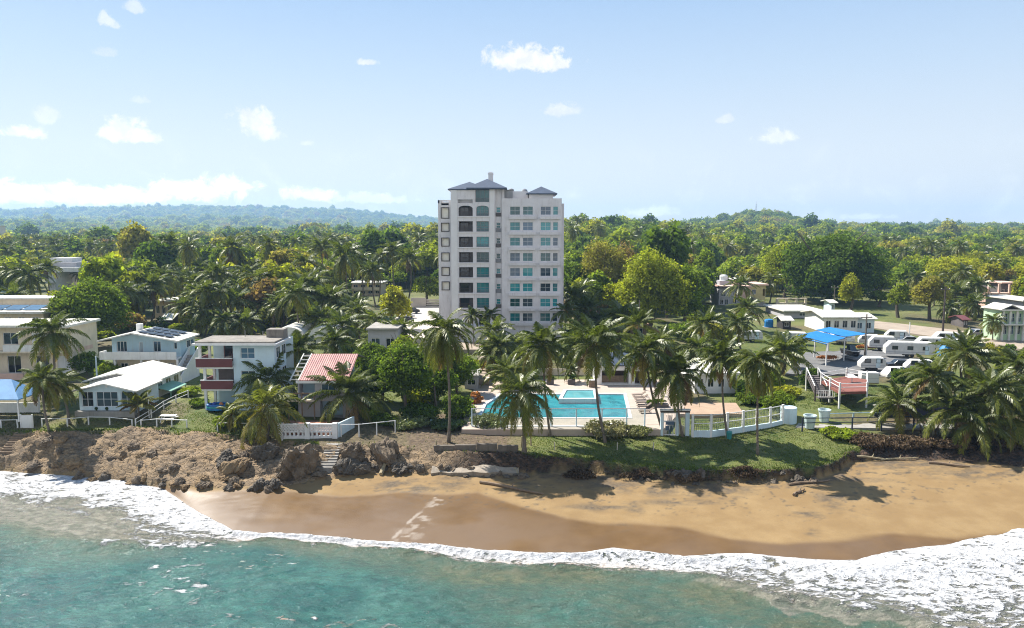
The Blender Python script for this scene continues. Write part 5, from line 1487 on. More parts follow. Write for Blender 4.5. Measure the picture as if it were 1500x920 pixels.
for xx in (xr_ + .4, xr_ + 1.72):
    mb = MB(); mb.hexa([(xx, 105.8, 4.4), (xx + .12, 105.8, 4.4), (xx + .12, 112, 4.4), (xx, 112, 4.4)], [(xx, 105.8, 6.2), (xx + .12, 105.8, 6.2), (xx + .12, 112, zf + 1.1), (xx, 112, zf + 1.1)]); h.put(mb, 'stair_wall', M_WHITE)
mb = MB(); mb.tube([(-58, 113, ze + .5), (-58, 113, ze + 1.9)], .5, 10); h.put(mb, 'roof_tank', M_WHITE, rf)
BLOCK.append((-55.5, 114, 8))

# --- three-storey house with maroon balconies
d = 91.0
h = House('balcony_house', -34.6, d, 4.9, 'three-storey pale house with maroon balconies and a flat roof', 'house')
f0, f1, f2, f3 = 4.9, 7.55, 10.35, 13.1
xa, xm, xb = XD(286, d), XD(338, d), XD(399, d)
mb = MB()
ops = [(XD(349, d), XD(370, d), f2 + .95, f2 + 2.35, .15), (XD(349, d), XD(370, d), f1 + .9, f1 + 2.2, .15), (XD(350, d), XD(366, d), f0 + .9, f0 + 2.1, .15)]
facade(mb, xm, xb, 4.2, f3, d, ops)
vquad(mb, xb, d, xb, 95.8, 4.2, f3); vquad(mb, xb, 99, xa, 95.8, 4.2, f3); vquad(mb, xm, 94.2, xm, d, 4.2, f3)
h.put(mb, 'wall', M_LBLUE)
mb = MB(); mb.box(xa + .9, xm - .004, 94.2, 94.35, 4.2, f1 - .25); h.put(mb, 'ground_floor_wall', M_BLUEW)
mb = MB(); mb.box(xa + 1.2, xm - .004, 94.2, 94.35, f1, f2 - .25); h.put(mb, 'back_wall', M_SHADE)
mb = MB(); mb.box(xa + 1.8, xm - .004, 94.7, 94.85, f2, f3 - .02); h.put(mb, 'back_wall', M_GREYW)
h.win(xa + 1.9, xa + 3.0, f2 + .05, f2 + 2.1, 94.62, 1, 1, G_DARK, M_MAROON, 'door'); h.win(xm - 1.5, xm - .4, f2 + .9, f2 + 1.9, 94.62, 2, 1, G_DARK)
mb = MB(); mb.lathe([(.32, f2 + 1.5), (.34, f2 + 1.62), (.32, f2 + 1.74)], xm - .9, 94.4, 12); h.put(mb, 'satellite_dish', M_WHITE)
for (z, dx) in ((f1, .45), (f2, -.05)):
    mb = MB(); mb.box(xa + dx, xm + .003, d - .35, 94.5, z - .28, z); h.put(mb, 'balcony_floor', M_WHITE)
    mb = MB(); mb.box(xa + dx - .06, xm + .02, d - .5, d - .36, z - .05, z + 1.02); mb.box(xa + dx - .06, xa + dx + .08, d - .36, 94.3, z - .05, z + 1.02)
    h.put(mb, 'balustrade', M_MAROON)
    mb = MB(); mb.box(xa + dx - .1, xm + .05, d - .54, d - .32, z + 1.02, z + 1.12); h.put(mb, 'handrail', M_WHITE)
for (z0, z1, dx) in ((4.2, f1 - .28, .7), (f1, f2 - .28, .7), (f2, f3, .2)):
    mb = MB(); mb.box(xa + dx, xa + dx + .3, d - .3, d, z0, z1); mb.box(xa + dx, xa + dx + .3, 93.6, 93.9, z0, z1); h.put(mb, 'post', M_WHITE)
mb = MB(); mb.box(xa - .35, xb + .55, d - .9, 96.3, f3, f3 + .22); h.put(mb, 'roof_slab', M_WHITE)
mb = MB(); mb.box(xa - .1, xb + .3, d - .6, 96.0, f3 + .222, f3 + .46); rf = h.put(mb, 'roof', M_ROOFGREY)
mb = MB(); mb.box(xb - 2.0, xb + .25, 94.2, 95.9, f3 + .46, f3 + 1.5); h.put(mb, 'stair_head', M_ROOFGREY, rf)
mb = MB(); mb.tube([(-35, 95, f3 + .46), (-35, 95, f3 + 1.3)], .05, 6); mb.tube([(-33, 96, f3 + .46), (-33, 96, f3 + 1.0)], .05, 6); h.put(mb, 'vent_pipe', M_RAILG, rf)
for o in ops: h.win(*o[:4], d + .12, 2, 2, G_BLUE)
for y0 in (91.6, 93.9): 
    h.winx(y0, y0 + 1.6, f2 + .9, f2 + 2.3, xb + .02, 2, G_BLUE); h.winx(y0, y0 + 1.6, f1 + .9, f1 + 2.2, xb + .02, 2, G_BLUE)
BLOCK.append((-34.6, 95, 8))

# --- red-roofed house
M_REDROOF, t, bs, out = new_mat("rusty_red_sheet_roof")
tc = t.n('ShaderNodeTexCoord').outputs['Object']
wvv = t.n('ShaderNodeTexWave', wave_type='BANDS', bands_direction='X', wave_profile='SIN'); t.link(tc, wvv.inputs['Vector']); wvv.inputs['Scale'].default_value = 1.15
n1 = t.noise(t.scaled(tc, (2.5, .6, 1)), .8, 5, .65); n2 = t.noise(tc, 5, 3)
c = t.mix(t.smooth(n1, .35, .65), (.24, .075, .068), (.33, .145, .12)); c = t.mix(t.math('MULTIPLY', t.smooth(n1, .6, .74), .7), c, (.29, .20, .155))
t.link(c, bs.inputs['Base Color']); bs.inputs['Roughness'].default_value = .6; t.link(t.bump(wvv.outputs[0], .7, .06), bs.inputs['Normal'])
d = 89.0
h = House('red_roof_house', -23.4, d, 4.3, 'small two-storey house with a rusty red sheet roof', 'house')
x0, x1 = XD(426, d), XD(503, d)
ZE, ZR = ZD(556, d), ZD(519, 94.5)
mb = MB(); facade(mb, x0 + .5, x1, 3.6, ZE - .1, d, [(x0 + .7, x0 + 2.6, 6.9, ZE - .5, 1.6), (x0 + 3.4, x0 + 5.2, 7.2, 8.5, .12), (x0 + 3.2, x0 + 6.0, 4.3, 6.3, 1.2)])
vquad(mb, x1, d, x1, 94.3, 3.6, ZE); vquad(mb, x0 + .5, 94.3, x0 + .5, d, 3.6, ZE); vquad(mb, x1, 94.3, x0 + .5, 94.3, 3.6, ZR - .3)
mb.add([(x1, d, ZE - .1), (x1, 94.3, ZE - .1), (x1, 94.3, ZR - .2)], [(0, 1, 2)]); mb.add([(x0 + .5, d, ZE - .1), (x0 + .5, 94.3, ZR - .2), (x0 + .5, 94.3, ZE - .1)], [(0, 1, 2)])
h.put(mb, 'wall', M_GREYW)
mb = MB(); mb.add([(x0 + .7, d + 1.58, 6.9), (x0 + 2.6, d + 1.58, 6.9), (x0 + 2.6, d + 1.58, ZE - .5), (x0 + .7, d + 1.58, ZE - .5)], [(0, 1, 2, 3)]); mb.add([(x0 + 3.2, d + 1.18, 4.3), (x0 + 6, d + 1.18, 4.3), (x0 + 6, d + 1.18, 6.3), (x0 + 3.2, d + 1.18, 6.3)], [(0, 1, 2, 3)]); h.put(mb, 'recess_wall', M_BLUEW)
h.win(x0 + 3.4, x0 + 5.2, 7.2, 8.5, d + .1, 2, 1, G_BLUE)
mb = MB(); mb.box(x0 - .4, x0 + 3.0, d - 1.6, d - .01, 6.62, 6.8); h.put(mb, 'deck_floor', M_CREAM)
for xx in (x0 - .25, x0 + 1.4, x0 + 2.9): 
    mb = MB(); mb.box(xx - .07, xx + .07, d - 1.58, d - 1.44, 3.6, 7.7); h.put(mb, 'post', M_WOOD)
mb = MB(); mb.box(x0 - .3, x0 + 2.9, d - 1.56, d - 1.46, 7.55, 7.7); h.put(mb, 'handrail', M_WOOD)
sl = (ZR - ZE) / (94.5 - d + .8)
def rz(y): return ZE + (y - d + .8) * sl
mb = MB(); mb.hexa([(x0 + .9, d - .8, ZE), (x1 + .5, d - .8, ZE), (x1 + .5, 94.5, ZR), (x0 + .9, 94.5, ZR)], [(x0 + .9, d - .8, ZE + .07), (x1 + .5, d - .8, ZE + .07), (x1 + .5, 94.5, ZR + .07), (x0 + .9, 94.5, ZR + .07)])
rf = h.put(mb, 'roof', M_REDROOF)
mb = MB()
for xx in (x0 - .25, x0 + .78): mb.hexa([(xx, d - .8, ZE - .02), (xx + .12, d - .8, ZE - .02), (xx + .12, 94.5, ZR - .02), (xx, 94.5, ZR - .02)], [(xx, d - .8, ZE + .12), (xx + .12, d - .8, ZE + .12), (xx + .12, 94.5, ZR + .12), (xx, 94.5, ZR + .12)])
for k in range(7):
    y = d - .6 + k * .93; mb.box(x0 - .13, x0 + .78, y, y + .1, rz(y) - .02, rz(y) + .10)
h.put(mb, 'bare_rafters', M_WROOF, rf)
mb = MB(); mb.box(x0 + .5, x1 + .3, d - .78, d - .62, ZE - .32, ZE - .02); h.put(mb, 'fascia', M_WHITE, rf)
mb = MB(); mb.hexa([(x0, 94.5, ZR - .05), (x1 + .5, 94.5, ZR - .05), (x1 + .5, 99, ZR - 1.2), (x0, 99, ZR - 1.2)], [(x0, 94.5, ZR + .05), (x1 + .5, 94.5, ZR + .05), (x1 + .5, 99, ZR - 1.1), (x0, 99, ZR - 1.1)]); h.put(mb, 'back_roof', M_ROOFGREY, rf)
BLOCK.append((-23.4, 92, 6))

# --- cream apartment block at the left margin
d = 112.0
h = House('apartment_block', -73, d, 5.2, 'cream two-storey apartment block with balconies at the far left', 'apartment block')
xL, xR = -92.0, XD(101, d)
s1, s2 = ZD(513, d), ZD(478, d)
mb = MB(); ops = []
for k, px in enumerate((-95, -45, 0, 42, 74)):
    ops.append((XD(px, d), XD(px + 22, d), s1 + (.3 if k % 2 else .9), s2 - 1.0, .15)); ops.append((XD(px + 4, d), XD(px + 24, d), 6.4 if k % 2 else 5.4, s1 - .9, .15))
facade(mb, xL, xR, 4.4, s2, d, ops); vquad(mb, xR, d, xR, 119, 4.4, s2); vquad(mb, xL, 119, xL, d, 4.4, s2)
h.put(mb, 'wall', M_CREAM)
for i, o in enumerate(ops): h.win(*o[:4], d + .12, 2, 1, G_DARK if i % 3 else glass("white_door_glass", (.45, .45, .45), .4))
mb = MB(); mb.box(xL, xR + .5, d - 1.6, 119.4, s2, s2 + .35); h.put(mb, 'roof', M_WROOF)
mb = MB(); mb.box(xL + 2, xR - .6, d - 1.4, d - .01, s1 - .25, s1); h.put(mb, 'balcony_floor', M_CREAM)
for (a, b) in ((-110, -55), (8, 60)):
    mb = MB(); mb.box(XD(a, d), XD(b, d), d - 1.4, d - 1.25, s1, s1 + 1.0); h.put(mb, 'balcony_wall', M_WHITE)
mb = MB(); mb.box(xL, XD(48, d), 108.5, 108.8, 4.2, 6.0); h.put(mb, 'terrace_wall', M_PINK)
mb = MB(); mb.box(xR + .01, xR + .05, 113.5, 117.5, s1 - .5, s1 + .1); h.put(mb, 'side_band', M_PINK)
BLOCK.append((-75, 117, 10))
# --- flat-roofed cream building behind it, panels on the roof
d = 133.0
h = House('flat_roof_building', -90, d, 5.5, 'cream flat-roofed building behind the apartment block with roof panels', 'building')
zr = ZD(459, d)
mb = MB(); mb.box(-112, XD(62, d), d, d + 13, 4.5, zr); h.put(mb, 'wall', M_CREAM)
mb = MB(); mb.box(-112.6, XD(66, d), d - 1.0, d + 13.6, zr, zr + .4); rf = h.put(mb, 'roof', M_WROOF)
for k in range(5):
    x = -104 + k * 3.4; mb = MB(); mb.hexa([(x, d + 1, zr + .5), (x + 3.1, d + 1, zr + .5), (x + 3.1, d + 4, zr + 1.1), (x, d + 4, zr + 1.1)], [(x, d + 1, zr + .57), (x + 3.1, d + 1, zr + .57), (x + 3.1, d + 4, zr + 1.17), (x, d + 4, zr + 1.17)]); h.put(mb, 'solar_panel', G_BLUE, rf)
mb = MB(); mb.box(-108, XD(40, d), d + 7, d + 12, zr + .4, zr + 2.0); h.put(mb, 'upper_storey', M_CREAM)
mb = MB(); mb.box(-108.5, XD(44, d), d + 6.4, d + 12.4, zr + 2.0, zr + 2.25); h.put(mb, 'upper_roof', M_WROOF)
for px in (5, 25, 45): h.win(XD(px, d), XD(px + 10, d), zr - 1.9, zr - .7, d - .02, 2, 1, G_DARK)
BLOCK.append((-95, d + 6, 14))

# --- far houses on the left
def far_house(name, label, cat, px0, px1, d, py_eave, wallm, roofm, depth=8, over=.5, wins=3, storeys=1, py_base=None, pitch=0, rail=None, z=None):
    x0 = XD(px0, d + depth if px0 > 750 else d); x1 = XD(px1, d if px1 > 750 else d + depth)
    z0 = gz((x0 + x1) / 2, d) if z is None else z
    ze = ZD(py_eave, d)
    h = House(name, (x0 + x1) / 2, d, z0, label, cat)
    mb = MB(); ops = []
    st = (ze - z0) / storeys
    for s in range(storeys):
        for k in range(wins):
            xc = x0 + (x1 - x0) * (k + .5) / wins; ww = min(.9, (x1 - x0) / wins * .3)
            ops.append((xc - ww, xc + ww, z0 + st * s + st * .32, z0 + st * s + st * .76, .12))
    facade(mb, x0, x1, z0 - .8, ze, d, ops); vquad(mb, x1, d, x1, d + depth, z0 - .8, ze); vquad(mb, x0, d + depth, x0, d, z0 - .8, ze); vquad(mb, x1, d + depth, x0, d + depth, z0 - .8, ze)
    h.put(mb, 'wall', wallm)
    mb = MB()
    if pitch: gable_x(mb, x0 - over, x1 + over, d - over, d + depth / 2, d + depth + over, ze, ze + pitch, .2)
    else: mb.box(x0 - over, x1 + over, d - over - .4, d + depth + over, ze, ze + .32)
    rf = h.put(mb, 'roof', roofm)
    if pitch:
        mb = MB(); yr = d + depth / 2
        for xx in (x0, x1): mb.add([(xx, d, ze - .02), (xx, d + depth, ze - .02), (xx, yr, ze + pitch - .2)], [(0, 1, 2)])
        h.put(mb, 'gable_wall', wallm)
    for o in ops: h.win(*o[:4], d + .1, 2, 1, G_DARK)
    if storeys > 1:
        for s in range(1, storeys):
            mb = MB(); mb.box(x0 - .1, x1 + .1, d - 1.1, d - .01, z0 + st * s - .2, z0 + st * s); h.put(mb, 'balcony_floor', wallm)
            mb = MB(); mb.box(x0 - .1, x1 + .1, d - 1.1, d - 1.0, z0 + st * s, z0 + st * s + .8); h.put(mb, 'balcony_wall', rail or wallm)
    BLOCK.append(((x0 + x1) / 2, d + depth / 2, max(x1 - x0, depth) * .55))
    return h, x0, x1, z0, ze, rf
far_house('flat_house', 'small cream flat-roofed house among the palms left of centre', 'house', 226, 276, 180, 442, M_CREAM, M_WROOF, 9, .5, 3)
far_house('shed', 'shed with a bright tilted roof in front of the cream flat house', 'shed', 236, 266, 158, 468, M_SHADE, M_WROOF, 5.5, .5, 2, pitch=1.1)
h, x0, x1, z0, ze, rf = far_house('vaulted_building', 'low building with white barrel-vaulted roofs behind the three-storey house', 'building', 398, 500, 138, 494, M_WHITE, M_WROOF, 10, .4, 5)
for (a, b) in ((399, 441), (447, 498)):
    xa_, xb_ = XD(a, 138), XD(b, 138); n = 12; prof = [(xa_ + (xb_ - xa_) * (1 - cos(pi * i / n)) / 2, ze + .32 + 1.6 * sin(pi * i / n)) for i in range(n, -1, -1)]
    mb = MB(); mb.prism_y(prof[::-1], 138.2, 147.5); h.put(mb, 'vault', M_WROOF, rf)
h, x0, x1, z0, ze, rf = far_house('two_storey_house', 'far two-storey house with dark windows left of the parking yard', 'house', 516, 566, 232, 415, M_CREAM, M_WROOF, 9, .6, 4, 2)
h, x0, x1, z0, ze, rf = far_house('stepped_building', 'stepped grey-white building with several terraces far left', 'building', 72, 118, 255, 400, M_WHITE, M_WROOF, 14, .4, 5, 2)
for k, (a, b, c) in enumerate([(70, 112, 392), (62, 104, 385), (58, 92, 379)]):
    mb = MB(); mb.box(XD(a, 255), XD(b, 255), 257 + k * 2.5, 268, ze + .3 + (0 if k == 0 else ZD([400, 392, 385][k], 255) - ze - .3), ZD(c, 255)); h.put(mb, 'terrace_storey', M_GREYW if k % 2 else M_WHITE)
far_house('low_house', 'low pale house right of the stepped grey building', 'house', 116, 134, 262, 401, M_CREAM, M_WROOF, 8, .5, 2)
far_house('hillside_house', 'tiny white house alone in the far wood on the left', 'house', 206, 226, 520, 346, M_WHITE, M_WROOF, 12, .6, 3, z=13)
far_house('hillside_house', 'pale far house on the left hillside at the left margin', 'house', -4, 16, 700, 331, M_CREAM, M_WROOF, 12, .6, 3, z=24)
far_house('blue_shed', 'blue-walled shed behind the flat roofs at the far left', 'shed', -8, 12, 190, 424, M_BLUEW, M_ROOFGREY, 6, .3, 1)
far_house('annex', 'grey annex left of the driveway behind the thicket', 'annex', 538, 592, 122, 483, M_GREYW, M_CONC, 8, .2, 2)
far_house('hut', 'low grey hut with a railing beside the driveway left of the tower', 'hut', 680, 702, 107, 552, M_GREYW, M_CONC, 5, .15, 1)

# --- pavilion with a blue hipped canopy at the left margin
x, y, z = at(12, 606, 5.0)
t = empty('canopy_pavilion', (x, y, 5.0), 0, 'small pavilion with a blue hipped canopy at the left margin', 'pavilion')
mb = MB(); hip(mb, -3.4, 2.9, -2.2, 2.2, 2.3, 2.0, .12); mb.build('canopy', surf("faded_blue_canopy", (.16, .33, .55), .6, .15, 1), t)
for xx in (-3.1, 2.6):
    for yy in (-1.9, 1.9): MB().box(xx - .08, xx + .08, yy - .08, yy + .08, -.5, 2.25).build('post', M_WHITE, t)
mb = MB(); mb.box(-3.1, 2.6, 1.7, 1.85, -.3, .95); mb.build('low_wall', M_WHITE, t)

# --- yard with its wall, gate and cars left of the tower
def sheet(name, pix, z, mat, th=.06, kind='structure'):
    """a paved sheet with a real edge; corners given as photograph pixels on its plane"""
    P = [at(a, b, z)[:2] for a, b in pix]
    if sum((P[i][0] * P[(i+1) % len(P)][1] - P[(i+1) % len(P)][0] * P[i][1]) for i in range(len(P))) < 0: P = P[::-1]
    mb = MB(); mb.prism_z(P, z - th, z); o = mb.build(name, mat); tag(o, kind=kind); return o
sheet('parking_yard', [(582, 497), (560, 480), (604, 446), (643, 446), (643, 497)], 7.0, M_LOT, 1.6)
h = House('yard_wall', XD(622, 198), 198, 7.0, 'slatted concrete wall closing the back of the parking yard', 'wall')
mb = MB(); mb.box(XD(602, 198), XD(624, 198), 198, 198.3, 6.5, 9.6); h.put(mb, 'wall_panel', M_LOT)
mb = MB()
for k in range(4): mb.box(XD(624.5, 198), XD(643, 198), 198, 198.2, 7.0 + k * .6, 7.4 + k * .6)
h.put(mb, 'slats', M_LOT)

def car(name, label, cat, x, y, z, rz, body, L=4.4, W=1.8, H=1.45, group=None, kind='sedan'):
    t = empty(name, (x, y, z), rz, label, cat, group)
    if kind == 'sedan': pr = [(0, .35), (.05, .75), (.22*L, .88), (.36*L, H), (.72*L, H), (.88*L, .95), (L, .85), (L, .35)]
    elif kind == 'suv': pr = [(0, .4), (.03, .95), (.20*L, 1.05), (.30*L, H), (.93*L, H), (L, 1.05), (L, .4)]
    pr = [(a - L / 2, b) for a, b in pr]
    mb = MB(); mb.prism_y(pr[::-1], -W / 2, W / 2); mb.build('body', body, t, bevel=.08)
    a, b = (-.5 + .26, .80) if kind == 'sedan' else (-.5 + .26, .90)
    for s in (-1, 1):
        g = MB(); zt = H - .12; zb = .95 if kind == 'sedan' else 1.08
        yy = s * (W / 2 + .012)
        pts_ = [(-.5*L + .27*L, yy, zb), (-.5*L + .86*L, yy, zb), (-.5*L + .73*L, yy, zt), (-.5*L + .385*L, yy, zt)]
        g.add(pts_, [(0, 1, 2, 3)]).build('side_window', G_DARK, t)
        for xx in (-.31 * L, .31 * L):
            w = MB(); w.tube([(xx, s * (W / 2 - .2), .33), (xx, s * (W / 2 + .02), .33)], .33, 12); w.build('wheel', M_BLACK, t)
    i0 = 2; (xa1, za1), (xb1, zb1) = pr[2], pr[3]
    g = MB(); e = .015
    g.add([(xa1 + .08 - e, -W/2 + .12, za1 + .06 + e), (xa1 + .08 - e, W/2 - .12, za1 + .06 + e), (xb1 - e - .04, W/2 - .18, zb1 - .05 + e), (xb1 - e - .04, -W/2 + .18, zb1 - .05 + e)], [(0, 1, 2, 3)]).build('windscreen', G_DARK, t)
    return t
P_BLACK = surf("black_car_paint", (.02, .02, .024), .25, .05, 1)
P_WHITE = surf("white_car_paint", (.58, .57, .55), .35, .10, .7, (.33, .30, .26), .45)
P_GREY = surf("silver_car_paint", (.36, .37, .38), .3, .04, 1)
x, y, z = at(602, 459, 7.02); car('parked_car', 'black car parked across the far end of the parking yard', 'car', x, y, z, .15, P_BLACK, group='cars in the parking yard')
x, y, z = at(592, 473, 7.02); car('parked_car', 'black car parked nearer in the parking yard behind a white one', 'car', x, y, z, .2, P_BLACK, group='cars in the parking yard')
x, y, z = at(594, 466, 7.02); car('parked_car', 'white car parked between the two black cars', 'car', x, y, z, .15, P_WHITE, group='cars in the parking yard')

# --- rails, balustrade and small things on the left bluff
def fence_run(label, pix, z=None, h_=1.0, post=.06, rails=(1.0,), mat=None, name='rail_fence', cat='fence', step=None, group=None, mesh=None, posts_at=None, base=0):
    """posts at the given pixels (on the ground), rails between them"""
    P = [(ground_at(a, b) if z is None else at(a, b, z)) for a, b in pix]
    o = P[0]
    t = empty(name, o, 0, label, cat, group)
    L = [(p[0] - o[0], p[1] - o[1], p[2] - o[2]) for p in P]
    for p in L:
        MB().box(p[0] - post, p[0] + post, p[1] - post, p[1] + post, p[2] - .4, p[2] + h_).build('post', mat or M_WHITE, t)
    for q in rails:
        mb = MB()
        for a, b in zip(L[:-1], L[1:]):
            mb.tube([(a[0], a[1], a[2] + h_ * q - .05), (b[0], b[1], b[2] + h_ * q - .05)], post * .75, 6)
        mb.build('rail', mat or M_WHITE, t)
    return t, L
fence_run('white rail fence with few posts left of the bluff stairs', [(-60, 627), (-30, 627), (2, 627), (26, 627)])
fence_run('long white rail fence in front of the white gable house', [(62, 625), (99, 625), (130, 623), (161, 623), (194, 627)])
fence_run('white rail fence right of the young yellow-green palm', [(207, 627), (230, 626), (252, 627), (274, 628)])
fence_run('thin white rail fence before the three-storey house', [(319, 634), (336, 634), (362, 634), (379, 634)], h_=1.15)
fence_run('white rail fence right of the patio balustrade', [(500, 641), (526, 640), (552, 637), (579, 634)], h_=1.5)
fence_run('white railing climbing back along the lawn beside the white gable house', [(199, 626), (222, 612), (240, 600), (258, 591), (276, 583)], h_=1.05, rails=(1.0, .55))
x, y, z = ground_at(40, 628)
t = empty('gate_panel', (x, y, z), 0, 'white closed gate panel at the top of the bluff stairs', 'gate')
MB().box(-.62, .62, -.05, .05, -.1, 1.55).build('panel', M_WHITE, t)
for s in (-1, 1): MB().box(s * .7 - .07, s * .7 + .07, -.07, .07, -.4, 1.65).build('post', M_WHITE, t)
# patio balustrade
d = 81.6; zb = 4.0
t = empty('patio_balustrade', (XD(445, d), d, zb), 0, 'white patio wall with lattice blocks before the red-roofed house', 'balustrade')
ox = XD(445, d)
for px in (404.5, 444.5, 485.5): MB().box(XD(px, d) - ox - .28, XD(px, d) - ox + .28, -.25, .25, -.8, 1.5).build('pillar', M_WHITE, t)
for (a, b) in ((408.5, 440.5), (448.5, 481.5)):
    xa_, xb_ = XD(a, d) - ox, XD(b, d) - ox
    mb = MB(); mb.box(xa_, xb_, -.14, .14, 1.25, 1.4); mb.box(xa_, xb_, -.14, .14, .42, .56); mb.box(xa_, xb_, -.1, .1, -.6, .02)
    n = 14
    for r_ in range(4):
        for k in range(n):
            x = xa_ + (xb_ - xa_) * (k + .5 + (.25 if r_ % 2 else -.25)) / n; z = .56 + r_ * .1725
            mb.box(x - .055, x + .055, -.08, .08, z, z + .1725)
        if r_: mb.box(xa_, xb_, -.085, .085, .56 + r_ * .1725 - .018, .56 + r_ * .1725 + .018)
    for k in range(5):
        x = xa_ + (xb_ - xa_) * (k + .5) / 5; mb.box(x - .1, x + .1, -.09, .09, .02, .42)
    mb.build('lattice_panel', M_WHITE, t)
mb = MB(); mb.hexa([(XD(488, d) - ox, .2, -.6), (XD(488, d) - ox + .2, .2, -.6), (XD(488, d) - ox + 1.3, 3.4, -.6), (XD(488, d) - ox + 1.1, 3.4, -.6)], [(XD(488, d) - ox, .2, 1.4), (XD(488, d) - ox + .2, .2, 1.4), (XD(488, d) - ox + 1.3, 3.4, 1.4), (XD(488, d) - ox + 1.1, 3.4, 1.4)])
mb.build('return_wall', M_LBLUE, t)
o = sheet('patio', [(406, 631), (484, 631), (497, 616), (412, 616)], zb + .5, surf("terracotta_patio", (.33, .16, .11), .8, .15, 1), .5)
# steps cut into the bluff
def steps(label, top_px, bot_px, w, n, mat=M_CONC):
    a = ground_at(*top_px); b = ground_at(*bot_px)
    t = empty('bluff_stairs', a, 0, label, 'stairs')
    for k in range(n):
        f = (k + .5) / n
        x = (b[0] - a[0]) * f; y = (b[1] - a[1]) * f; z = (b[2] - a[2]) * f + .12
        MB().box(x - w / 2, x + w / 2, y - .30, y + .24, z - .9, z).build('step', mat, t)
    return t
steps('concrete stairs down the bluff by the patio balustrade', (490, 650), (479, 690), 1.7, 9)
steps('weathered stairs cut in the bluff at the far left', (33, 636), (10, 665), 1.6, 8, M_WOOD)
# picnic bench, toys
x, y, z = ground_at(247, 618)
t = empty('picnic_table', (x, y, z), 0, 'white picnic table on the left lawn behind the rail fence', 'picnic table')
MB().box(-.95, .95, -.38, .38, .70, .76).build('table_top', M_WHITE, t)
for s in (-1, 1):
    MB().box(-.95, .95, s * .62 - .13, s * .62 + .13, .42, .47).build('bench', M_WHITE, t)
    mb = MB(); mb.tube([(s * .7, -.7, -.05), (s * .7, -.1, .7)], .05, 5); mb.tube([(s * .7, .7, -.05), (s * .7, .1, .7)], .05, 5); mb.box(s * .7 - .04, s * .7 + .04, -.7, .7, .34, .42); mb.build('leg', M_WHITE, t)
M_INF = surf("blue_inflatable_vinyl", (.02, .13, .36), .35, .2, 2)
x, y, z = XD(312, 90.3), 90.3, 4.95
t = empty('inflatable_pool', (x, y, z), 0, 'blue inflatable pool under the lower balcony of the three-storey house', 'inflatable pool')
for k in range(3):
    mb = MB(); n = 20; mb.tube([(1.25 * cos(2 * pi * i / n), .85 * sin(2 * pi * i / n), .14 + .24 * k) for i in range(n + 1)], .15, 7, False); mb.build('ring', M_INF if k % 2 == 0 else surf("teal_inflatable_vinyl", (.03, .30, .32), .35, .15, 2), t)
MB().lathe([(1.15, .1), (1.15, .12), (.01, .13)], 0, 0, 18).build('water', G_TEAL, t)
for i, (dx, c, nm) in enumerate([(-.5, (.02, .06, .3), 'dark blue'), (.4, (.5, .16, .03), 'orange')]):
    o = empty('beach_ball', (x + dx, y + .1, z + .62), 0, f'{nm} beach ball resting in the inflatable pool', 'ball')
    MB().lathe([(.02, -.3), (.2, -.22), (.3, 0), (.2, .22), (.02, .3)], 0, 0, 12).build('shell', surf(nm.replace(' ', '_') + '_ball_vinyl', c, .4, .1, 2), o)
# ------------------------------------------------------------------ pool terrace
ZP = 4.0
def poly_world(pix, z): return [at(a, b, z)[:2] for a, b in pix]
def ccw(P):
    s = sum(P[i][0] * P[(i+1) % len(P)][1] - P[(i+1) % len(P)][0] * P[i][1] for i in range(len(P)))
    return P if s > 0 else P[::-1]
deck_out = poly_world([(676, 629), (972, 629), (1003, 596), (985, 556), (700, 556), (688, 585)], ZP)
pool_in = poly_world([(703, 612), (712, 592), (735, 577), (914, 577), (922, 612)], ZP)
# deck as a ring of quads around the pool
def ring_sheet(outer, inner, z, th):
    import mathutils.geometry as mg
    tri = mg.tessellate_polygon([[mathutils.Vector((*p, 0)) for p in outer], [mathutils.Vector((*p, 0)) for p in inner]])
    pts = list(outer) + list(inner)
    V = [(p[0], p[1], z) for p in pts]; F = []
    for t_ in tri:
        a, b, c = (pts[i] for i in t_)
        F.append(tuple(t_) if (b[0]-a[0])*(c[1]-a[1]) - (b[1]-a[1])*(c[0]-a[0]) > 0 else tuple(t_)[::-1])
    n, m_ = len(outer), len(inner)
    V += [(p[0], p[1], z - th) for p in outer]
    b0 = n + m_
    for i in range(n): F.append((i, (i+1) % n, b0 + (i+1) % n, b0 + i))
    return V, F
V, F = ring_sheet(deck_out, pool_in, ZP, 1.6)
o = mesh_obj('pool_deck', V, F, M_PAVE); tag(o, kind='structure')
zw = ZP - .14
t = empty('swimming_pool', (*at(815, 600, ZP)[:2], ZP), 0, 'wide turquoise swimming pool on the terrace below the tower', 'swimming pool')
ox, oy = t.location.x, t.location.y
M_TILE = surf("turquoise_pool_lining", (.06, .36, .40), .3, .06, 1.2)
L = [(p[0] - ox, p[1] - oy) for p in ccw(pool_in)]
n = len(L)
V = [(a, b, -1.5) for a, b in L] + [(a, b, -.005) for a, b in L]
mesh_obj('basin', V, [tuple(range(n))] + [(i, i + n, (i+1) % n + n, (i+1) % n) for i in range(n)], M_TILE, t)
m, tt_, bs, out = new_mat("pool_water")
tc = tt_.n('ShaderNodeTexCoord').outputs['Object']; nn = tt_.noise(tc, .5, 3, .5, .5); n2_ = tt_.noise(tc, 2.5, 4, .6, .8)
c = tt_.mix(tt_.smooth(nn, .35, .65), (.012, .155, .190), (.030, .245, .28)); c = tt_.mix(tt_.math('MULTIPLY', tt_.smooth(n2_, .5, .7), .35), c, (.08, .32, .35))
tt_.link(c, bs.inputs['Base Color']); bs.inputs['Roughness'].default_value = .06; bs.inputs['IOR'].default_value = 1.33
tt_.link(tt_.bump(n2_, .25, .06), bs.inputs['Normal']); M_POOLW = m
mesh_obj('water', [(a, b, -.14) for a, b in L], [tuple(range(n))], M_POOLW, t)
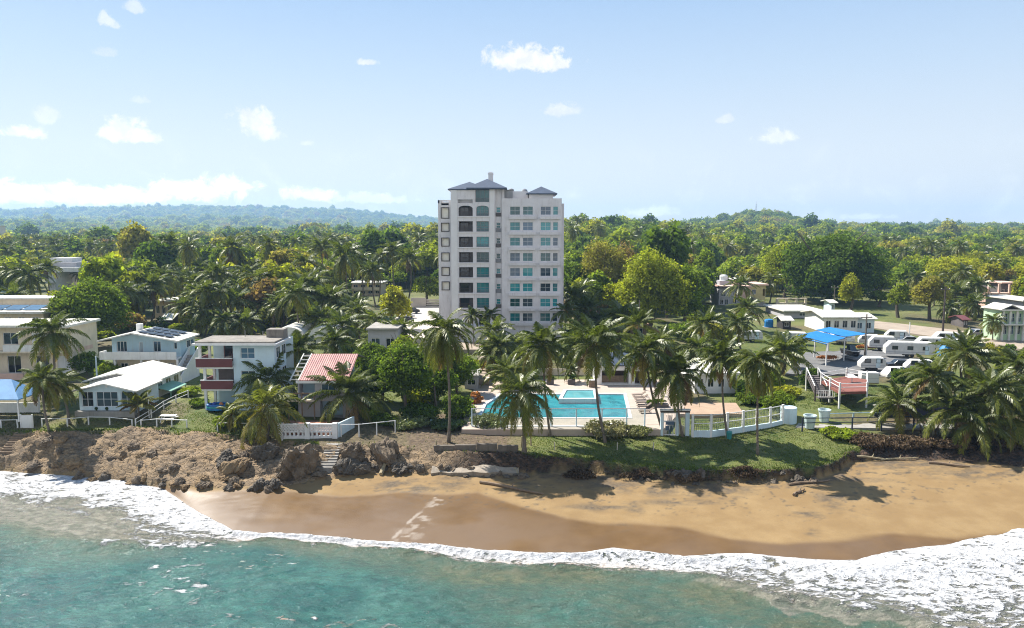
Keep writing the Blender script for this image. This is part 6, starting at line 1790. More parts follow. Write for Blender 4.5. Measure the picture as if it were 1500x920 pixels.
# coping as one mitred rim round the basin
mb = MB(); Pc = ccw(pool_in)
def offs(P, w):
    out_ = []
    for i in range(len(P)):
        p0, p1, p2 = np.array(P[i-1]), np.array(P[i]), np.array(P[(i+1) % len(P)])
        d1 = (p1 - p0) / np.linalg.norm(p1 - p0); d2 = (p2 - p1) / np.linalg.norm(p2 - p1)
        n1_ = np.array([d1[1], -d1[0]]); n2__ = np.array([d2[1], -d2[0]])
        b_ = n1_ + n2__; b_ /= np.dot(b_, n1_)
        out_.append(tuple(p1 + b_ * w))
    return out_
Po = offs(Pc, .35); Pi = offs(Pc, -.06); k_ = len(Pc)
V = [(p[0]-ox, p[1]-oy, zz) for P_, zz in ((Po, .05), (Pi, .05), (Po, -.02), (Pi, -.16)) for p in P_]
F = []
for i in range(k_):
    j = (i + 1) % k_
    F += [(i, j, k_ + j, k_ + i), (2*k_ + i, 2*k_ + j, j, i), (k_ + i, k_ + j, 3*k_ + j, 3*k_ + i)]
mesh_obj('coping', V, F, M_WHITE, t)
# raised spa
P4 = poly_world([(818, 584), (876, 584), (873, 570), (826, 570)], ZP + .55)
t2 = empty('spa_basin', (*P4[0], ZP), 0, 'raised white-rimmed spa basin at the back of the pool', 'spa')
Q = [(p[0] - P4[0][0], p[1] - P4[0][1]) for p in P4]
Q = ccw(Q); cxq = (sum(p[0] for p in Q) / 4, sum(p[1] for p in Q) / 4)
Qi = offs(Q, -.45)
V = [(p[0], p[1], zz) for P_, zz in ((Q, -1.4), (Q, .55), (Qi, .55), (Qi, .35)) for p in P_]
F = []
for i in range(4):
    j = (i + 1) % 4
    F += [(i, j, 4 + j, 4 + i), (4 + i, 4 + j, 8 + j, 8 + i), (8 + i, 8 + j, 12 + j, 12 + i)]
mesh_obj('rim', V, F, M_WHITE, t2)
mesh_obj('water', [(p[0], p[1], .42) for p in Qi], [(0, 1, 2, 3)], glass("pale_spa_water", (.09, .27, .29), .08), t2)
# wind screen of glass along the front of the terrace
m, tt_, bs, out = new_mat("screen_glass")
tr = tt_.n('ShaderNodeBsdfTransparent'); tr.inputs[0].default_value = (.86, .95, .95, 1); gl = tt_.n('ShaderNodeBsdfGlossy'); gl.inputs['Roughness'].default_value = .05
mx = tt_.n('ShaderNodeMixShader'); mx.inputs[0].default_value = .12; tt_.link(tr.outputs[0], mx.inputs[1]); tt_.link(gl.outputs[0], mx.inputs[2]); tt_.link(mx.outputs[0], out.inputs[0]); M_SCREEN = m
d = 85.6
gx0 = XD(690, d); gx1 = XD(948, d)
t = empty('glass_screen_fence', (XD(846, d), d, 3.3), 0, 'glass wind screen fence with white posts before the pool', 'fence')
ox = XD(846, d)
MB().box(gx0 - ox, gx1 - ox, -.15, .15, -.9, .78).build('base_wall', M_WHITE, t)
pp = [690, 732, 771, 808, 846, 884, 921, 948]
ZT = ZD(599, d) - 3.3
for px in pp: MB().box(XD(px, d) - ox - .08, XD(px, d) - ox + .08, -.08, .08, .78, ZT).build('post', M_LBLUE, t)
mb = MB(); mb.box(gx0 - ox, gx1 - ox, -.05, .05, ZT, ZT + .08); mb.build('top_rail', M_GREYW, t)
for a, b in zip(pp[:-1], pp[1:]):
    xa_, xb_ = XD(a, d) - ox + .1, XD(b, d) - ox - .1
    mesh_obj('glass_panel', [(xa_, 0, .8), (xb_, 0, .8), (xb_, 0, ZT - .02), (xa_, 0, ZT - .02)], [(0, 1, 2, 3)], M_SCREEN, t)
# broad steps down the right end of the deck
t = empty('terrace_steps', (XD(962, 87), 87, 3.0), 0, 'broad pale steps at the right end of the pool deck', 'steps')
for k in range(4): MB().box(-1.0, 1.1, -1.9 + k * .5, -1.4 + k * .5, -.6, .45 + k * .19).build('step', M_PAVE, t)
# loungers
M_SLING = surf("brown_mesh_sling", (.16, .12, .09), .8, .15, 4)
def lounger(px, py, rz, lab):
    x, y, z = at(px, py, ZP)
    t = empty('sun_lounger', (x, y, ZP), rz, lab, 'sun lounger', 'sun loungers beside the pool')
    MB().hexa([(-.95, -.3, .30), (.35, -.3, .30), (.35, .3, .30), (-.95, .3, .30)], [(-.95, -.3, .35), (.35, -.3, .35), (.35, .3, .35), (-.95, .3, .35)]).build('seat', M_SLING, t)
    MB().hexa([(.36, -.3, .30), (.95, -.3, .70), (.95, .3, .70), (.36, .3, .30)], [(.34, -.3, .35), (.93, -.3, .75), (.93, .3, .75), (.34, .3, .35)]).build('backrest', M_SLING, t)
    mb = MB(); mb.box(-.98, .40, -.36, -.31, .27, .36); mb.box(-.98, .40, .31, .36, .27, .36); mb.build('frame', M_BROWNF, t)
    for sx in (-.8, .5):
        for sy in (-.33, .33): MB().box(sx - .03, sx + .03, sy - .03, sy + .03, 0, .29).build('leg', M_BROWNF, t)
for i, (px, py, rz_, lab) in enumerate([(936, 581, .1, 'sun lounger furthest from the glass screen beside the pool'), (939, 585.5, .1, 'second sun lounger from the pavilion beside the pool'), (942, 592, .1, 'middle sun lounger of the row beside the pool'),
                                     (944, 598, .1, 'second sun lounger from the glass screen'), (947, 605, .1, 'sun lounger nearest the glass screen')]):
    lounger(px, py, rz_, lab)
x, y, _ = at(962, 596, ZP)
t = empty('planter_bed', (x, y, ZP), 0, 'low dark planter bed with plants right of the sun loungers', 'planter')
MB().box(-1.5, 1.5, -.5, .5, 0, .45).build('trough', M_SHADE, t)
c = link_mesh('plants', crown_mesh('plants', 881, 1.4, .5, .5, 14, 900, .13, M_WOOD_LEAF, -.3), t, (0, 0, .7)); c['tint'] = .15
# low wall with a dark rail behind the pool, planters on the deck
t = empty('terrace_wall', (XD(820, 117), 117, 4.0), 0, 'low cream wall with a dark rail behind the pool', 'wall')
ox = XD(820, 117)
MB().box(XD(716, 117) - ox, XD(874, 117) - ox, 0, .3, -.8, 1.2).build('wall_panel', M_CREAM, t)
mb = MB(); railing(mb, XD(716, 117) - ox, XD(874, 117) - ox, 1.2, 2.0, .15, .5, .025); mb.build('railing', M_BROWNF, t)
for px, lab in [(806, 'dark planter box with a shrub left on the pool deck'), (837, 'dark planter box with a shrub right on the pool deck')]:
    x, y, _ = at(px, 563, ZP)
    t = empty('planter_box', (x, y, ZP), 0, lab, 'planter')
    MB().box(-.55, .55, -.35, .35, 0, .75).build('box', M_SHADE, t)
    c = link_mesh('plant', crown_mesh('plant', 882 + px, .65, .5, .6, 10, 500, .14, M_WOOD_LEAF, -.3), t, (0, 0, 1.1)); c['tint'] = .05
x, y, _ = at(867, 567, ZP)
t = empty('wooden_cabinet', (x, y, ZP), 0, 'brown wooden towel cabinet on the pool deck', 'cabinet'); MB().box(-.45, .45, -.3, .3, 0, 1.05).build('body', M_WOOD, t); MB().box(-.5, .5, -.35, .35, 1.05, 1.12).build('top', M_WHITE, t)

# --- pool pavilion
d = 110.0
h = House('pool_pavilion', XD(910, d), d, 4.0, 'white pool pavilion with a wide dark opening and blue roof', 'pavilion')
xa, xb = XD(876, d), XD(945, d)
zt = ZD(535, d)
ops = [(XD(883, d), XD(923, d), 4.15, 6.2, 2.2), (XD(932, d), XD(941, d), 4.05, 6.1, 1.2)]
mb = MB(); facade(mb, xa, xb, 3.5, zt, d, ops); vquad(mb, xb, d, xb, d + 6, 3.5, zt); vquad(mb, xa, d + 6, xa, d, 3.5, zt)
mb.add([(o[a], d + o[4] - .02, o[b]) for o in ops for a, b in ((0, 2), (1, 2), (1, 3), (0, 3))], [(0, 1, 2, 3), (4, 5, 6, 7)])
h.put(mb, 'wall', M_WHITE)
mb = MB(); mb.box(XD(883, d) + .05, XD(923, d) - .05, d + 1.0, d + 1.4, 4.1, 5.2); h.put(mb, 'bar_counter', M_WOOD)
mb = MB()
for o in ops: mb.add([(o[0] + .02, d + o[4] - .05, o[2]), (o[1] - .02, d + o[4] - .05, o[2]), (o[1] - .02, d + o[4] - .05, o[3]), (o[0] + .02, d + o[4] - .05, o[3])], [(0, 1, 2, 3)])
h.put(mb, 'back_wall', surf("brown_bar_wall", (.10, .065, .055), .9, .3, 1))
mb = MB(); hip(mb, xa - .5, xb + .5, d - .5, d + 6.5, zt + .12, 1.5, .2); h.put(mb, 'roof', M_SLATE)
mb = MB(); mb.box(xa - .08, xb + .08, d - .1, d - .004, zt - .35, zt - .1); h.put(mb, 'cornice', M_TOWERTRIM)
BLOCK.append((XD(910, d), d + 3, 5))
h, x0, x1, z0, ze, rf = far_house('clubhouse', 'low white clubhouse behind the coconut palms right of the pavilion', 'house', 1000, 1084, 104.5, 548, M_WHITE, M_WROOF, 9, .3, 4)

# --- lawns, court, road sheets
sheet('sand_court', [(1003, 607), (1090, 606), (1078, 590), (1003, 590)], 4.05, surf("pinkish_sand_court", (.36, .25, .17), .95, .12, .8), .5)
sheet('path', [(958, 606), (1004, 606), (992, 566), (968, 566)], 4.02, M_PAVE, .4)
sheet('driveway', [(688, 556), (716, 556), (722, 530), (712, 505), (690, 505), (703, 530)], 4.9, M_ROADP, .8)
sheet('forecourt', [(650, 512), (720, 512), (730, 500), (655, 500)], 5.9, M_ROADP, .8)
sheet('parking_lane', [(1150, 548), (1300, 548), (1360, 530), (1290, 510), (1180, 516)], 4.35, M_ASPH, .5)
sheet('road', [(1278, 480), (1500, 512), (1500, 500), (1440, 488), (1310, 473), (1280, 470)], 5.0, M_ROADP, .4)
sheet('lower_terrace', [(1165, 626), (1420, 628), (1400, 612), (1215, 606), (1180, 606)], 3.45, M_CONC, .9)

# --- entrance gate with iron panel
d = 84.5
zb = gz(XD(994, d), d)
t = empty('entrance_gate', (XD(994, d), d, zb), 0, 'white gate portal with a dark beam and patterned iron door', 'gate')
ox = XD(994, d)
def GX(cx): return XD(960 + cx / 14.15, d) - ox
def GZ_(cyy): return ZD(585 + cyy / 14.15, d) - zb
for (a, b) in ((165, 215), (500, 545), (690, 770)):
    MB().box(GX(a), GX(b), -.2, .2, -.5, GZ_(265)).build('pillar', M_LBLUE, t)
MB().box(GX(160), GX(775), -.25, .25, GZ_(265), GZ_(225)).build('beam', M_BROWNF, t)
MB().box(GX(150), GX(790), -.3, .3, GZ_(225), GZ_(205)).build('capping', M_WHITE, t)
mb = MB(); mb.frame_y(GX(216), GX(499), GZ_(755), GZ_(270), .09, -.05, .05); mb.box(GX(226), GX(490), -.03, .03, GZ_(470), GZ_(440)); mb.box(GX(226), GX(490), -.03, .03, GZ_(745), GZ_(725))
door = mb.build('door', M_WHITE, t)
mb = MB()
for k in range(9):
    x = GX(240) + (GX(480) - GX(240)) * k / 8; mb.tube([(x, 0, GZ_(740)), (x, 0, GZ_(290))], .018, 5)
mb.build('door_bars', M_WHITE, door)
M_NAVY = surf("slate_blue_ironwork", (.07, .11, .17), .5, .1, 3)
mb = MB()
for i in range(5): mb.tube([(GX(290 + i * 28), -.04, GZ_(330)), (GX(305 + i * 22), -.04, GZ_(440))], .035, 5)
mb.box(GX(275), GX(455), -.07, -.03, GZ_(525), GZ_(455)); mb.box(GX(270), GX(345), -.07, -.03, GZ_(640), GZ_(545))
for (a, b) in ((370, 350), (385, 385), (405, 435)): mb.tube([(GX(a), -.05, GZ_(550)), (GX(b), -.05, GZ_(715))], .035, 5)
mb.tube([(GX(345), -.05, GZ_(550)), (GX(420), -.05, GZ_(550))], .03, 5); mb.box(GX(340), GX(440), -.07, -.03, GZ_(722), GZ_(708))
mb.build('door_emblem', M_NAVY, door)
mb = MB(); mb.box(GX(548), GX(688), .3, .36, -.3, GZ_(560)); mb.build('side_panel', M_CREAM, t)
mb = MB(); railing(mb, GX(548), GX(688), GZ_(555), GZ_(320), 0, .12, .014); mb.build('side_grille', M_WHITE, t)

# --- white railing fence curving round the lawn
pix = [(1014, 640), (1041, 640), (1065, 637), (1088, 634), (1108, 631), (1128, 628), (1146, 624)]
P = [at(a, b, 3.2) for a, b in pix]
t = empty('railing_fence', P[0], 0, 'white railing fence on a low wall curving along the lawn', 'fence')
L = [(p[0] - P[0][0], p[1] - P[0][1]) for p in P]
tops = [601, 606, 604, 602, 600, 598, 596]
H_ = 2.6
mw = MB()
for (a, b) in zip(L[:-1], L[1:]):
    dx, dy = b[0] - a[0], b[1] - a[1]; l = sqrt(dx * dx + dy * dy); nx_, ny_ = -dy / l * .12, dx / l * .12
    mw.hexa([(a[0] - nx_, a[1] - ny_, -.5), (b[0] - nx_, b[1] - ny_, -.5), (b[0] + nx_, b[1] + ny_, -.5), (a[0] + nx_, a[1] + ny_, -.5)], [(a[0] - nx_, a[1] - ny_, .75), (b[0] - nx_, b[1] - ny_, .75), (b[0] + nx_, b[1] + ny_, .75), (a[0] + nx_, a[1] + ny_, .75)])
mw.build('base_wall', M_LBLUE, t)
for p in L: MB().box(p[0] - .13, p[0] + .13, p[1] - .13, p[1] + .13, -.5, H_ + .12).build('post', M_WHITE, t)
for q in (H_, 1.62):
    mb = MB()
    for a, b in zip(L[:-1], L[1:]): mb.tube([(a[0], a[1], q), (b[0], b[1], q)], .06, 6)
    mb.build('rail', M_WHITE, t)
for a, b in zip(L[:-1], L[1:]):
    mb = MB(); n = 9
    for k in range(1, n):
        x = a[0] + (b[0] - a[0]) * k / n; y = a[1] + (b[1] - a[1]) * k / n
        mb.box(x - .016, x + .016, y - .016, y + .016, .75, H_)
    for zc in (1.15, 2.1):
        for k in range(n):
            x = a[0] + (b[0] - a[0]) * (k + .5) / n; y = a[1] + (b[1] - a[1]) * (k + .5) / n
            mb.tube([(x + .13 * cos(q_ * pi / 3), y, zc + .16 * sin(q_ * pi / 3)) for q_ in range(7)], .02, 4, False)
    mb.build('iron_panel', surf("grey_green_ironwork", (.20, .24, .19), .6, .2, 3), t)
mb = MB(); p = L[-1]; mb.lathe([(1.0, -.5), (1.0, 2.2), (.9, 2.25), (.05, 2.3)], p[0] + 1.0, p[1] + .8, 18); mb.build('round_end_pier', M_LBLUE, t)
# stakes on the lawn, bin
for px, lab in [(812, 'left of the three pale stakes on the lawn'), (904, 'pale stake on the lawn below the sea grape bush'), (957, 'right of the three pale stakes on the lawn')]:
    x, y, z = ground_at(px, 660); t = empty('stake', (x, y, z), 0, lab, 'stake', 'pale stakes on the lawn'); MB().tube([(0, 0, -.3), (.02, 0, .9)], [.06, .05], 6).build('shaft', M_LOT, t)
x, y, z = ground_at(1068, 643); t = empty('waste_bin', (x, y, z), 0, 'teal bin at the foot of the white railing fence', 'bin')
MB().lathe([(.26, 0), (.32, .75), (.33, .78), (.30, .8)], 0, 0, 14).build('body', surf("teal_plastic", (.03, .22, .22), .5, .1, 2), t); MB().lathe([(.35, .8), (.30, .9), (.05, .95)], 0, 0, 14).build('lid', surf("teal_plastic", (.03, .22, .22)), t)

# --- planters, deck with ramp
for px, py, lab in [(1186, 627, 'pale teal planter pot nearer the white railing fence'), (1207, 618, 'pale teal planter pot under the red deck ramp')]:
    x, y, z = at(px, py, 3.45); t = empty('planter_pot', (x, y, 3.45), 0, lab, 'planter', 'big planter pots by the ramp')
    MB().lathe([(.52, 0), (.70, 1.45), (.78, 1.46), (.78, 1.62), (.66, 1.62), (.62, 1.4)], 0, 0, 20).build('pot', surf("pale_teal_glaze", (.52, .62, .62), .5, .1, 1.5), t)
    MB().lathe([(.62, 1.38), (.3, 1.45), (.02, 1.47)], 0, 0, 14).build('soil', M_DARK, t)
zd = 6.1
P = [at(*q, zd) for q in [(1203, 558), (1216, 566), (1230, 574), (1270, 573), (1270, 556), (1240, 551)]]
t = empty('red_deck', (P[0][0], P[0][1], zd), 0, 'raised red timber deck with white posts on the right', 'deck')
L = [(p[0] - P[0][0], p[1] - P[0][1]) for p in P]
mb = MB(); mb.prism_z(ccw(L), -.35, 0); mb.build('deck_floor', surf("red_deck_boards", (.20, .070, .050), .8, .2, 1.5), t)
for i in (0, 1, 2, 3, 4, 5): MB().box(L[i][0] - .1, L[i][0] + .1, L[i][1] - .1, L[i][1] + .1, -2.9, 1.25).build('post', M_WHITE, t)
mb = MB()
for a, b in zip(L, L[1:] + L[:1]):
    for q in (1.1, .6): mb.tube([(a[0], a[1], q), (b[0], b[1], q)], .045, 5)
mb.build('railing', M_WHITE, t)
mb = MB(); mb.box(3.2, 4.7, -1.4, -.4, .72, .78); mb.box(3.9, 4.0, -.95, -.85, 0, .72); mb.build('deck_table', M_WHITE, t)
A, B_ = at(1190, 549, 6.3), at(1203, 577, 4.9)
t = empty('ramp', A, 0, 'dark stepped ramp with white handrails going down from the deck', 'ramp')
v = (B_[0] - A[0], B_[1] - A[1], B_[2] - A[2])
mb = MB()
for k in range(10):
    f = k / 10; mb.box(v[0] * f - .75, v[0] * f + .75, v[1] * f - .75, v[1] * f - .1, v[2] * f - .25, v[2] * f - .05)
mb.build('treads', M_SHADE, t)
for s in (-.85, .85):
    mb = MB(); mb.tube([(s, 0, 1.0), (v[0] + s, v[1], v[2] + 1.0)], .07, 6); mb.build('handrail', M_WHITE, t)
    mb = MB(); mb.tube([(s, 0, -.1), (v[0] + s, v[1], v[2] - .1)], .08, 6); mb.build('stringer', M_BROWNF, t)
    for f in (0, 1):
        MB().box(v[0] * f + s - .09, v[0] * f + s + .09, v[1] * f - .09, v[1] * f + .09, v[2] * f - 2.4 + f * .6, v[2] * f + 1.15).build('post', M_WHITE if f == 0 else M_BROWNF, t)
mb = MB(); mb.box(v[0] - 1.1, v[0] + 1.1, v[1] - 1.8, v[1] - .8, v[2] - .3, v[2] - .12); mb.build('landing', M_SHADE, t)
mb = MB(); railing(mb, v[0] - 1.1, v[0] + 1.1, v[2] - .1, v[2] + .9, v[1] - 1.75, .3, .025); mb.build('landing_railing', M_WHITE, t)
# --- dark rail and pipe barrier along the lower terrace
fence_run('dark rail fence along the front of the lower terrace', [(1175, 630), (1248, 629), (1291, 628), (1338, 627), (1384, 627)], z=3.45, h_=1.5, rails=(1.0, .62), mat=surf("dark_navy_paint", (.02, .028, .05), .6, .1, 2), post=.07)
fence_run('pale blue pipe barrier behind the planter pots', [(1214, 614), (1250, 613), (1290, 612)], z=3.45, h_=.75, rails=(1.0,), mat=surf("pale_blue_pipe", (.30, .42, .48), .5, .1, 2), name='pipe_barrier', cat='barrier', post=.08)
h = House('navy_wall', XD(1340, 92), 92, 3.3, 'dark navy low wall behind the rail under the right grove', 'wall'); mb = MB(); mb.box(XD(1290, 92), XD(1400, 92), 92, 92.25, 3.0, 5.0); h.put(mb, 'wall_panel', surf("navy_wall_paint", (.035, .04, .075), .7, .15, 1)); mb = MB(); mb.box(XD(1289, 92), XD(1401, 92), 91.9, 92.35, 5.0, 5.12); h.put(mb, 'coping', M_CONC)
x, y, z = at_d(1370, 601, 93); t = empty('beach_parasol', (x, y, gz(x, y)), 0, 'cream flat parasol under the right grove', 'parasol')
zz = z - gz(x, y); MB().lathe([(1.5, zz - .25), (1.55, zz - .2), (.9, zz + .1), (.05, zz + .3)], 0, 0, 14).build('canopy', M_WROOF, t); MB().tube([(0, 0, -.2), (0, 0, zz)], .04, 6).build('pole', M_WHITE, t)
x, y, z = at_d(1385, 521, 108); t = empty('beach_umbrella', (x, y, gz(x, y)), 0, 'blue pointed umbrella in front of the white trailers', 'umbrella')
zz = z - gz(x, y); MB().lathe([(1.35, zz - .05), (1.4, zz), (.8, zz + 1.1), (.06, zz + 2.0)], 0, 0, 8).build('canopy', M_BLUECAN, t); MB().tube([(0, 0, -.2), (0, 0, zz + 2.2)], .05, 6).build('pole', M_WHITE, t)

# --- blue canopy with what stands under it
P = {k: at_d(*q) for k, q in dict(a=(1169, 491, 128), b=(1212, 502, 124), c=(1238, 495, 129), e=(1195, 485, 133), f=(1215, 481, 140), g=(1271, 491, 134)).items()}
o = P['b']
t = empty('carport_canopy', (o[0], o[1], 4.35), 0, 'bright blue cloth canopy on white posts in the trailer yard', 'canopy')
def rel(p, dz=0): return (p[0] - o[0], p[1] - o[1], p[2] - 4.35 + dz)
for q in (['a', 'b', 'c', 'e'], ['e', 'c', 'g', 'f']):
    dz = 0 if q[0] == 'a' else .25
    MB().hexa([rel(P[k], dz - .08) for k in q], [rel(P[k], dz) for k in q]).build('cloth_panel', M_BLUECAN, t)
    mb = MB(); a, b = rel(P[q[0]], dz - .3), rel(P[q[1]], dz - .3); mb.tube([a, b], .12, 5); mb.build('valance', M_BLUECAN, t)
for k in P:
    p = rel(P[k]); MB().box(p[0] - .09, p[0] + .09, p[1] + .05, p[1] + .23, -.3, p[2] - .12).build('post', M_WHITE, t)
x, y, z = at(1247, 527, 4.36); t = empty('trailer_boat', (x, y, z), .1, 'black motorboat with a white rim beside the blue canopy', 'boat')
V = [];
for yy, w, zb_ in ((-2.2, .12, 1.0), (-1.5, .75, .75), (0, 1.05, .65), (2.2, 1.0, .65)): V += [(-w, yy, 1.75), (-w * .75, yy, zb_ + .3), (0, yy, zb_), (w * .75, yy, zb_ + .3), (w, yy, 1.75)]
F = [(i * 5 + j, i * 5 + j + 1, i * 5 + j + 6, i * 5 + j + 5) for i in range(3) for j in range(4)] + [(15, 16, 17, 18, 19), (4, 3, 2, 1, 0)]
mesh_obj('hull', V, F, P_BLACK, t)
mb = MB(); mb.tube([(-1.0, 2.2, 1.8), (-1.05, 0, 1.8), (-.8, -1.5, 1.8), (0, -2.3, 1.85), (.8, -1.5, 1.8), (1.05, 0, 1.8), (1.0, 2.2, 1.8)], .09, 6); mb.build('rim', P_WHITE, t)
mb = MB(); mb.hexa([(-.6, -.6, 1.75), (.6, -.6, 1.75), (.6, .8, 1.75), (-.6, .8, 1.75)], [(-.5, -.1, 2.7), (.5, -.1, 2.7), (.5, .7, 2.7), (-.5, .7, 2.7)]); mb.build('windshield', G_DARK, t)
mb = MB(); mb.box(-.75, .75, -1.8, 2.0, .35, .5); mb.build('trailer_frame', M_RAILG, t)
for s in (-1, 1): MB().tube([(s * .85, .8, .32), (s * 1.05, .8, .32)], .32, 12).build('wheel', M_BLACK, t)
for (px, py, w, lab, c) in [(1212, 528, 2.2, 'rust-red shrub bed before the blue canopy', (.30, .09, .05)), (1262, 512, 1.1, 'orange flowering shrub right of the black boat', (.5, .2, .03)), (1276, 512, .9, 'orange flowering shrub by the utility pole', (.5, .2, .03))]:
    x, y, z = at(px, py, 4.36); t = empty('flower_shrub', (x, y, z), 0, lab, 'shrub'); c = link_mesh('foliage', crown_mesh('foliage', 900 + px, w, .7, .6, 12, 900, .14, M_CROTON, -.3), t, (0, 0, .45)); c['tint'] = .3

# --- travel trailers and vans
def trailer(label, px, py, z, rz, L=6.5, W=2.4, H=2.7, mat=None, cat='trailer', group='white travel trailers in the yard', awn=False):
    L, W, H = L * .86, W * .9, H * .86
    x, y, _ = at(px, py, z)
    t = empty('travel_trailer', (x, y, z), rz, label, cat, group)
    pr = [(-L/2, .5), (L/2, .5), (L/2, H - .35), (L/2 - .35, H), (-L/2 + .8, H), (-L/2, H - .9)]
    mb = MB(); mb.prism_y(pr, -W/2, W/2); mb.build('body', mat or P_WHITE, t, bevel=.1)
    MB().box(-L/2 + .9, L/2 - .4, -W/2 + .15, W/2 - .15, H, H + .08).build('roof', M_WROOF, t)
    n = max(2, int(L / 2.1))
    for k in range(n):
        xc = -L/2 + L * (k + .6) / (n + .2); f = MB(); f.frame_y(xc - .5, xc + .5, 1.35, 2.05, .06, -W/2 - .03, -W/2 + .01); f = f.build('window', M_BROWNF, t)
        MB().add([(xc - .45, -W/2 - .012, 1.4), (xc + .45, -W/2 - .012, 1.4), (xc + .45, -W/2 - .012, 2.0), (xc - .45, -W/2 - .012, 2.0)], [(0, 1, 2, 3)]).build('pane', G_DARK, f)
    MB().box(L/2 - 1.6, L/2 - .9, -W/2 - .02, -W/2 + .02, .6, 2.15).build('door', M_LBLUE, t)
    MB().box(-L/2 + .1, L/2 - .1, -W/2 - .015, -W/2 + .01, .85, 1.0).build('side_stripe', M_GREYW, t)
    for xx in (-.5, .4):
        for s in (-1, 1): MB().tube([(xx, s * (W/2 - .25), .33), (xx, s * (W/2 - .02), .33)], .33, 12).build('wheel', M_BLACK, t)
    MB().box(-L/2 - 1.0, -L/2 + .1, -.08, .08, .42, .52).build('hitch', M_RAILG, t)
    BLOCK.append((x, y, 4))
    return t
trailer('long white trailer with two rows of windows behind the grove', 1330, 522, 4.5, -.22, 9.5, 2.5, 3.1)
trailer('short white trailer with a dark rear window right of the utility pole', 1291, 512, 4.5, -.3, 5.5, 2.4, 3.0)
trailer('small rounded white trailer above the stacked white boxes', 1276, 542, 4.36, -.15, 4.6, 2.2, 2.5)
trailer('white trailer behind the blue canopy on the left', 1162, 504, 4.6, -.3, 6.0, 2.4, 2.8)
trailer('pale trailer with bluish windows in the overgrown yard', 1098, 500, 4.8, .02, 5.6, 2.3, 2.5)
trailer('white trailer nearest the road behind the long one', 1362, 512, 4.7, -.25, 6.0, 2.4, 2.7)
trailer('white camper half hidden by the grove right of the long trailer', 1345, 545, 4.3, -.2, 5.0, 2.2, 2.3)
trailer('white trailer with its nose behind the utility pole', 1312, 500, 4.6, -.3, 5.0, 2.3, 2.6)
trailer('white trailer at the far end of the row near the tall dark pole', 1385, 503, 4.7, -.2, 5.5, 2.3, 2.6)
trailer('small white trailer squeezed between the canopy posts and the long trailer', 1272, 506, 4.6, -.3, 4.6, 2.2, 2.5)
trailer('white trailer by the road verge before the tall dark pole', 1402, 514, 4.6, -.15, 5.0, 2.3, 2.5)
x, y, z = at(1330, 500, 4.8); car('parked_car', 'silver car between the white trailers and the road', 'car', x, y, gz(x, y), -.2, P_GREY)
x, y, z = at(1318, 536, 4.4); car('parked_car', 'black car in front of the long white trailer', 'car', x, y, gz(x, y), -.15, P_BLACK)
trailer('low white trailer beside the wrapped white crates', 1310, 556, 4.3, .1, 4.2, 2.1, 2.2)
trailer('white trailer parked before the white low-gabled house', 1232, 503, 4.6, -.1, 5.5, 2.3, 2.6)
x, y, z = at(1026, 495, 5.0); car('parked_van', 'white van standing alone in the overgrown yard', 'van', x, y, gz(x, y), -.35, P_WHITE, 5.0, 1.95, 2.05, kind='suv'); BLOCK.append((x, y, 4))
x, y, z = at(1430, 490, 4.9); car('parked_car', 'silver car left of the pale green house', 'car', x, y, gz(x, y), .05, P_GREY)
x, y, z = at(1490, 498, 4.8); car('parked_truck', 'grey-blue pickup in front of the pale green house', 'car', x, y, gz(x, y), .05, surf("blue_grey_car_paint", (.16, .22, .28), .3, .05, 1), 5.0, 1.9, 1.7, kind='suv')
for i, (px, py, w, hh, lab) in enumerate([(1272, 561, 2.6, 1.7, 'stack of white crates wrapped in sheeting by the red deck'), (1246, 559, .9, 1.1, 'white tank left of the wrapped crates')]):
    x, y, _ = at(px, py, 4.3); t = empty('storage_crate', (x, y, 4.3), -.1, lab, 'crate')
    mb = MB(); mb.box(-w/2, w/2, -.7, .7, .12, hh); mb.build('cover', M_TOWERTRIM, t, bevel=.08)
    mb = MB()
    for s in (-.5, 0, .5): mb.box(-w/2, w/2, s - .06, s + .06, 0, .12)
    mb.build('pallet', M_WOOD, t)
    mb = MB(); mb.box(-w/2 - .02, w/2 + .02, -.72, .72, hh * .5, hh * .5 + .05); mb.build('strap', M_GREYW, t)

# --- houses on the right
h, x0, x1, z0, ze, rf = far_house('white_house', 'white low-gabled house with teal windows behind the blue canopy', 'house', 1180, 1258, 163, 464, M_WHITE, M_WROOF, 11, .8, 4, pitch=1.0)
mb = MB(); mb.box(XD(1256, 163), XD(1286, 163), 164, 172, 4.2, ZD(467, 163)); w2 = h.put(mb, 'side_wing_wall', M_LBLUE); mb = MB(); gable_x(mb, XD(1253, 163), XD(1289, 163), 163.4, 168, 172.6, ZD(467, 163), ZD(467, 163) + .9, .2); h.put(mb, 'side_wing_roof', M_WROOF)
for px in (1260, 1273): h.win(XD(px, 163), XD(px + 8, 163), 5.6, 7.0, 163.96, 2, 1, G_BLUE)
h, x0, x1, z0, ze, rf = far_house('long_shed', 'long white flat shed beyond the white low-gabled house', 'shed', 1122, 1204, 188, 456, M_GREYW, M_WROOF, 14, .6, 1)
h, x0, x1, z0, ze, rf = far_house('open_shed', 'small dark open shed with a bright roof left of the white low-gabled house', 'shed', 1139, 1160, 168, 469, M_DARK, M_WROOF, 4, .6, 1, pitch=.8)
x, y, z = at(1126, 478, 5.2); t = empty('water_tank', (x, y, gz(x, y)), 0, 'blue tarpaulin covered tank before the long white shed', 'tank'); MB().lathe([(1.0, 0), (1.05, 1.4), (.9, 1.8), (.1, 2.0)], 0, 0, 12).build('cover', M_BLUECAN, t); MB().box(-1.2, 1.2, -1.2, 1.2, -.3, .05).build('plinth', M_CONC, t)
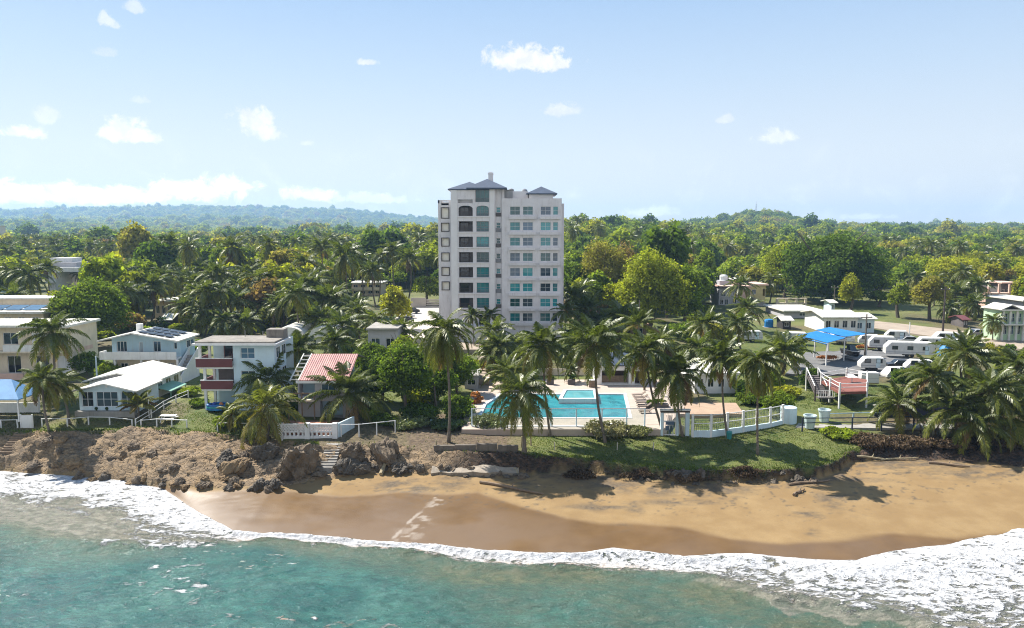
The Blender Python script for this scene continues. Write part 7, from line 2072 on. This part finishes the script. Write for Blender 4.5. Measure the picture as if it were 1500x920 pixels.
# yellow and pink house
d = 218
z0 = 5.8
h = House('yellow_house', XD(1088, d), d, z0, 'yellow and pink two-storey house with steps and a roof terrace', 'house')
mb = MB(); facade(mb, XD(1097, d), XD(1121, d), z0 - .8, ZD(418, d), d, [(XD(1101, d), XD(1107, d), ZD(431, d), ZD(424, d), .12), (XD(1117, d), XD(1121, d) - .1, ZD(434, d), ZD(423, d), 1.5)]); vquad(mb, XD(1121, d), d, XD(1121, d), d + 10, z0 - .8, ZD(418, d)); h.put(mb, 'wall', M_YELL)
h.win(XD(1101, d), XD(1107, d), ZD(431, d), ZD(424, d), d + .1, 2, 1, G_BLUE)
mb = MB(); mb.box(XD(1083, d), XD(1097, d) - .01, d - 1.5, d + 9, ZD(436, d), ZD(420, d)); h.put(mb, 'wall', M_PINK)
mb = MB(); mb.box(XD(1052, d), XD(1083, d) - .01, d - .5, d + 9, z0 - .8, ZD(422, d)); h.put(mb, 'wall', M_GREYW)
for (a, b, c, e) in [(1055, 1062, 434, 425), (1072, 1078, 432, 425), (1054, 1059, 446, 438), (1061, 1066, 446, 438), (1072, 1078, 444, 437)]: h.win(XD(a, d), XD(b, d), ZD(c, d), ZD(e, d), d - .53, 2, 1, G_DARK)
for px in (1085, 1090, 1095.5): mb = MB(); mb.box(XD(px, d) - .2, XD(px, d) + .2, d - 1.4, d - 1.0, z0 - .8, ZD(436, d)); h.put(mb, 'post', M_PINK)
mb = MB(); mb.box(XD(1050, d), XD(1098, d), d - 2, d + 9.5, ZD(420, d), ZD(418, d)); h.put(mb, 'roof', M_PINK)
mb = MB(); mb.box(XD(1096, d), XD(1124, d), d - .8, d + 10.5, ZD(418, d) + .004, ZD(416, d)); h.put(mb, 'roof', M_PINK)
mb = MB(); mb.box(XD(1078, d), XD(1100, d), d + 2, d + 8, ZD(411, d), ZD(409, d)); h.put(mb, 'terrace_roof', M_WROOF)
for px in (1079, 1088, 1099): mb = MB(); mb.box(XD(px, d) - .2, XD(px, d) + .2, d + 2.2, d + 2.6, ZD(418, d), ZD(411, d)); h.put(mb, 'terrace_post', M_PINK)
mb = MB(); mb.box(XD(1056, d), XD(1070, d), d + 2, d + 6, ZD(420, d), ZD(412, d)); h.put(mb, 'roof_hut', M_GREYW); mb = MB(); mb.lathe([(1.2, ZD(412, d)), (1.25, ZD(406, d)), (.9, ZD(404, d)), (.1, ZD(403.5, d))], XD(1066, d), d + 5, 12); h.put(mb, 'water_tank', M_WHITE)
mb = MB()
for k in range(8): mb.box(XD(1100, d) + k * .55, XD(1100, d) + (k + 1) * .55, d - 2.2, d - .6, z0 - .8, ZD(437, d) - .0 - (7 - k) * .0 - k * .28 + .3)
h.put(mb, 'outside_stair', M_CONC)
BLOCK.append((XD(1088, d), d + 4, 9))
fence_run('pale balustrade wall behind the long white shed', [(1138, 447), (1152, 447), (1166, 447), (1180, 447)], h_=2.0, rails=(1.0, .3), mat=M_CREAM, name='garden_wall', cat='fence', post=.3)
# pink veranda, car sheds and pale green house at the right margin
h, x0, x1, z0, ze, rf = far_house('veranda_house', 'pink veranda house at the edge of the wood on the right', 'house', 1436, 1486, 210, 415, M_SHADE, M_PINK, 9, .7, 3)
mb = MB(); mb.box(XD(1432, 210), XD(1490, 210), 206.5, 209.5, z0 - .5, ZD(428, 210)); h.put(mb, 'veranda_wall', M_PINK)
for px in (1438, 1453, 1468, 1483): mb = MB(); mb.box(XD(px, 210) - .25, XD(px, 210) + .25, 207, 207.5, ZD(428, 210), ZD(415, 210)); h.put(mb, 'post', M_PINK)
h, x0, x1, z0, ze, rf = far_house('car_shed', 'white flat car sheds behind the pale green house', 'shed', 1444, 1530, 178, 441, M_GREYW, M_WROOF, 14, .8, 5)
d = 150; z0 = 4.6
h = House('green_house', XD(1475, d), d, z0, 'pale green two-storey house with white columns at the right margin', 'house')
xa, xb, ze = XD(1468, d), XD(1560, d), ZD(455, d)
mb = MB(); ops = []
for s, (c, e) in enumerate([(472, 459), (490, 477)]):
    for px in (1473, 1483, 1493, 1504, 1515): ops.append((XD(px, d), XD(px + 6, d), ZD(c, d), ZD(e, d), .3))
facade(mb, xa, xb, z0 - .8, ze, d, ops); vquad(mb, xa, d + 5.6, xa, d, z0 - .8, ze); h.put(mb, 'wall', M_GREENW)
for i, o_ in enumerate(ops): h.win(*o_[:4], d + .25, 2, 2, G_BLUE)
for px in (1470.5, 1481, 1491, 1501.5, 1512.5): mb = MB(); mb.box(XD(px, d) - .2, XD(px, d) + .2, d - .3, d - .004, z0 - .8, ze - .1); h.put(mb, 'column', M_WHITE)
mb = MB(); mb.box(XD(1468, d), xb, d - .9, d - .31, ZD(476, d), ZD(474, d)); h.put(mb, 'balcony_floor', M_WHITE)
mb = MB(); mb.box(xa - .4, xb, d - .8, d + 6.0, ze, ze + .3); h.put(mb, 'roof', M_WROOF)
mb = MB(); gable_y(mb, xa - .6, xa + 1.6, xa + 3.8, d - .9, d + 5, ze + .32, ze + 1.3, .15); h.put(mb, 'porch_roof', M_WROOF)
BLOCK.append((XD(1490, d), d + 5, 9))
h, x0, x1, z0, ze, rf = far_house('maroon_shed', 'low maroon-roofed shed behind the silver palm on the right', 'shed', 1395, 1420, 172, 468, M_SHADE, M_MAROON, 5, .5, 2, pitch=.8)
h, x0, x1, z0, ze, rf = far_house('small_hut', 'white hut with a tin roof left of the slim yellow-green tree', 'hut', 1207, 1223, 202, 443, M_LBLUE, M_WROOF, 5, .7, 1, pitch=.6)
h, x0, x1, z0, ze, rf = far_house('rubble_shed', 'low brick-red ruin right of the tower', 'ruin', 826, 868, 185, 440, surf("brick_red_ruin_wall", (.30, .13, .08), .95, .3, .8, (.4, .3, .2), .5), M_CONC, 6, .1, 3)
h, x0, x1, z0, ze, rf = far_house('timber_shed', 'low shed with a rusty roof before the bright yellow-green tree', 'shed', 918, 948, 145, 474, M_WOOD, surf("rusty_brown_sheet", (.30, .17, .11), .8, .25, 1), 5, .4, 1, pitch=.7)
# --- poles, mast
def pole(label, px, py_base, py_top, d, r=.14, arm=True, mat=None, name='utility_pole', cat='utility pole'):
    x = XD(px, d); z = gz(x, d); top = ZD(py_top, d)
    t = empty(name, (x, d, z), 0, label, cat)
    MB().tube([(0, 0, -.5), (0, 0, top - z)], [r * 1.2, r * .8], 8).build('shaft', mat or M_PALMBARK, t)
    if arm:
        MB().box(-1.0, 1.0, -.06, .06, top - z - .7, top - z - .55).build('crossarm', mat or M_PALMBARK, t)
        for s in (-.85, 0, .85): MB().lathe([(.05, top - z - .55), (.09, top - z - .45), (.05, top - z - .3), (.02, top - z - .28)], s, 0, 6).build('insulator', M_WHITE, t)
pole('utility pole standing at the right end of the blue canopy', 1271, 520, 460, 129)
pole('tall dark pole beside the silver palm on the right', 1384, 500, 420, 160, .2, True, M_BROWNF)
pole('pale thin pole in front of the bright yellow-green tree', 937, 500, 440, 140, .12, False)
pole('utility pole beside the slim yellow-green tree', 1222, 450, 418, 205, .15)
pole('utility pole behind the light green tree at the far left', 12, 470, 388, 190, .16)
pole('short white post by the road on the right', 1335, 495, 472, 150, .12, False, M_WHITE, 'post', 'post')
pole('white post at the corner of the white gable house', 209, 610, 575, 88.5, .05, False, M_WHITE, 'post', 'post')
pole('green and white post before the dark hedge', 135, 560, 522, 106, .12, False, M_LBLUE, 'post', 'post')
hx, hy = (1112 - 750) / F0 * 1500 - 12, 1500
zt = at_d(1104, 298, hy)[2]; zg = gz(hx, hy)
t = empty('radio_mast', (at_d(1104, 400, hy)[0], hy, zg), 0, 'thin lattice radio mast on the far right hilltop', 'mast')
mb = MB(); Hh = zt - zg
for a in range(3): mb.tube([(1.4 * cos(a * 2.1), 1.4 * sin(a * 2.1), 0), (.25 * cos(a * 2.1), .25 * sin(a * 2.1), Hh)], .22, 5)
for k in range(10):
    f = k / 10; rr = 1.4 * (1 - f) + .25 * f; f2_ = (k + 1) / 10; r2_ = 1.4 * (1 - f2_) + .25 * f2_
    for a in range(3): mb.tube([(rr * cos(a * 2.1), rr * sin(a * 2.1), Hh * f), (r2_ * cos(a * 2.1 + 2.1), r2_ * sin(a * 2.1 + 2.1), Hh * f2_)], .12, 4)
mb.build('lattice', M_RAILG, t); MB().tube([(0, 0, Hh), (0, 0, Hh + 5)], .15, 5).build('aerial', M_RAILG, t)
BLOCK.append((hx, hy, 6))

# ------------------------------------------------------------------ retaining wall, fallen slab, boulders, driftwood
d0 = Ytop0(np.array([XD(700, 80)]))[0]
x0, x1 = XD(632, d0), XD(760, d0)
t = empty('retaining_wall', ((x0 + x1) / 2, d0 + .4, 2.0), 0, 'old dark concrete retaining wall below the sea grape bushes', 'wall')
xm = (x0 + x1) / 2
for k in range(4):
    a = x0 + (x1 - x0) * k / 4; b = x0 + (x1 - x0) * (k + 1) / 4
    MB().box(a - xm + .03, b - xm - .03, -.1 - .05 * (k % 2), .3, -1.0, 1.85 + .08 * (k % 3)).build('wall_panel', surf("stained_dark_concrete", (.15, .125, .10), .9, .3, .7, (.06, .05, .04), .6, bump=.3), t)
t = empty('broken_slab', (xm, d0 - 1.6, 1.9), 0, 'broken tilted concrete slab lying at the foot of the retaining wall', 'slab')
r = np.random.default_rng(5); n = 24
top = []; 
mb = MB()
xs = np.linspace(x0 - xm, x1 - xm, n)
fr = -1.0 + (fbm(xs * .8, xs * 0, 7, 3) - .5) * 1.1
V = []
for i, x in enumerate(xs):
    th = .45 + .25 * vnoise(np.array([x * .9]), np.array([.3]), 9)[0]
    V += [(x, fr[i], .05 - .25 * abs(sin(x * .3))), (x, 1.45, .55), (x, 1.45, -.5), (x, fr[i] + .15, .05 - th - .2)]
F = [(i*4 + j, (i+1)*4 + j, (i+1)*4 + (j+1) % 4, i*4 + (j+1) % 4) for i in range(n - 1) for j in range(4)] + [(3, 2, 1, 0), ((n-1)*4, (n-1)*4+1, (n-1)*4+2, (n-1)*4+3)]
mesh_obj('slab', V, F, surf("broken_pale_concrete", (.30, .255, .20), .95, .25, 1.2, (.14, .11, .08), .5, bump=.5, bscale=6), t)
for (px, py0, py1, lean, lab) in [(636, 674, 645, .25, 'leaning pale post at the left end of the retaining wall'), (762, 668, 643, .2, 'pale post propping the palm at the right end of the retaining wall'), (778, 665, 645, -.05, 'short pale post right of the propped palm')]:
    x, y, z = at(px, py0, 2.2); t = empty('wooden_post', (x, y, z), 0, lab, 'post'); MB().tube([(0, 0, -.6), (lean, .2, 2.2)], [.12, .09], 7).build('shaft', M_PALMPALE, t)

def rock_mesh(seed, sx_, sy_, sz_, n=4):
    import bmesh
    bm = bmesh.new(); bmesh.ops.create_icosphere(bm, subdivisions=n, radius=1)
    r = np.random.default_rng(seed)
    co = np.array([v.co[:] for v in bm.verts])
    for k in range(13):                         # flat broken faces
        nn = r.normal(size=3); nn /= np.linalg.norm(nn); dd = r.uniform(.55, .9)
        pr = co @ nn; co = co - np.clip(pr - dd, 0, None)[:, None] * nn * .9
    f = 1 + (fbm(co[:, 0] * 2.2 + seed, co[:, 1] * 2.2 + co[:, 2] * 1.7, seed, 4) - .5) * .8 - np.abs(fbm(co[:, 0] * 3 + co[:, 2] * 2, co[:, 1] * 3 + seed, seed + 5, 4) - .5) * .9
    co = co * f[:, None] * np.array([sx_, sy_, sz_])
    for v, c in zip(bm.verts, co): v.co = c
    me = bpy.data.meshes.new('boulder'); bm.to_mesh(me); bm.free()
    return me
M_ROCKB = surf("brown_conglomerate_rock", (.165, .125, .085), .95, .4, .9, (.10, .075, .05), .5, bump=.9, bscale=5)
M_ROCKG = surf("grey_beach_rock", (.105, .088, .068), .9, .4, 1.1, (.05, .045, .04), .5, bump=.9, bscale=5)
M_ROCKO = surf("ochre_sandstone", (.235, .16, .085), .95, .35, .9, (.16, .11, .07), .5, bump=.9, bscale=5)
def boulder(px, py, s, seed, mat, label, sz=.7, z=None, group='boulders at the foot of the bluff'):
    x, y, g = ground_at(px, py)
    me = rock_mesh(seed, s, s * .8, s * sz, 5 if s > 1.2 else 4 if s > .6 else 3); me.materials.append(mat)
    o = link_mesh('boulder', me, None, (x, y, g + s * sz * .25), (0, 0, seed * 1.3)); tag(o, label, 'boulder', group)
big = [(433, 690, 2.9, 1, M_ROCKB, 'largest boulder, grey-brown with an orange patch, left of the bluff stairs', .85), (515, 672, 2.0, 2, M_ROCKB, 'pale layered boulder right of the bluff stairs', .8), (505, 690, 1.6, 3, M_ROCKG, 'dark boulder at the sand below the layered boulder', .75),
       (560, 672, 2.1, 4, M_ROCKB, 'jagged slab boulder standing upright right of the layered boulder', 1.0), (528, 694, 1.3, 5, M_ROCKG, 'dark split boulder on the sand edge', .8), (586, 690, 1.3, 6, M_ROCKG, 'weed-covered dark boulder before the thicket', .6),
       (470, 698, .9, 7, M_ROCKB, 'flat boulder at the foot of the bluff stairs', .5), (345, 690, 1.6, 8, M_ROCKO, 'ochre boulder in the bluff below the three-storey house', .7), (298, 708, 1.3, 9, M_ROCKO, 'ochre boulder at the end of the surf', .6),
       (390, 672, 1.5, 10, M_ROCKG, 'dark hollowed boulder in the bluff below the yellow-green palm', .9), (330, 676, 1.5, 11, M_ROCKG, 'dark block jutting from the bluff left of the ochre boulder', .8), (110, 684, 1.5, 12, M_ROCKO, 'ochre ledge boulder above the surf at left', .5),
       (48, 690, 1.2, 13, M_ROCKB, 'brown ledge boulder at the left margin of the surf', .55), (1003, 700, .9, 14, M_ROCKG, 'rust-brown boulder in the heap below the white gate', .7), (1025, 703, .8, 15, M_ROCKG, 'dark boulder right in the heap below the white gate', .7),
       (990, 706, .7, 16, M_ROCKG, 'small boulder left in the heap below the white gate', .6), (1170, 705, .7, 17, M_ROCKG, 'dark boulder near the right tip of the lawn', .7), (1192, 707, .7, 18, M_ROCKB, 'brown boulder nearest the right tip of the lawn', .6)]
for b in big: boulder(b[0], b[1], b[2], b[3], b[4], b[5], b[6])
r = np.random.default_rng(31)
def strew(n, px0, px1, f, smin, smax, mats, where, grp):
    for k in range(n):
        px = r.uniform(px0, px1); py = f(px) + r.uniform(-5, 5); s = r.uniform(smin, smax)
        w = 'flat' if r.random() < .5 else 'rounded'; tone_ = {id(M_ROCKB): 'brown', id(M_ROCKG): 'dark grey', id(M_ROCKO): 'ochre'}
        mt = mats[r.integers(0, len(mats))]
        boulder(px, py, s, 100 + k + int(px0), mt, f"{'small' if s < (smin + smax) / 2 else 'larger'} {w} {tone_[id(mt)]} rock {where}", .45 if w == 'flat' else .75, group=grp)
strew(34, 110, 420, lambda p: np.interp(p, [0, 100, 200, 300, 420], [690, 696, 706, 714, 716]), .35, .95, [M_ROCKB, M_ROCKG, M_ROCKO], 'in the rubble between the bluff and the surf', 'rubble along the surf')
strew(26, 60, 470, lambda p: np.interp(p, [60, 200, 300, 400, 470], [664, 672, 680, 684, 680]) + r.uniform(-16, 16), .35, .95, [M_ROCKB, M_ROCKO, M_ROCKB], 'sticking out of the bluff face', 'rocks in the bluff face')
strew(26, 500, 650, lambda p: 690, .25, .7, [M_ROCKG, M_ROCKG, M_ROCKB], 'before the thicket at the back of the sand', 'rubble before the thicket')
strew(18, 650, 770, lambda p: 696, .25, .65, [M_ROCKG, M_ROCKB], 'under the broken concrete slab', 'rubble under the broken slab')
strew(30, 790, 1220, lambda p: np.interp(p, [780, 900, 1000, 1130, 1220], [695, 693, 708, 707, 700]), .2, .5, [M_ROCKG, M_ROCKG, M_ROCKB], 'below the lawn edge', 'rubble below the lawn edge')
def log(label, p0, p1, rad, mat=M_WOOD, cat='driftwood', bend=.15):
    a = ground_at(*p0); b = ground_at(*p1)
    t = empty('driftwood_log', a, 0, label, cat)
    v = np.array(b) - np.array(a)
    pts_ = [v * f + np.array([0, bend * sin(f * 6), .06 + rad * .5]) for f in np.linspace(0, 1, 7)]
    MB().tube(pts_, [rad, rad * 1.1, rad, rad * .9, rad * .8, rad * .7, rad * .4], 7).build('trunk', mat, t)
    m_ = pts_[3]; MB().tube([m_, m_ + np.array([.3, .25, .35])], [rad * .6, rad * .25], 5).build('branch_stub', mat, t)
log('long straight driftwood pole lying across the upper sand', (703, 708), (796, 726), .16)
log('white driftwood stick by the right end of the broken slab', (753, 690), (760, 697), .10, M_PALMPALE)
log('dark driftwood log on the sand before the lawn tip', (1163, 727), (1178, 719), .16)
log('grey driftwood log at the foot of the lawn edge', (1155, 712), (1215, 706), .14)
log('pale fallen branch at the foot of the right grove', (1255, 670), (1300, 674), .12, M_PALMPALE)
log('thin pale branch across the sand under the right grove', (1290, 676), (1345, 672), .10, M_PALMPALE)
log('bleached log standing in the rocks before the thicket', (558, 698), (566, 678), .22, M_PALMPALE)
log('dark log in the debris under the dense right grove', (1360, 680), (1420, 686), .15)
# dry brush on the bank under the grove
M_BRUSH = leaf_mat("dry_brush", [(0, (.06, .040, .026)), (.5, (.11, .075, .045)), (1, (.18, .13, .07))], .2, .1)
for i, (px, py, w, lab) in enumerate([(1285, 662, 34, 'brown dry brush heap on the bank right of the lawn'), (1345, 664, 40, 'brown dry brush heap under the tall slim palm'), (1410, 668, 44, 'dark brush heap under the arching palm of the grove'), (1475, 672, 46, 'brush heap at the right end of the bank'), (1520, 660, 40, 'brush heap beyond the right margin')]):
    hero('brush_heap', lab, 'brush', px, py + 8, py - 26, w, 950 + i, 22, 3800, .15, M_BRUSH, .35, d=82.5 - i * .2, rz_f=.7, bottom=-.9, trunk_r=0, depth=2.2, group='dry brush heaps on the bank')
for i, (px, py, w) in enumerate([(850, 700, 30), (930, 700, 34), (1010, 706, 26), (1090, 704, 30)]):
    hero('seaweed_heap', ['dark weed heap at the left under the lawn edge', 'dark weed heap below the pale sea grape bush', 'rust-brown weed heap below the white gate', 'dark weed heap below the white railing fence'][i], 'weed heap', px, py, py - 13, w, 970 + i, 16, 1500, .10, M_BRUSH, [.1, .1, .5, .15][i], rz_f=.8, bottom=-.9, trunk_r=0, depth=.9, group='weed heaps under the lawn edge')
# ------------------------------------------------------------------ the wood behind: 300 nearest trees as things, the rest as one mass
CLEAR = [  # photograph outlines of open ground (yards, lawns, roads, roofs)
    [(0,435),(60,432),(150,505),(230,505),(300,470),(420,480),(560,500),(600,470),(640,500),(640,700),(0,700)],
    [(590,425),(645,425),(645,520),(560,520),(575,470)], [(640,452),(835,452),(835,520),(640,520)],
    [(830,475),(1500,475),(1500,700),(640,700),(640,520),(830,520)], [(1040,432),(1210,432),(1290,445),(1460,452),(1500,430),(1500,480),(1030,480)],
    [(1295,428),(1430,440),(1440,480),(1280,480)], [(1425,418),(1500,418),(1500,440),(1425,440)], [(822,408),(868,408),(868,425),(822,425)], [(1298,410),(1330,408),(1330,420),(1298,422)],
    [(500,430),(580,430),(580,446),(500,446)], [(45,408),(145,408),(145,424),(45,424)], [(215,448),(310,445),(330,470),(215,475)], [(1030,400),(1060,400),(1070,432),(1030,435)]]
def inside(px, py, poly):
    c = False; j = len(poly) - 1
    for i in range(len(poly)):
        (xi, yi), (xj, yj) = poly[i], poly[j]
        if (yi > py) != (yj > py) and px < (xj - xi) * (py - yi) / (yj - yi) + xi: c = not c
        j = i
    return c
r = np.random.default_rng(77)
pts = []
def scatter(d0, d1, sp, half, keep=1.0):
    n = int((d1 - d0) / sp)
    for i in range(n):
        d = d0 + (i + .5) * sp
        w = half * d + 12
        m_ = int(2 * w / sp)
        for j in range(m_):
            if r.random() > keep: continue
            pts.append((-w + (j + .5) * sp + r.uniform(-.45, .45) * sp, d + r.uniform(-.45, .45) * sp, sp))
scatter(128, 420, 7.6, .74)
scatter(420, 800, 10.5, .74)
scatter(800, 1500, 14.0, .74)
scatter(1500, 2600, 24.0, .74)
scatter(2600, 5400, 46.0, .74, .9)
n_small = len(pts)
scatter(190, 1300, 34.0, .74, .75)
P = np.array(pts); BIG = np.arange(len(P)) >= n_small; P[BIG, 2] = np.where(P[BIG, 1] < 800, 10, 14)
Zg = height(P[:, 0], P[:, 1], False)
ok = np.ones(len(P), bool)
PX = np.zeros(len(P)); PY = np.zeros(len(P))
for i in range(len(P)):
    x, y = P[i, 0], P[i, 1]
    px, py = proj(x, y, Zg[i]); PX[i], PY[i] = px, py
    if y < 420:
        if any(inside(px, py, c) for c in CLEAR): ok[i] = False; continue
        if any((x - bx) ** 2 + (y - by) ** 2 < br * br for bx, by, br in BLOCK): ok[i] = False; continue
        if hides(px, y, proj(x, y, Zg[i] + 8)[1], 6000 / y): ok[i] = False; continue
        if abs(x - (-2)) < 16 and 138 < y < 170: ok[i] = False
P, Zg, PX, PY, BIG = P[ok], Zg[ok], PX[ok], PY[ok], BIG[ok]
# colour of the wood changes in drifts
tn = fbm(P[:, 0] / 34, P[:, 1] / 70, 611, 3) * .85 + r.random(len(P)) * .40 - .20 + (r.random(len(P)) < .05) * .3
tn = np.clip(tn + 0.10 * sstep(PX, 0, 300) * (PX < 640) + .03, 0.02, .98)
tn = np.where((PX > 520) & (PX < 640), tn * .75, tn)
sc_ = np.where(r.random(len(P)) < .16, 1.4, 1.0) * r.uniform(.72, 1.45, len(P)) * np.clip(P[:, 2] / 8.0, .85, 4.6)
sc_ = np.where(P[:, 1] > 1400, sc_ * .85, sc_)
sc_ = np.where(P[:, 1] < 300, np.minimum(sc_, 1.3), sc_)
sc_ = np.where(BIG, sc_ * 1.45, sc_); tn = np.where(BIG, np.where(r.random(len(P)) < .55, tn * .45, np.minimum(tn + .25, .8)), tn)
kind_ = r.integers(0, 6, len(P))
wood = []
for k in range(6):
    rr = [(4.6, 4.3, 3.6), (3.8, 4.0, 4.4), (5.2, 5.0, 3.1), (4.2, 4.2, 3.8), (3.4, 3.3, 4.6), (4.8, 4.4, 3.4)][k]
    cz = [5.6, 6.4, 5.2, 5.8, 6.6, 5.2][k]
    cm = crown_mesh('crown', 700 + k, *rr, 24, 2300, .42, M_WOOD_LEAF, -.55, (.3, .5), .22)
    tm = trunk_mesh('trunk', 700 + k, cz + 2, .22, rr[0] * .8, 5)
    wood.append((cm, tm, cz))
def tone(t):
    return 'dark green' if t < .25 else 'mid green' if t < .48 else 'yellow-green' if t < .68 else 'olive' if t < .84 else 'russet brown'
SIZE = lambda s: 'small' if s < .85 else 'tall' if s > 1.12 else 'middling'
PLACE = [(90, 'at the far left behind the flat roofs'), (170, 'behind the stepped grey building'), (260, 'above the roof of the blue house'), (340, 'behind the cream flat house'), (420, 'behind the tall skirted palms'), (500, 'around the tallest palm left of the tower'),
         (580, 'behind the two-storey far house'), (660, 'close to the left side of the tower'), (830, 'hidden behind the tower'), (900, 'behind the russet tree right of the tower'), (1020, 'behind the bright yellow-green tree'), (1130, 'behind the yellow ruin house'),
         (1300, 'beside the huge dark spreading tree'), (1420, 'beyond the right lawn'), (9999, 'beyond the pink veranda at the right')]
order = np.argsort(P[:, 1])
sel = [i for i in order if -40 < PX[i] < 1540 and not (650 < PX[i] < 815)][:300]
selset = set(sel)
first = {}
for i in sel:
    k = int(kind_[i])
    cm, tm, cz = wood[k]
    place = next(p for lim, p in PLACE if PX[i] < lim)
    dist = 'close' if P[i, 1] < 175 else 'midway' if P[i, 1] < 235 else 'far'
    lab = f"{SIZE(sc_[i])} {tone(tn[i])} tree {dist} {place}"
    s = float(sc_[i])
    if k not in first:
        t = empty('broadleaf_tree', (P[i, 0], P[i, 1], Zg[i]), r.uniform(0, 6.28), lab, 'tree', 'trees of the wood behind the houses')
        link_mesh('trunk', tm, t)
        c = link_mesh('crown', cm, t, (0, 0, cz))
        first[k] = t
        t.scale = (s, s, s * r.uniform(.85, 1.2)); c['tint'] = float(tn[i])
    else:
        src = first[k]
        t = src.copy(); COL.objects.link(t)
        t.location = (P[i, 0], P[i, 1], Zg[i]); t.rotation_euler = (0, 0, r.uniform(0, 6.28))
        t.scale = (s, s, s * r.uniform(.85, 1.2)); t['label'] = lab
        for ch in src.children:
            c = ch.copy(); COL.objects.link(c); c.parent = t
            if 'tint' in c.keys(): c['tint'] = float(tn[i])
rest = np.array([i for i in range(len(P)) if i not in selset])
kf = kind_.copy(); palmy = (r.random(len(P)) < np.where(PX < 640, .16, .07)) & (P[:, 1] < 900); kf[palmy] = 6 + (r.integers(0, 4, palmy.sum()))
sc_ = np.where(palmy, r.uniform(.9, 1.2, len(P)), sc_)
me = bpy.data.meshes.new('forest')
me.vertices.add(len(rest))
co = np.stack([P[rest, 0], P[rest, 1], Zg[rest] + 2.2 * sc_[rest] + np.where(P[rest, 1] < 420, 2.5, 0) + np.where(palmy[rest], r.uniform(6, 11, len(rest)), 0)], -1)
me.vertices.foreach_set('co', co.astype(np.float32).ravel())
add_attr(me, 'tint', tn[rest]); add_attr(me, 'size', sc_[rest]); add_attr(me, 'spin', r.uniform(0, 6.28, len(rest))); add_attr(me, 'which', kf[rest].astype(float))
fo = link_mesh('forest', me)
tag(fo, kind='stuff')
ng = bpy.data.node_groups.new('forest_trees', 'GeometryNodeTree')
ng.interface.new_socket('Geometry', in_out='INPUT', socket_type='NodeSocketGeometry')
ng.interface.new_socket('Geometry', in_out='OUTPUT', socket_type='NodeSocketGeometry')
N = ng.nodes; Lk = ng.links
gi = N.new('NodeGroupInput'); go = N.new('NodeGroupOutput')
iop = N.new('GeometryNodeInstanceOnPoints')
gti = N.new('GeometryNodeGeometryToInstance')
insts = [[c for c in first[k].children if 'tint' in c.keys()][0] for k in sorted(first)] + [MIDC[k] for k in sorted(MIDC)]
for crown in insts[::-1]:
    oi = N.new('GeometryNodeObjectInfo'); oi.inputs[0].default_value = crown; oi.transform_space = 'ORIGINAL'
    Lk.new(oi.outputs['Geometry'], gti.inputs[0])
def na(nm):
    n_ = N.new('GeometryNodeInputNamedAttribute'); n_.data_type = 'FLOAT'; n_.inputs[0].default_value = nm
    return n_.outputs[0]
Lk.new(gi.outputs[0], iop.inputs['Points']); Lk.new(gti.outputs[0], iop.inputs['Instance'])
iop.inputs['Pick Instance'].default_value = True
f2i = N.new('FunctionNodeFloatToInt'); Lk.new(na('which'), f2i.inputs[0]); Lk.new(f2i.outputs[0], iop.inputs['Instance Index'])
cx = N.new('ShaderNodeCombineXYZ'); Lk.new(na('spin'), cx.inputs[2])
Lk.new(cx.outputs[0], iop.inputs['Rotation']); Lk.new(na('size'), iop.inputs['Scale'])
Lk.new(iop.outputs[0], go.inputs[0])
md = fo.modifiers.new('trees', 'NODES'); md.node_group = ng

# ------------------------------------------------------------------ grass blades on the lawns and along the bluff edge
rg_ = np.random.default_rng(909)
n = 230000
gxp = rg_.uniform(-64, 62, n); gyp = rg_.uniform(72, 108, n)
pxg = 750 + F0 * gxp / gyp
wj_ = (fbm(gxp / 2.3, gxp * 0 + 3.1, 11, 3) - 0.5)
yt_g = np.maximum(Ytop0(gxp) + wj_ * .7, Ybase(gxp) + .6)
edge = np.abs(gyp - yt_g)
ok = (gyp > yt_g - .35) & (pxg > -60) & (pxg < 1530)
soilg = ((pxg > 570) & (pxg < 765) & (gyp < 92)) | ((pxg > 1285) & (gyp < 92)) | ((np.abs(pxg - 520) < 60) & (gyp < 86))
ok &= ~(soilg & (rg_.random(n) > .12))
deckg = (pxg > 676) & (pxg < 1004) & (gyp > 85.3)
ok &= ~deckg
ok &= (vnoise(gxp / 1.1, gyp / 1.1, 911) > .25 + .25 * (gyp > 90)) | (edge < .5)
for (a0, a1, b0, b1) in [(-56.5, -46.5, 88, 104), (-66, -49, 108, 118), (-40.5, -29, 90, 97), (-28, -19, 80.5, 95), (15, 30, 96, 112), (33, 66, 87, 95)]:
    ok &= ~((gxp > a0) & (gxp < a1) & (gyp > b0) & (gyp < b1))
gxp, gyp, edge = gxp[ok], gyp[ok], edge[ok]
gzp = height(gxp, gyp)
n = len(gxp)
hgt = rg_.uniform(.05, .14, n) + np.where(edge < .7, rg_.uniform(0, .28, n), 0)
a = rg_.uniform(0, 6.28, n); w = rg_.uniform(.03, .07, n)
lx = rg_.normal(0, .5, n) * hgt; ly = rg_.normal(-.15, .5, n) * hgt
p0 = np.stack([gxp - np.cos(a) * w, gyp - np.sin(a) * w, gzp - .03], -1); p1 = np.stack([gxp + np.cos(a) * w, gyp + np.sin(a) * w, gzp - .03], -1)
p2 = np.stack([gxp + lx, gyp + ly, gzp + hgt], -1)
gme = np_mesh('grass', np.stack([p0, p1, p2], 1).reshape(-1, 3), np.arange(n * 3).reshape(-1, 3), leaf_mat('grass_blades', [(0, (.050, .090, .014)), (.5, (.100, .130, .024)), (1, (.19, .17, .055))], .35, .03, .6))
go_ = link_mesh('grass', gme); go_['tint'] = .42; tag(go_, kind='stuff')
